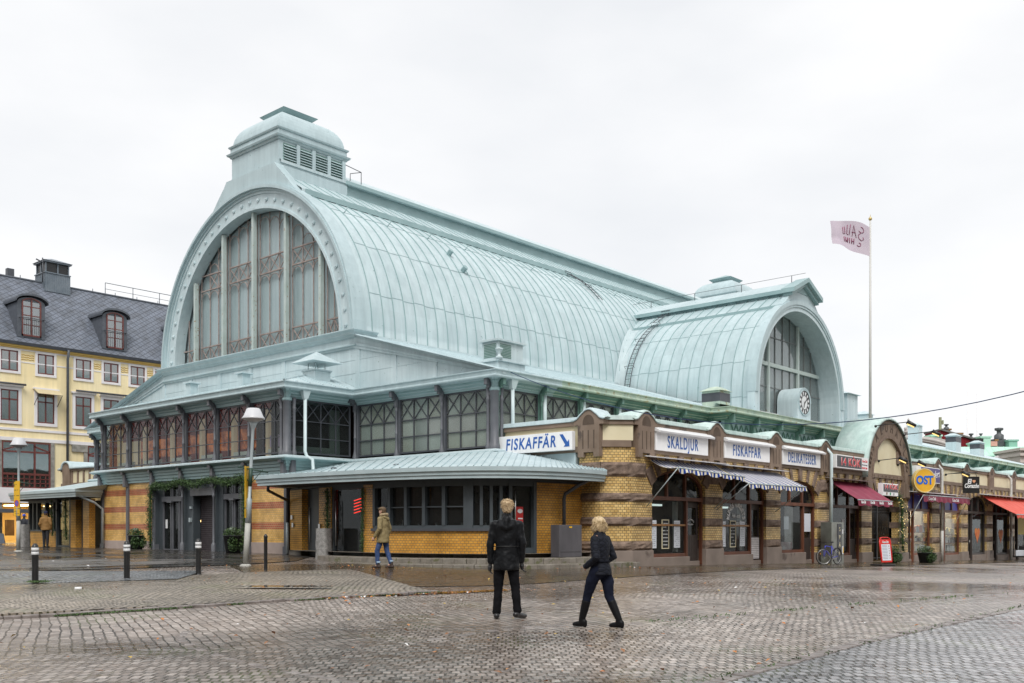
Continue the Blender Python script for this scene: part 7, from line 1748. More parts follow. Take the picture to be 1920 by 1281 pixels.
def rq(x0,x1,y0,z0,y1,z1):
    l=math.dist((y0,z0),(y1,z1)); b.add([(x0,y0,z0),(x1,y0,z0),(x1,y1,z1),(x0,y1,z1)],[(0,1,2,3)],uvs=[[((x0-z0*0)*.8,0),(x1*.8,0),(x1*.8,l*.9),(x0*.8,l*.9)]])
rq(7.5,64.5,YY-.35,15.0,YY+3.9,20.7); b.add([(7.5,YY+3.9,20.7),(64.5,YY+3.9,20.7),(64.5,YY+11,15),(7.5,YY+11,15)],[(0,1,2,3)]); b.build('mansard_roof',SLATE,yb)
m=MB(); m.tube([(7.5,YY+3.9,20.72),(64.5,YY+3.9,20.72)],.09,6)
for k in range(30): x=9+k*1.9; m.tube([(x,YY+3.9,20.7),(x,YY+3.9,21.0)],.03,4)
m.tube([(38.6,YY+4,21.7),(58,YY+4,21.7)],.03,5); 
for x in (38.6,41,43.4,46): m.tube([(x,YY+4,20.7),(x,YY+4,21.7)],.03,5)
m.tube([(38.6,YY+4,21.2),(58,YY+4,21.2)],.02,5)
m.build('ridge_rail',MT['dark_slate_metal'],yb)
def ywin(c,w,z0,z1,trim=.22,cols=2,cross=None,aw=False,hood=False):
    t=MB(); t.fb(fY,c-w/2-trim,c+w/2+trim,z0-trim,z0,-.1,.08); t.fb(fY,c-w/2-trim,c+w/2+trim,z1,z1+trim,-.1,.07); t.fb(fY,c-w/2-trim,c-w/2,z0,z1,-.1,.07); t.fb(fY,c+w/2,c+w/2+trim,z0,z1,-.1,.07)
    if hood: t.fb(fY,c-w/2-trim-.1,c+w/2+trim+.1,z1+trim,z1+trim+.12,-.1,.22)
    o=t.build('window_surround',WR_,yb)
    f=MB(); fw=.09
    f.fb(fY,c-w/2,c-w/2+fw,z0,z1,-.08,.02); f.fb(fY,c+w/2-fw,c+w/2,z0,z1,-.08,.02); f.fb(fY,c-w/2,c+w/2,z0,z0+fw,-.08,.02); f.fb(fY,c-w/2,c+w/2,z1-fw,z1,-.08,.02); f.fb(fY,c-.05,c+.05,z0,z1,-.08,.03)
    if cross: f.fb(fY,c-w/2,c+w/2,cross-.05,cross+.05,-.08,.03)
    o2=f.build('window',REDW,yb); g=MB(); g.fb(fY,c-w/2,c+w/2,z0,z1,.0,.004); g.build('pane',GLY,o2)
    g=MB(); 
    for s in (-1,1): g.fb(fY,c+s*w*.30-w*.14,c+s*w*.30+w*.14,z0,z1,-.03,-.02)
    g.build('curtain',pm('window_curtain',(.16,.20,.20),rough=.9,scale=2,col2=(.28,.33,.32)) if 'window_curtain' not in MT else MT['window_curtain'],o2)
WX=[12.5,14.8,17.2,19.6,22,24.4,26.9,29.46,32.06,34.9,37.1,39.3,41.4,43.6,45.8]
for i,x in enumerate(WX):
    ywin(x,1.2,12.93,14.42,.18); ywin(x,1.25,9.28,11.55,.22,cross=10.85,hood=True)
b=MB()
for i in range(len(WX)-1):
    c=(WX[i]+WX[i+1])/2
    if WX[i+1]-WX[i]<2.7:
        for q in range(3): b.tube([fY.p(c-.45+k*.15,13.85+q*.16+.06*(k%2),.02) for k in range(7)],.03,4)
b.build('zigzag_relief',YT,yb)
for x,c in ((32.06,'fabric'),):
    m=MB(); m.hexa([fY.p(x-.9,11.35,.9),fY.p(x+.9,11.35,.9),fY.p(x+.9,11.75,.1),fY.p(x-.9,11.75,.1),fY.p(x-.9,11.38,.92),fY.p(x+.9,11.38,.92),fY.p(x+.9,11.85,.1),fY.p(x-.9,11.85,.1)]); t_=thing('window_awning','open beige awning over an upper window of the yellow building','awning',(x,YY-.5,11.3)); m.build('canvas',pm('beige_canvas',(.5,.42,.25),rough=.8,scale=3,col2=(.58,.5,.32)),t_); m=MB(); 
    for s in(-.85,.85): m.tube([fY.p(x+s,10.6,.05),fY.p(x+s,11.36,.9)],.025,5)
    m.build('awning_arm',IRON,t_)
m=MB()
for x0,x1 in ((28.4,30.5),(34.2,38.9),(39.2,41)): m.tube([fY.p(x0,11.95,.35),fY.p(x1,11.95,.35)],.08,6)
m.build('awning_roller',IRON,yb)
m=MB(); m.tube([(33.55,YY-.55,14.9),(33.6,YY-.25,14.2),(33.6,YY-.2,5)],.1,8); m.build('downpipe',MT['dark_slate_metal'],yb)
STG=pm('grey_stone_trim',(.18,.175,.155),rough=.8,scale=4,col2=(.33,.32,.29),bump=.5,bscale=12)
for x0,x1 in ((17,20.6),(22.9,26.5),(28.9,32.4),(35.2,38.7),(41,44.5)):
    t=MB(); t.fb(fY,x0-.28,x0,4.2,7.85,-.1,.1); t.fb(fY,x1,x1+.28,4.2,7.85,-.1,.1); t.fb(fY,x0-.5,x1+.5,4.0,4.3,-.1,.2); t.build('stone_pier',STG,yb)
    f=MB(); f.fb(fY,x0,x1,4.4,4.5,-.05,.06); f.fb(fY,x0,x1,5.35,5.5,-.05,.06); f.fb(fY,x0,x1,7.0,7.12,-.05,.06); f.fb(fY,x0,x1,7.7,7.8,-.05,.06)
    for k in (0,1,): pass
    for x in (x0,(x0+x1)/2-.06+.6,x1-.12): f.fb(fY,x,x+.12,4.4,7.8,-.05,.07)
    n=9
    for k in range(n): x=x0+(x1-x0)*k/n; f.fb(fY,x,x+.07,4.4,5.4,-.05,.06)
    for z in (4.75,5.05): f.fb(fY,x0,x1,z,z+.06,-.05,.06)
    f.fbar(fY,(x0,7.1),(x0+1.2,7.5),.1,-.05,.07); f.fbar(fY,(x1,7.1),(x1-1.2,7.5),.1,-.05,.07)
    o=f.build('bay_window',REDW,yb); g=MB(); g.fb(fY,x0,x1,4.4,7.8,.01,.014); g.build('pane',GLY,o); g=MB(); g.fb(fY,x1-1.1,x1-.3,5.5,7.0,-.03,-.02); g.build('curtain',WR_,o)
m=MB()
for x in (26.5,34.0,40): m.fb(fY,x,x+1.2,7.3,7.85,-.05,.14)
m.build('stone_swag',STG,yb)
b=MB(); b.fb(fY,24,64,3.3,4.4,-.4,.3); b.build('white_fascia',WR_,yb)
for x in (24,28.2,33,38,43,48): 
    m=MB(); m.fb(fY,x,x+.7,.2,3.3,-.4,.2); m.build('stone_pier',STG,yb)
b=MB(); b.fb(fY,24,64,.3,.4,-8,-.3); b.fb(fY,24,64,3.25,3.3,-8,-.3); b.fb(fY,24,64,.3,3.3,-8.1,-8); b.build('shop_interior',pm('warm_shop',(.55,.42,.2),rough=.8,scale=1,col2=(.65,.5,.28)),yb)
b=MB()
for k in range(10): x=25+k*3; b.fb(fY,x,x+1.2,3.18,3.24,-5,-1.5)
b.build('shop_lights',emit('warm_shop_light',(1,.78,.38),9),yb)
b=MB()
for k in range(24): x=25+k*1.1; b.fb(fY,x,x+.55,.6+.3*(k%2),1.7+.2*(k%3),-3.5,-3.1)
b.build('clothes_racks',pm('dark_clothes',(.05,.03,.02),rough=.9,scale=2,col2=(.12,.07,.04)),yb)
b=MB(); b.fb(fY,20,35.2,2.55,2.8,.2,2.6); b.build('entrance_canopy',MT['dark_slate_metal'],yb)
for x in (18.6,24.8,31.0,37.4,43.6):
    d=MB(); fD=Fr((x,YY-.05),(1,0)); n=10
    arc=[(-1.0*math.cos(PI*i/n),18.05+.45*math.sin(PI*i/n)) for i in range(n+1)]
    d.fpoly(fD,[(-1.0,15.5)]+arc+[(1.0,15.5)],-3.6,0); 
    for i in range(n): 
        k=1.16; d.fpoly(fD,[(arc[i][0]*k,18.05+(arc[i][1]-18.05)*k+.02),(arc[i+1][0]*k,18.05+(arc[i+1][1]-18.05)*k+.02),(arc[i+1][0]*k*1.02,18.2+(arc[i+1][1]-18.05)*1.2),(arc[i][0]*k*1.02,18.2+(arc[i][1]-18.05)*1.2)],-3.8,.25)
    dm=d.build('dormer',MT['dark_slate_metal'],yb)
    f=MB(); f.fb(fD,-.7,.7,15.6,15.72,0,.06); f.fb(fD,-.7,-.6,15.6,18.1,0,.06); f.fb(fD,.6,.7,15.6,18.1,0,.06); f.fb(fD,-.05,.05,15.6,18.3,0,.07)
    for z in (16.4,17.1,17.75): f.fb(fD,-.7,.7,z,z+.06,0,.05)
    f.ring(fD,0,17.4,.95,1.05,0,.06,48,132,8)
    o=f.build('window',REDW,dm); g=MB(); g.fb(fD,-.65,.65,15.7,18.15,.01,.014); g.build('pane',GLY,o)
    g=MB(); g.tube([fD.p(-.85,16.9,.3),fD.p(.85,16.9,.3)],.03,5); g.tube([fD.p(-.85,16.9,0),fD.p(-.85,16.9,.3)],.03,5); g.tube([fD.p(.85,16.9,0),fD.p(.85,16.9,.3)],.03,5)
    for k in range(12): a=-.8+k*.145; g.tube([fD.p(a,15.7,.3),fD.p(a,16.9,.3)],.012,4)
    g.build('balcony_rail',IRON,dm)
cx,cy=34.4,YY+4.2; m=MB(); m.box(cx-1.3,cx+1.3,cy-1.2,cy+1.2,20,22.0)
for k in range(12): x=cx-1.3+k*.236; m.box(x,x+.05,cy-1.24,cy-1.2,20,21.9)
for k in range(10): y=cy-1.2+k*.26; m.box(cx-1.34,cx-1.3,y,y+.05,20,21.9)
m.box(cx-1.4,cx+1.4,cy-1.3,cy+1.3,21.95,22.05)
for dx in (-1.25,0,1.15):
    for dy in (-1.15,0,1.05): m.box(cx+dx,cx+dx+.12,cy+dy,cy+dy+.12,22,23.1)
m.box(cx-1.45,cx+1.45,cy-1.35,cy+1.35,23.1,23.25); m.hexa([(cx-1.55,cy-1.45,23.25),(cx+1.55,cy-1.45,23.25),(cx+1.55,cy+1.45,23.25),(cx-1.55,cy+1.45,23.25),(cx-.2,cy-.2,23.75),(cx+.2,cy-.2,23.75),(cx+.2,cy+.2,23.75),(cx-.2,cy+.2,23.75)])
def shr(q): q.v=[(cx+(a-cx)*.74,cy+(b_-cy)*.74,20+(c_-20)*.74) for a,b_,c_ in q.v]; return q
cu=shr(m).build('roof_cupola',pm('cupola_metal',(.13,.16,.19),rough=.4,scale=2,col2=(.19,.22,.25)),yb); m=MB(); m.box(cx-1.15,cx+1.15,cy-1.05,cy+1.05,22,23.1); shr(m).build('dark_glazing',BLACK,cu)
m=MB(); m.tube([(cx-1.2,cy-1.0,20.6),(cx-1.2,cy-1.0,22.5)],.05,5); m.tube([(cx-1.7,cy-1.0,22.3),(cx-1.1,cy-1.0,22.1)],.06,5); m.box(30.9,31.4,cy-.2,cy+.2,20.5,21.4); m.build('roof_mast',IRON,yb)

# ---------------- town behind at the right ----------------
# each built in its own frame: local a to the right, depth away from the square
def townframe(px,Y): 
    k=(px-960)/1850; X=k*Y; return Fr((ST*X+CT*Y,-CT*X+ST*Y),(ST,-CT))
ZP=lambda py,Y:(997-py)*Y/1850+1.2
Y0=128.; fT0=townframe(1755,Y0); K0=Y0/1850
gb=thing('green_roofed_building','building with pale green copper roof, dormer and many chimneys beyond the shops','building',tuple(fT0.p(6,-1,-5)))
PG=pm('bright_copper_roof',(.40,.66,.53),rough=.6,scale=.3,col2=(.52,.76,.63)); PGD=pm('copper_wall',(.20,.42,.33),rough=.6,scale=.5,col2=(.28,.5,.4))
def A_(px): return (px-1755)*K0
b=MB(); b.fb(fT0,A_(1690),A_(1990),-2,ZP(857,Y0),-10,0); b.build('wall',PGD,gb)
b=MB(); z0,z1=ZP(856,Y0),ZP(836,Y0); b.hexa([fT0.p(A_(1750),z0,.4),fT0.p(A_(1990),z0,.4),fT0.p(A_(1990),z0,-6),fT0.p(A_(1750),z0,-6),fT0.p(A_(1752),z1,-1.6),fT0.p(A_(1990),z1,-1.6),fT0.p(A_(1990),z1,-5),fT0.p(A_(1752),z1,-5)])
for k in range(20): a=A_(1758)+k*.85; b.hexa([fT0.p(a,z0+.02,.42),fT0.p(a+.06,z0+.02,.42),fT0.p(a+.06,z0,.3),fT0.p(a,z0,.3),fT0.p(a,z1+.04,-1.6),fT0.p(a+.06,z1+.04,-1.6),fT0.p(a+.06,z1,-1.7),fT0.p(a,z1,-1.7)])
b.build('roof',PG,gb)
b=MB(); b.fb(fT0,A_(1750),A_(1990),z0-.15,z0+.05,.0,.6); b.build('gutter',PGD,gb)
def tchim(px0,px1,py0,py1,mat,d=-3,dd=2.0,capm=None,cap=True,name='chimney'):
    m=MB(); zb=ZP(py1,Y0); zt=ZP(py0,Y0); m.fb(fT0,A_(px0),A_(px1),zb-1.5,zt,d-dd,d)
    if cap: m.fb(fT0,A_(px0)-.15,A_(px1)+.15,zt-.1,zt+.12,d-dd-.1,d+.1)
    o=m.build(name,mat,gb)
    return o
tchim(1756,1777,819,838,PG); tchim(1768,1787,812,838,PG,-3.5); tchim(1834,1851,829,846,PG,-1); tchim(1857,1875,816,836,PG,-2.5); tchim(1914,1930,822,836,PGD)
RB=stripem('red_boarding',(.20,.02,.025),(.15,.015,.02),.35,.8,.6)
b=MB(); b.fpoly(fT0,[(A_(1788),ZP(842,Y0)),(A_(1860),ZP(840,Y0)),(A_(1860),ZP(823,Y0)),(A_(1789),ZP(801,Y0))],-9,-4); b.build('red_boarded_gable',RB,gb)
b=MB(); b.fpoly(fT0,[(A_(1788),ZP(801,Y0)),(A_(1866),ZP(823,Y0)),(A_(1866),ZP(820,Y0)),(A_(1788),ZP(798,Y0))],-9.3,-3.7); b.build('grey_roof_edge',pm('roof_felt',(.12,.115,.11),rough=.8,scale=1,col2=(.17,.16,.15)),gb)
b=MB(); b.fpoly(fT0,[(A_(1748),ZP(829,Y0)),(A_(1788),ZP(806,Y0)),(A_(1788),ZP(840,Y0)),(A_(1748),ZP(840,Y0))],-9.2,-5); b.build('red_boarded_gable',RB,gb)
YC_=brickm('chimney_brick',(.36,.2,.08),(.3,.15,.05),(.1,.08,.06),bw=.3,bh=.12)
tchim(1799,1814,798,812,YC_,-5); tchim(1817,1837,806,816,YC_,-5); tchim(1895,1898,820,836,YC_,-4,1)
tchim(1835,1851,821,829,BLACK,-1,1.5,cap=False,name='dark_louvre'); tchim(1772,1786,809,812,IRON,-3.5,1.5,cap=False,name='dark_louvre')
m=MB()
for px,py0,py1,w in ((1803,788,799,5),(1851,806,820,5),(1870,806,816,4),(1905,795,818,9)):
    a=A_(px); z0_,z1_=ZP(py1,Y0),ZP(py0,Y0); p=fT0.p(a,z0_,-4.5); r=w*K0
    m.lathe([(r,0),(r,.35*(z1_-z0_)),(r*.45,.5*(z1_-z0_)),(r*.45,.7*(z1_-z0_)),(r*.9,.78*(z1_-z0_)),(r*.9,.95*(z1_-z0_)),(.01,z1_-z0_)],tuple(p),8)
m.fb(fT0,A_(1891),A_(1915),ZP(836,Y0),ZP(818,Y0),-5,-4)
m.build('chimney_cowl',pm('cowl_metal',(.06,.065,.07),rough=.5,scale=3,col2=(.1,.105,.11)),gb)
b=MB(); b.fb(fT0,A_(1874),A_(1895),ZP(832,Y0),ZP(823,Y0),-4.5,-3.5); b.build('pink_dormer',pm('pink_tin',(.6,.3,.25),rough=.6,scale=2,col2=(.66,.36,.3)),gb)
b=MB(); b.fb(fT0,A_(1785),A_(1789),ZP(800,Y0),ZP(776,Y0),-4,-3.7); b.fb(fT0,A_(1789)+.1,A_(1793),ZP(790,Y0),ZP(782,Y0),-4,-3.7); b.build('antenna_panel',pm('antenna_olive',(.25,.25,.15),rough=.6,scale=3,col2=(.33,.33,.2)),gb)
fR0=townframe(1877,Y0-1.); b=MB(); b.ring(fR0,-.3,ZP(872,Y0),.6,1.15,0,.25,0,180,16); b.fb(fR0,-2,1.6,ZP(872,Y0)-2,ZP(860,Y0),-.3,0); b.build('pale_dormer',WR_,gb)
b=MB(); b.fb(fT0,A_(1890),A_(1905),ZP(875,Y0),ZP(866,Y0),0,.1); b.build('window',GLY,gb)
for px,py,h in ((1814,716,0),(1832,738,0)):
    Yp=150; f_=townframe(px,Yp); m=MB(); p0=f_.p(0,-1,0); p1=f_.p(0,ZP(py,Yp),0); m.tube([p0,p1],[.16,.07],6); o=m.build('mast',WR_); tag(o,'thin pale mast, %s of the two behind the chimneys'%('left and taller' if px==1814 else 'right and shorter'),'mast')
# ornate pale building with obelisk
Y1=118.; f1=townframe(1718,Y1); K1=Y1/1850
ob=thing('ornate_building','pale stone building with curved pediment and obelisk behind the gateway','building',tuple(f1.p(0,-1,-3))); ST1=pm('pale_carved_stone',(.42,.39,.37),rough=.8,scale=2,col2=(.52,.49,.46),bump=.3,bscale=5)
b=MB(); b.fpoly(f1,[(-2,-2),(4,-2)]+[(4-.75*i,ZP(824-13*math.sin(PI*(.5+.5*i/8)) if False else 832-13*math.sin(PI*min(1,(i+1)/9)),Y1)) for i in range(9)],-6,0); b.build('pediment_wall',ST1,ob)
b=MB(); P=[f1.p(-1.3+5*i/12,ZP(821-1*i/12+ (i/12)**2*14,Y1),.1) for i in range(13)]; b.tube(P,.22,6); P=[f1.p(-1.3+5*i/12,ZP(825-1*i/12+ (i/12)**2*14,Y1),.1) for i in range(13)]; b.tube(P,.12,6); b.build('curved_cornice',ST1,ob)
b=MB(); b.fb(f1,-1.35,-.05,ZP(822,Y1),ZP(811,Y1),-1.2,.0); b.fb(f1,-1.65,.25,ZP(811,Y1),ZP(808.5,Y1),-1.4,.2); p=f1.p(-.7,ZP(808,Y1),-.6); b.lathe([(.55,0),(.5,.25),(.28,.45),(.22,.5),(.12,1.45),(.01,1.6)],tuple(p),8,smooth=False)
for s in (-1,1): q=f1.p(-.7+s*.45,ZP(803,Y1),-.4); b.sphere(q,.18,8,6)
b.build('obelisk',ST1,ob)
Y2=122.; f2_=townframe(1913,Y2); bb=thing('beige_building','beige stone building with heavy cornices at the far right edge','building',tuple(f2_.p(3,-1,-5)))
BE=pm('beige_stone',(.50,.44,.40),rough=.8,scale=1,col2=(.58,.52,.48)); b=MB(); b.fb(f2_,0,16,-2,ZP(840,Y2),-12,0); b.fb(f2_,-.3,16,ZP(845,Y2),ZP(840,Y2),-12,.5); b.fb(f2_,-.2,16,ZP(855,Y2),ZP(850,Y2),-12,.4); b.fb(f2_,-.1,16,ZP(868,Y2),ZP(866,Y2),-12,.3); b.build('wall',BE,bb)
b=MB(); b.fb(f2_,1.5,2.6,ZP(885,Y2),ZP(872,Y2),0,.05); b.fb(f2_,3.9,5.0,ZP(885,Y2),ZP(872,Y2),0,.05); b.build('window',GLY,bb)

# ---------------- the other sides of the square (behind the viewer) ----------------
OPW=pm('grey_buff_render',(.30,.26,.20),rough=.8,scale=.5,col2=(.38,.33,.26),run=.15); OPR=pm('dark_tin_roof',(.07,.075,.08),rough=.5,scale=1,col2=(.1,.105,.11))
def opposite(name,label,fr,w,h,n):
    t=thing(name,label,'building',tuple(fr.p(w/2,-1,0)))
    b=MB(); b.fb(fr,0,w,-1.5,h,-12,0); b.fb(fr,-.3,w+.3,h,h+.4,-12,.5); b.build('wall',OPW,t)
    b=MB(); b.hexa([fr.p(-.2,h+.4,.3),fr.p(w+.2,h+.4,.3),fr.p(w+.2,h+.4,-12),fr.p(-.2,h+.4,-12),fr.p(0,h+4,-4),fr.p(w,h+4,-4),fr.p(w,h+4,-9),fr.p(0,h+4,-9)]); b.build('roof',OPR,t)
    for i in range(n):
        for j in range(4):
            a=(i+.5)*w/n; z=.2+j*(h-1)/4; m=MB(); m.fb(fr,a-.65,a+.65,z+.9,z+3.0,.0,.04); m.fb(fr,a-.8,a+.8,z+.75,z+.9,0,.15); m.build('window',WR_ if False else [MT['dark_slate_metal']],t)
opposite('buff_building','long buff rendered town building across the square behind the viewer',Fr((118,-34),(-1,0)),170,16,20)
opposite('corner_building','buff rendered town building on the left side of the square behind the viewer',Fr((-36,-30),(0,1)),120,17,14)
# ---------------- people ----------------
SKIN=pm('skin',(.52,.30,.22),rough=.5,scale=8,col2=(.6,.36,.27)); 
def capsule_chain(mb,pts,rads,n=14,flat=None):
    """tapered limb with round ends; flat=(sx, sy) squashes the section"""
    P=[Vector(p) for p in pts]; 
    d0=(P[0]-P[1]).normalized(); d1=(P[-1]-P[-2]).normalized()
    Q=[P[0]+d0*rads[0]*.9,P[0]+d0*rads[0]*.55]+P+[P[-1]+d1*rads[-1]*.55,P[-1]+d1*rads[-1]*.9]; R_=[rads[0]*.35,rads[0]*.8]+list(rads)+[rads[-1]*.8,rads[-1]*.35]
    mb.tube(Q,R_,n)
def torso(mb,levels,n=24):
    """levels: (x,y,z,rx,ry) in body space"""
    rows=[]
    for (x,y,z,rx,ry) in levels: rows.append([(x+rx*math.cos(2*PI*k/n)*(1 if True else 1),y+ry*math.sin(2*PI*k/n),z) for k in range(n)])
    vs=[p for r in rows for p in r]; m=len(rows)
    mb.add(vs,[(i*n+k,i*n+(k+1)%n,(i+1)*n+(k+1)%n,(i+1)*n+k) for i in range(m-1) for k in range(n)]+[tuple(range(n-1,-1,-1)),tuple((m-1)*n+k for k in range(n))],smooth=True)
def blob(name,mb,mat,par,vox=.012,sm=6,disp=None):
    o=mb.build(name,mat,par); r=o.modifiers.new('remesh','REMESH'); r.mode='VOXEL'; r.voxel_size=vox; r.use_smooth_shade=True
    s=o.modifiers.new('smooth','SMOOTH'); s.iterations=sm; s.factor=.6
    if disp:
        tx=D.textures.new(name+'_tx','CLOUDS'); tx.noise_scale=disp[0]; tx.noise_depth=2; d=o.modifiers.new('folds','DISPLACE'); d.texture=tx; d.strength=disp[1]; d.mid_level=.5; d.texture_coords='LOCAL'
    return o
def hand(mb,w,dr,sd,s=1.,curl=.5):
    """palm plus four fingers and a thumb. w wrist, dr pointing direction, sd thumb side"""
    w=Vector(w); dr=Vector(dr).normalized(); sd=Vector(sd); sd=(sd-dr*sd.dot(dr)).normalized(); nn=dr.cross(sd)
    capsule_chain(mb,[w,w+dr*.045*s,w+dr*.085*s],[.024*s,.032*s,.03*s],10); capsule_chain(mb,[w+dr*.05*s+sd*.018*s,w+dr*.085*s+sd*.02*s],[.022*s,.018*s],8); capsule_chain(mb,[w+dr*.05*s-sd*.018*s,w+dr*.085*s-sd*.02*s],[.022*s,.018*s],8)
    for k,(o_,l) in enumerate(((.027,.066),(.009,.076),(-.009,.071),(-.027,.056))):
        b0=w+dr*.09*s+sd*o_*s; c=curl+.08*k; d1=(dr+nn*c*.6).normalized(); d2=(dr+nn*c*1.6).normalized(); p1=b0+d1*l*.45*s; p2=p1+d2*l*.35*s; p3=p2+(dr*.6+nn*c*2).normalized()*l*.25*s
        capsule_chain(mb,[b0,p1,p2,p3],[.0095*s,.009*s,.008*s,.007*s],8)
    b0=w+dr*.03*s+sd*.03*s; capsule_chain(mb,[b0,b0+(dr*.6+sd*.7).normalized()*.038*s,b0+(dr*.9+sd*.45+nn*.3).normalized()*.066*s],[.013*s,.0105*s,.0085*s],8)
def head(mb,c,h,face,s=1.):
    """c = centre of skull, face = unit vector towards the face"""
    c=Vector(c); f=Vector(face).normalized(); r=Vector((0,0,1)).cross(f).normalized(); u=Vector((0,0,1))
    def E(o,rx,ry,rz): # ellipsoid oriented to face
        vs=[];n,m=16,12
        for i in range(m+1):
            t=PI*i/m
            for k in range(n):
                a=2*PI*k/n; vs.append(c+f*(o[0]+rx*math.sin(t)*math.cos(a))*s+r*(o[1]+ry*math.sin(t)*math.sin(a))*s+u*(o[2]-rz*math.cos(t))*s)
        mb.add(vs,[(i*n+k,i*n+(k+1)%n,(i+1)*n+(k+1)%n,(i+1)*n+k) for i in range(m) for k in range(n)],smooth=True)
    E((-.012,0,.03),.098,.077,.092); E((.018,0,-.035),.075,.062,.085); E((.045,0,-.095),.03,.035,.022)
    E((.094,0,-.022),.018,.012,.024); E((.085,0,-.062),.014,.024,.010); E((.082,.03,.012),.012,.02,.008); E((.082,-.03,.012),.012,.02,.008)
    for q in (-1,1): E((-.005,q*.078,-.012),.022,.010,.032)
    return c,f,r,u,E
FL={}
def stand(p): return G(p[0],p[1])
# --- man in the black rain jacket, seen from behind ---
def man_front():
    x,y=11.47,10.28; z=G(x,y)+.004; F=Vector((CT,ST,0)); Rt=Vector((ST,-CT,0)); U=Vector((0,0,1)); O=Vector((x,y,z))
    t=thing('person','tall person with short blond hair seen from behind in a long black jacket','person',tuple(O))
    P=lambda r,f,u:O+Rt*r+F*f+U*u
    H_=1.86
    def LV_(lst): return [(P(a,b,c)) for a,b,c in lst]
    # body
    b=MB()
    hipL,hipR=P(-.10,0,.93),P(.09,0,.93)
    kL,kR=P(-.13,.03,.50),P(.135,.02,.50); aL,aR=P(-.155,-.02,.09),P(.17,-.03,.11)
    capsule_chain(b,[hipL,kL,aL],[.085,.055,.04]); capsule_chain(b,[hipR,kR,aR],[.085,.055,.04])
    capsule_chain(b,[aL,aL+F*.08+U*-.05],[.03,.02]); capsule_chain(b,[aR,aR+F*.06+Rt*.05-U*.06],[.03,.02])
    capsule_chain(b,[P(0,0,.92),P(0,0,1.15),P(0,0,1.42)],[.13,.13,.13]); capsule_chain(b,[P(-.17,0,1.47),P(.17,0,1.47)],[.06,.06]); capsule_chain(b,[P(0,0,1.45),P(0,.01,1.66)],[.06,.055])
    sL,eL,wL=P(-.185,0,1.47),P(-.255,-.02,1.18),P(-.255,.02,.88); sR,eR,wR=P(.185,0,1.47),P(.25,-.03,1.18),P(.235,.05,.90)
    capsule_chain(b,[sL,eL,wL],[.05,.042,.028]); capsule_chain(b,[sR,eR,wR],[.05,.042,.028])
    c,f,r,u,E=head(b,P(.015,.02,1.735),0,F+Rt*.15)
    hand(b,wL,(P(-.26,.05,.7)-wL),F+Rt*.2,.82); hand(b,wR,(P(.25,.08,.7)-wR),F-Rt*.2,.82)
    blob('body',b,SKIN,t,.009,4)
    # trousers
    TR=pm('black_trousers',(.005,.005,.006),rough=.9,spec=.12,scale=8,col2=(.009,.009,.011)); b=MB()
    capsule_chain(b,[hipL,P(-.125,.02,.62),kL,P(-.14,-.0,.28),P(-.155,-.015,.11)],[.105,.085,.072,.066,.068]); capsule_chain(b,[hipR,P(.115,.01,.62),kR,P(.15,-.02,.3),P(.165,-.02,.13)],[.105,.085,.072,.066,.068]); capsule_chain(b,[P(-.07,0,.97),P(.07,0,.97)],[.13,.13])
    blob('trousers',b,TR,t,.012,4,(.09,.022))
    SH=pm('black_shoes',(.012,.012,.013),rough=.35,scale=6,col2=(.02,.02,.022)); 
    for a,dr in ((aL,F),(aR,(F+Rt*.75).normalized())):
        b=MB(); q=Vector((a.x,a.y,z)); h=.0 if a is aL else .02
        capsule_chain(b,[q-dr*.05+U*(.05+h),q+dr*.08+U*.05,q+dr*.2+U*.035],[.048,.046,.036]); capsule_chain(b,[q+U*(.06+h),q+U*.12],[.05,.045]); blob('shoe',b,SH,t,.009,3)
    JK=pm('black_rain_jacket',(.005,.0055,.0065),rough=.45,scale=6,col2=(.010,.011,.013),spec=.16); b=MB()
    n=26; rows=[]
    for (u_,rx,ry,f_) in ((.76,.235,.17,0),(.80,.235,.17,0),(.95,.215,.155,0),(1.10,.195,.145,0),(1.14,.188,.14,0),(1.25,.205,.145,0),(1.38,.225,.145,0),(1.47,.215,.135,.0),(1.53,.16,.115,.01),(1.57,.10,.09,.015),(1.62,.085,.085,.02),(1.655,.085,.085,.025)):
        rows.append([P(rx*math.cos(2*PI*k/n)*(.9),f_+ry*math.sin(2*PI*k/n),u_) for k in range(n)])
    vs=[p for q in rows for p in q]; m_=len(rows); b.add(vs,[(i*n+k,i*n+(k+1)%n,(i+1)*n+(k+1)%n,(i+1)*n+k) for i in range(m_-1) for k in range(n)]+[tuple(range(n-1,-1,-1)),tuple((m_-1)*n+k for k in range(n))],smooth=True)
    capsule_chain(b,[sL,eL,wL+(wL-eL)*.0],[.07,.06,.046]); capsule_chain(b,[sR,eR,wR],[.07,.06,.046]); capsule_chain(b,[P(-.2,0,1.46),P(.2,0,1.46)],[.075,.075])
    # hood lying on the back
    capsule_chain(b,[P(-.11,-.06,1.52),P(-.06,-.13,1.44),P(0,-.15,1.41),P(.06,-.13,1.44),P(.11,-.06,1.52)],[.04,.045,.048,.045,.04]); capsule_chain(b,[P(0,-.10,1.56),P(0,-.13,1.46)],[.07,.06])
    blob('jacket',b,JK,t,.012,4,(.10,.028))
    b=MB(); b.tube([P(.196*math.cos(2*PI*k/24)*1.02,.145*math.sin(2*PI*k/24)*1.03,1.13) for k in range(25)],.006,5); b.build('waist_cord',BLACK,t)
    GLV=pm('black_glove',(.010,.010,.011),rough=.5,scale=6,col2=(.018,.018,.02))
    for w,q,s in ((wL,P(-.27,.05,.72),1),(wR,P(.25,.08,.74),1)):
        b=MB(); hand(b,w-U*.02,q-w,F,1.12,.6); blob('glove',b,GLV,t,.006,2)
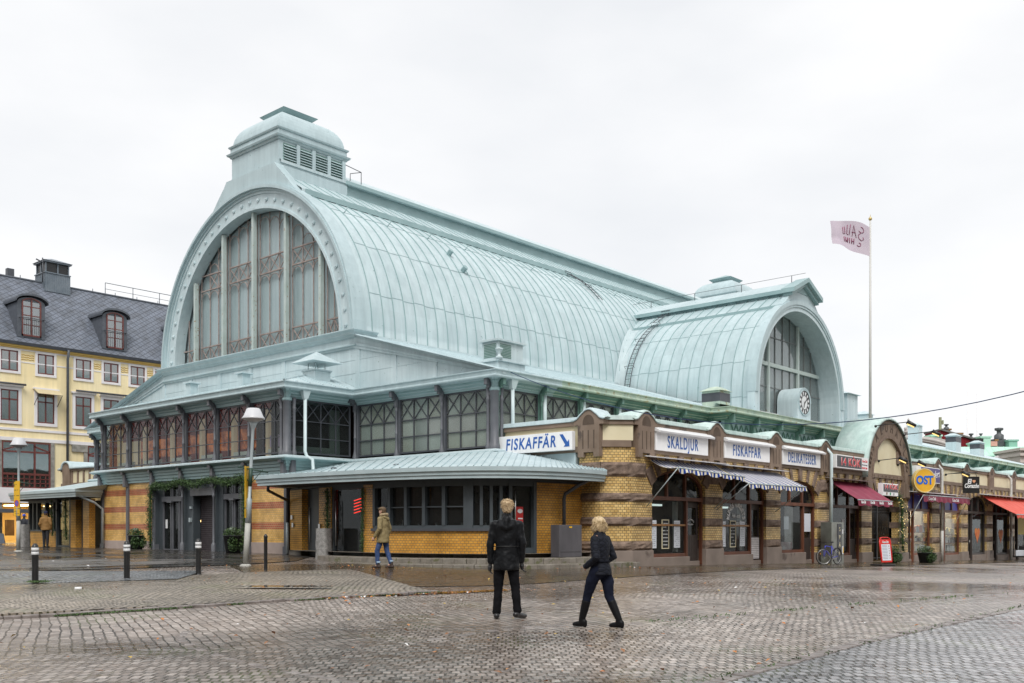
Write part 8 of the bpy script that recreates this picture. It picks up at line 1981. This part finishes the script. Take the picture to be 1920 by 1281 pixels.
    HR=pm('short_blond_hair',(.38,.26,.14),rough=.6,scale=40,col2=(.62,.48,.30)); b=MB(); c=P(.015,.02,1.735)
    hair(b,c,F+Rt*.15,[((-.02,0,.045),.108,.087,.088),((-.045,0,-.015),.075,.082,.085)]); o=blob('hair',b,HR,t,.009,2,(.025,.022))
    tufts(t,c,F+Rt*.15,HR,260,.035,(-.02,0,.045),.108,.087,.088)
def hair(mb,c,f,ell):
    f=Vector(f).normalized(); r=Vector((0,0,1)).cross(f).normalized(); u=Vector((0,0,1))
    for o,rx,ry,rz in ell:
        vs=[];n,m=16,12
        for i in range(m+1):
            tt=PI*i/m
            for k in range(n):
                a=2*PI*k/n; vs.append(c+f*(o[0]+rx*math.sin(tt)*math.cos(a))+r*(o[1]+ry*math.sin(tt)*math.sin(a))+u*(o[2]-rz*math.cos(tt)))
        mb.add(vs,[(i*n+k,i*n+(k+1)%n,(i+1)*n+(k+1)%n,(i+1)*n+k) for i in range(m) for k in range(n)],smooth=True)
def tufts(t,c,f,mat,n,l,o,rx,ry,rz,down=.2):
    f=Vector(f).normalized(); r=Vector((0,0,1)).cross(f).normalized(); u=Vector((0,0,1)); m=MB()
    for i in range(n):
        a=random.uniform(0,2*PI); tt=math.acos(random.uniform(-.45,1)); d=f*math.sin(tt)*math.cos(a)*rx+r*math.sin(tt)*math.sin(a)*ry+u*math.cos(tt)*rz
        p=c+f*o[0]+u*o[2]+d; dn=d.normalized(); g=(dn*.35-u*down+f*random.gauss(0,.35)+r*random.gauss(0,.35)).normalized(); m.tube([p-dn*.006,p+g*l*.6,p+g*l-u*l*.2],[.004,.003,.001],4)
    m.build('hair_strands',mat,t)
man_front()
# --- woman walking to the left ---
def woman():
    x,y=11.47,8.47; z=G(x,y)+.004; F=Vector((CT,ST,0)); Rt=Vector((ST,-CT,0)); U=Vector((0,0,1)); O=Vector((x,y,z)); W_=(-Rt*.82+F*.57).normalized(); S_=W_.cross(U)*1.0   # walking direction, her right hand side
    t=thing('person','person with blonde bob walking left in a dark quilted jacket and tall boots','person',tuple(O))
    P=lambda r,w,u:O+S_*r+W_*w+U*u
    hipL,hipR=P(-.085,0,.86),P(.085,0,.86)
    kF,aF=P(-.08,.25,.49),P(-.07,.30,.12)      # leading leg (her left)
    kB,aB=P(.09,-.10,.47),P(.10,-.26,.13)
    # the stride in the photo is wide: leading foot left, trailing foot right
    kF,aF=P(-.07,.17,.50),P(-.06,.28,.12)
    b=MB(); capsule_chain(b,[hipL,kF,aF],[.085,.055,.035]); capsule_chain(b,[hipR,kB,aB],[.085,.055,.035]); capsule_chain(b,[aF,aF+W_*.05-U*.05],[.028,.02]); capsule_chain(b,[aB,aB+W_*.05-U*.05],[.028,.02])
    capsule_chain(b,[P(0,0,.86),P(0,.0,1.06),P(0,.01,1.28)],[.12,.10,.11]); capsule_chain(b,[P(-.14,0,1.33),P(.14,0,1.33)],[.05,.05]); capsule_chain(b,[P(0,.01,1.3),P(0,.03,1.5)],[.05,.048])
    c,f,r,u,E=head(b,P(0,.045,1.545),0,W_,.93)
    sL,eL,wL=P(-.175,0,1.32),P(-.235,-.07,1.05),P(-.19,.12,.93); sR,eR,wR=P(.175,0,1.32),P(.25,-.09,1.05),P(.20,.10,.93)
    capsule_chain(b,[sL,eL,wL],[.045,.038,.026]); capsule_chain(b,[sR,eR,wR],[.045,.038,.026]); hand(b,wL,P(-.13,.2,.87)-wL,U,.9,.3); hand(b,wR,P(.14,.18,.87)-wR,U,.9,.3); blob('body',b,SKIN,t,.009,4)
    JN=pm('dark_blue_jeans',(.006,.008,.018),rough=.85,spec=.12,scale=8,col2=(.012,.015,.03)); b=MB()
    capsule_chain(b,[hipL,P(-.085,.10,.69),kF,kF+(aF-kF)*.6],[.11,.092,.070,.056]); capsule_chain(b,[hipR,P(.09,-.08,.67),kB,kB+(aB-kB)*.6],[.11,.092,.070,.056]); capsule_chain(b,[P(-.05,-.01,.88),P(.05,-.01,.88)],[.125,.125]); blob('jeans',b,JN,t,.012,4,(.07,.014))
    BT=pm('black_tall_boots',(.005,.005,.006),rough=.5,spec=.15,scale=6,col2=(.009,.009,.01))
    for k,a,dz in ((kF,aF,0),(kB,aB,.02)):
        b=MB(); d=(k-a).normalized(); q=Vector((a.x,a.y,z)); dr=W_
        capsule_chain(b,[a+d*.28,a+d*.12,a+U*.0,q+U*.06],[.068,.060,.05,.05]); capsule_chain(b,[q-dr*.03+U*.05,q+dr*.08+U*.045,q+dr*.14+U*.035],[.044,.040,.030]); capsule_chain(b,[q-dr*.05+U*.03,q-dr*.04+U*.08],[.035,.045]); blob('tall_boot',b,BT,t,.009,3)
    QJ,tt,N,L_,PP=_base('navy_quilted'); PP.inputs['Roughness'].default_value=.75; PP.inputs['Specular IOR Level'].default_value=.25
    tc=N.new('ShaderNodeTexCoord'); mp=N.new('ShaderNodeMapping'); mp.inputs['Rotation'].default_value=(0,0,.6); wv=N.new('ShaderNodeTexWave'); wv.wave_type='BANDS'; wv.bands_direction='DIAGONAL'; wv.inputs['Scale'].default_value=7.5; w2=N.new('ShaderNodeTexWave'); w2.bands_direction='DIAGONAL'; w2.inputs['Scale'].default_value=7.5
    m2=N.new('ShaderNodeMapping'); m2.inputs['Scale'].default_value=(1,1,-1); L_.new(tc.outputs['Object'],wv.inputs[0]); L_.new(tc.outputs['Object'],m2.inputs[0]); L_.new(m2.outputs[0],w2.inputs[0])
    mn=N.new('ShaderNodeMath'); mn.operation='MINIMUM'; L_.new(wv.outputs['Fac'],mn.inputs[0]); L_.new(w2.outputs['Fac'],mn.inputs[1]); pw=N.new('ShaderNodeMath'); pw.operation='POWER'; L_.new(mn.outputs[0],pw.inputs[0]); pw.inputs[1].default_value=.4
    bp_=N.new('ShaderNodeBump'); bp_.inputs['Distance'].default_value=.012; bp_.inputs['Strength'].default_value=.5; L_.new(pw.outputs[0],bp_.inputs['Height']); L_.new(bp_.outputs[0],PP.inputs['Normal']); rm=_ramp(N,(.003,.004,.007),(.009,.011,.019),.0,.6); L_.new(pw.outputs[0],rm.inputs[0]); L_.new(rm.outputs[0],PP.inputs['Base Color'])
    b=MB(); n=26; rows=[]
    for (u_,rx,ry,f_) in ((.79,.185,.155,-.01),(.81,.188,.158,-.01),(.88,.178,.148,-.01),(.97,.155,.125,0),(1.01,.15,.12,0),(1.12,.17,.13,0),(1.24,.19,.13,0),(1.33,.175,.115,0),(1.38,.12,.095,.01),(1.42,.08,.08,.015),(1.47,.078,.08,.02)):
        rows.append([P(rx*math.cos(2*PI*k/n),f_+ry*math.sin(2*PI*k/n),u_) for k in range(n)])
    vs=[p for q in rows for p in q]; m_=len(rows); b.add(vs,[(i*n+k,i*n+(k+1)%n,(i+1)*n+(k+1)%n,(i+1)*n+k) for i in range(m_-1) for k in range(n)]+[tuple(range(n-1,-1,-1)),tuple((m_-1)*n+k for k in range(n))],smooth=True)
    for s_,e_,w_ in ((sL,eL,wL),(sR,eR,wR)): capsule_chain(b,[s_,e_,w_,w_+(w_-e_)*.12],[.066,.060,.048,.045])
    capsule_chain(b,[P(-.16,0,1.315),P(.16,0,1.315)],[.06,.06]); o=blob('quilted_jacket',b,QJ,t,.011,4,(.06,.010))
    b=MB(); b.tube([P(.158*math.cos(2*PI*k/24),.128*math.sin(2*PI*k/24),.99) for k in range(25)],.014,6); b.build('belt',pm('navy_belt',(.005,.006,.01),rough=.8,spec=.1,scale=5,col2=(.008,.009,.015)),t)
    HR=pm('blonde_bob',(.36,.25,.12),rough=.5,scale=30,col2=(.62,.48,.29),streak=.2); b=MB(); c=P(0,.045,1.545)
    hair(b,c,W_,[((-.018,0,.035),.108,.09,.085),((-.03,0,-.045),.09,.095,.075),((-.055,0,-.085),.06,.085,.06),((.02,.072,-.06),.035,.022,.06),((.02,-.072,-.06),.035,.022,.06)]); blob('hair',b,HR,t,.009,3,(.04,.02)); tufts(t,c,W_,HR,320,.06,(-.03,0,-.02),.105,.098,.11,.9)
woman()
D.objects['person.001'].scale=(.965,)*3
# --- simpler standing or walking figures ---
def figure(x,y,head_dir,lab,jk,tr,hr,scale=1.,stride=0.,hood=None,cap=None,arm=0,coat=.78,shoe=None,dz=0,bag=None,skinhand=True,hat=None,vox=.016):
    z=G(x,y)+.004+dz; W_=Vector(head_dir).normalized(); U=Vector((0,0,1)); S_=W_.cross(U); O=Vector((x,y,z)); s=scale
    t=thing('person',lab,'person',tuple(O)); P=lambda r,w,u:O+(S_*r+W_*w+U*u)*s
    hL,hR=P(-.09,0,.92),P(.09,0,.92); kL,kR=P(-.10,.02+stride*.55,.5),P(.10,-.02-stride*.25,.49); aL,aR=P(-.10,stride*.5,.10),P(.10,-stride*1.0,.12+stride*.1)
    b=MB(); capsule_chain(b,[hL,kL,aL],[.08,.05,.038]); capsule_chain(b,[hR,kR,aR],[.08,.05,.038]); capsule_chain(b,[aL,aL+W_*.1-U*.05],[.035,.03]); capsule_chain(b,[aR,aR+W_*.1-U*.06],[.035,.03])
    capsule_chain(b,[P(0,0,.92),P(0,0,1.4)],[.12,.12]); capsule_chain(b,[P(-.15,0,1.44),P(.15,0,1.44)],[.055,.055]); capsule_chain(b,[P(0,0,1.4),P(0,.02,1.62)],[.055,.05])
    sL,sR=P(-.2,0,1.43),P(.2,0,1.43); eL,eR=P(-.27,-.05+arm*.1,1.15),P(.27,-.05-arm*.1,1.15); wL,wR=P(-.24,.08+arm*.25,.9),P(.24,.08-arm*.3,.9)
    capsule_chain(b,[sL,eL,wL],[.045,.04,.028]); capsule_chain(b,[sR,eR,wR],[.045,.04,.028]); head(b,P(0,.03,1.66),0,W_,s); hand(b,wL,wL-eL,W_,s); hand(b,wR,wR-eR,W_,s); blob('body',b,SKIN,t,.011,4)
    b=MB(); capsule_chain(b,[hL,kL,P(-.10,.02+stride*.48,.14)],[.10,.075,.06]); capsule_chain(b,[hR,kR,P(.10,-stride*.9,.16)],[.10,.075,.06]); capsule_chain(b,[P(-.06,0,.94),P(.06,0,.94)],[.125,.125]); blob('trousers',b,tr,t,vox,3,(.08,.02))
    for a in (aL,aR):
        b=MB(); q=Vector((a.x,a.y,z)); capsule_chain(b,[q-W_*.04+U*.05,q+W_*.09+U*.045,q+W_*.18+U*.035],[.05,.046,.036]); capsule_chain(b,[q+U*.06,q+U*.16],[.052,.05]); blob('shoe',b,shoe or BLACK,t,.012,2)
    b=MB(); n=22; rows=[]
    for (u_,rx,ry) in ((coat,.215,.18),(coat+.04,.215,.18),(.98,.20,.165),(1.15,.19,.15),(1.3,.205,.15),(1.42,.2,.135),(1.48,.14,.11),(1.53,.085,.085),(1.58,.08,.08)): rows.append([P(rx*math.cos(2*PI*k/n),ry*math.sin(2*PI*k/n),u_) for k in range(n)])
    vs=[p for q in rows for p in q]; m_=len(rows); b.add(vs,[(i*n+k,i*n+(k+1)%n,(i+1)*n+(k+1)%n,(i+1)*n+k) for i in range(m_-1) for k in range(n)]+[tuple(range(n-1,-1,-1)),tuple((m_-1)*n+k for k in range(n))],smooth=True)
    capsule_chain(b,[sL,eL,wL+(eL-wL)*.08],[.075,.068,.055]); capsule_chain(b,[sR,eR,wR+(eR-wR)*.08],[.075,.068,.055]); capsule_chain(b,[P(-.18,0,1.42),P(.18,0,1.42)],[.07,.07]); blob('jacket',b,jk,t,vox,3,(.10,.03))
    c=P(0,.03,1.66)
    if hood:
        b=MB(); capsule_chain(b,[P(-.10,.03,1.54),P(-.08,-.09,1.56),P(0,-.12,1.55),P(.08,-.09,1.56),P(.10,.03,1.54)],[.04,.045,.05,.045,.04]); blob('fur_collar',b,hood,t,.012,2,(.02,.03)); b=MB(); capsule_chain(b,[P(-.09,-.08,1.48),P(0,-.15,1.42),P(.09,-.08,1.48)],[.05,.06,.05]); blob('hood',b,jk,t,.014,3)
    b=MB()
    if hat: hair(b,c,W_,[((-.01,0,.05),.112*s,.094*s,.09*s)]); blob('hat',b,hat,t,.01,2,(.02,.01)); b=MB(); hair(b,c,W_,[((-.04,0,-.01),.07*s,.08*s,.08*s)]); blob('hair',b,hr,t,.012,2)
    else: hair(b,c,W_,[((-.018,0,.04),.105*s,.086*s,.085*s),((-.04,0,-.01),.075*s,.08*s,.08*s)]); blob('hair',b,hr,t,.01,2,(.03,.015))
    if cap: b=MB(); hair(b,c,W_,[((.0,0,.065),.11,.092,.055),((.09,0,.055),.05,.06,.02)]); blob('cap',b,cap,t,.01,2)
    if bag:
        b=MB(); q=P(0,-.24,1.25); b.sphere(q,.2,14,10,(.9,.9,1.25)); o=blob('bag_body',b,bag,t,.015,3); 
    return t,P
KHK=pm('khaki_parka',(.20,.155,.07),rough=.75,scale=5,col2=(.27,.21,.10)); FUR=pm('tan_fur',(.22,.16,.09),rough=.9,scale=60,col2=(.42,.33,.2)); JEA=pm('blue_jeans',(.025,.055,.15),rough=.8,scale=10,col2=(.05,.09,.22)); BRB=pm('brown_boots',(.035,.022,.018),rough=.7,scale=8,col2=(.06,.04,.032)); BRH=pm('brown_hair',(.07,.04,.02),rough=.6,scale=30,col2=(.13,.08,.04)); TWD=pm('brown_flat_cap',(.10,.065,.035),rough=.9,scale=30,col2=(.16,.11,.06))
wl_=(-ST*.86+CT*.3,CT*.86+ST*.3,0)
tt_,P_=figure(19.3,22.2,wl_,'person in khaki parka, flat cap and blue jeans walking past the kiosk','' and None or KHK,JEA,BRH,1.02,.22,hood=FUR,cap=TWD,arm=.3,coat=.74,shoe=BRB,vox=.013)
b=MB(); 
for r_,w_,u_ in ((-.10,.105,.15),(.10,-.20,.18)): b.tube([P_(r_,w_,u_),P_(r_,w_,u_+.05)],.066,12)
b.build('turned_up_cuff',pm('pale_denim',(.3,.42,.55),rough=.8,scale=6,col2=(.38,.5,.62)),tt_)
DKP=pm('dark_trousers',(.015,.015,.018),rough=.8,scale=6,col2=(.025,.025,.03)); OCH=pm('ochre_jacket',(.20,.105,.025),rough=.8,scale=5,col2=(.28,.15,.045)); NAV=pm('navy_knit',(.012,.015,.05),rough=.9,scale=20,col2=(.02,.025,.07)); DKJ=pm('dark_anorak',(.012,.014,.02),rough=.7,scale=5,col2=(.025,.028,.04)); BRT=pm('bright_blue_knit',(.01,.07,.5),rough=.9,scale=20,col2=(.02,.1,.6)); GBG=pm('grey_backpack',(.05,.07,.10),rough=.7,scale=6,col2=(.09,.11,.15)); BRN=pm('dark_brown_coat',(.04,.02,.012),rough=.8,scale=5,col2=(.07,.04,.025))
figure(20.95,49.0,(CT,ST,0),'person in ochre jacket and navy hat seen from behind at the left kiosk window',OCH,DKP,BRH,1.0,.05,arm=.1,coat=.86,hat=NAV)
figure(23.3,62.6,(-.9,.4,0),'person in dark anorak with a grey backpack at the far left',DKJ,DKP,BRH,1.03,.15,coat=.8,bag=GBG,hat=BLACK)
figure(24.8,61.0,(CT,ST,0),'person with a bright blue knitted hat among the group at far left',DKJ,DKP,BRH,1.02,.05,coat=.8,hat=BRT)
figure(24.2,66.0,(-.8,.6,0),'person in dark brown coat at the left edge by the lit shop',BRN,DKP,BRH,1.0,.1,coat=.6)
# carrier bags held by the backpacker
t=thing('shopping_bags','pale and dark shopping bags held low by the person with the backpack','bag',(23.2,61.8,G(23.2,61.8))); z=G(23.2,61.8)
m=MB(); m.hexa([(22.9,61.9,z+.1),(23.2,61.6,z+.1),(23.3,61.7,z+.1),(23.0,62.0,z+.1),(23.0,62.3,z+.62),(23.35,61.95,z+.62),(23.4,62,z+.62),(23.05,62.35,z+.62)]); m.build('pale_bag',pm('pale_bag',(.45,.45,.48),rough=.6,scale=5,col2=(.55,.55,.58)),t,bevel=.02)
m=MB(); m.hexa([(23.3,61.3,z+.05),(23.7,61.0,z+.05),(23.8,61.1,z+.05),(23.4,61.4,z+.05),(23.35,61.5,z+.65),(23.7,61.2,z+.65),(23.75,61.25,z+.65),(23.4,61.55,z+.65)]); m.build('dark_bag',GBG,t,bevel=.02)
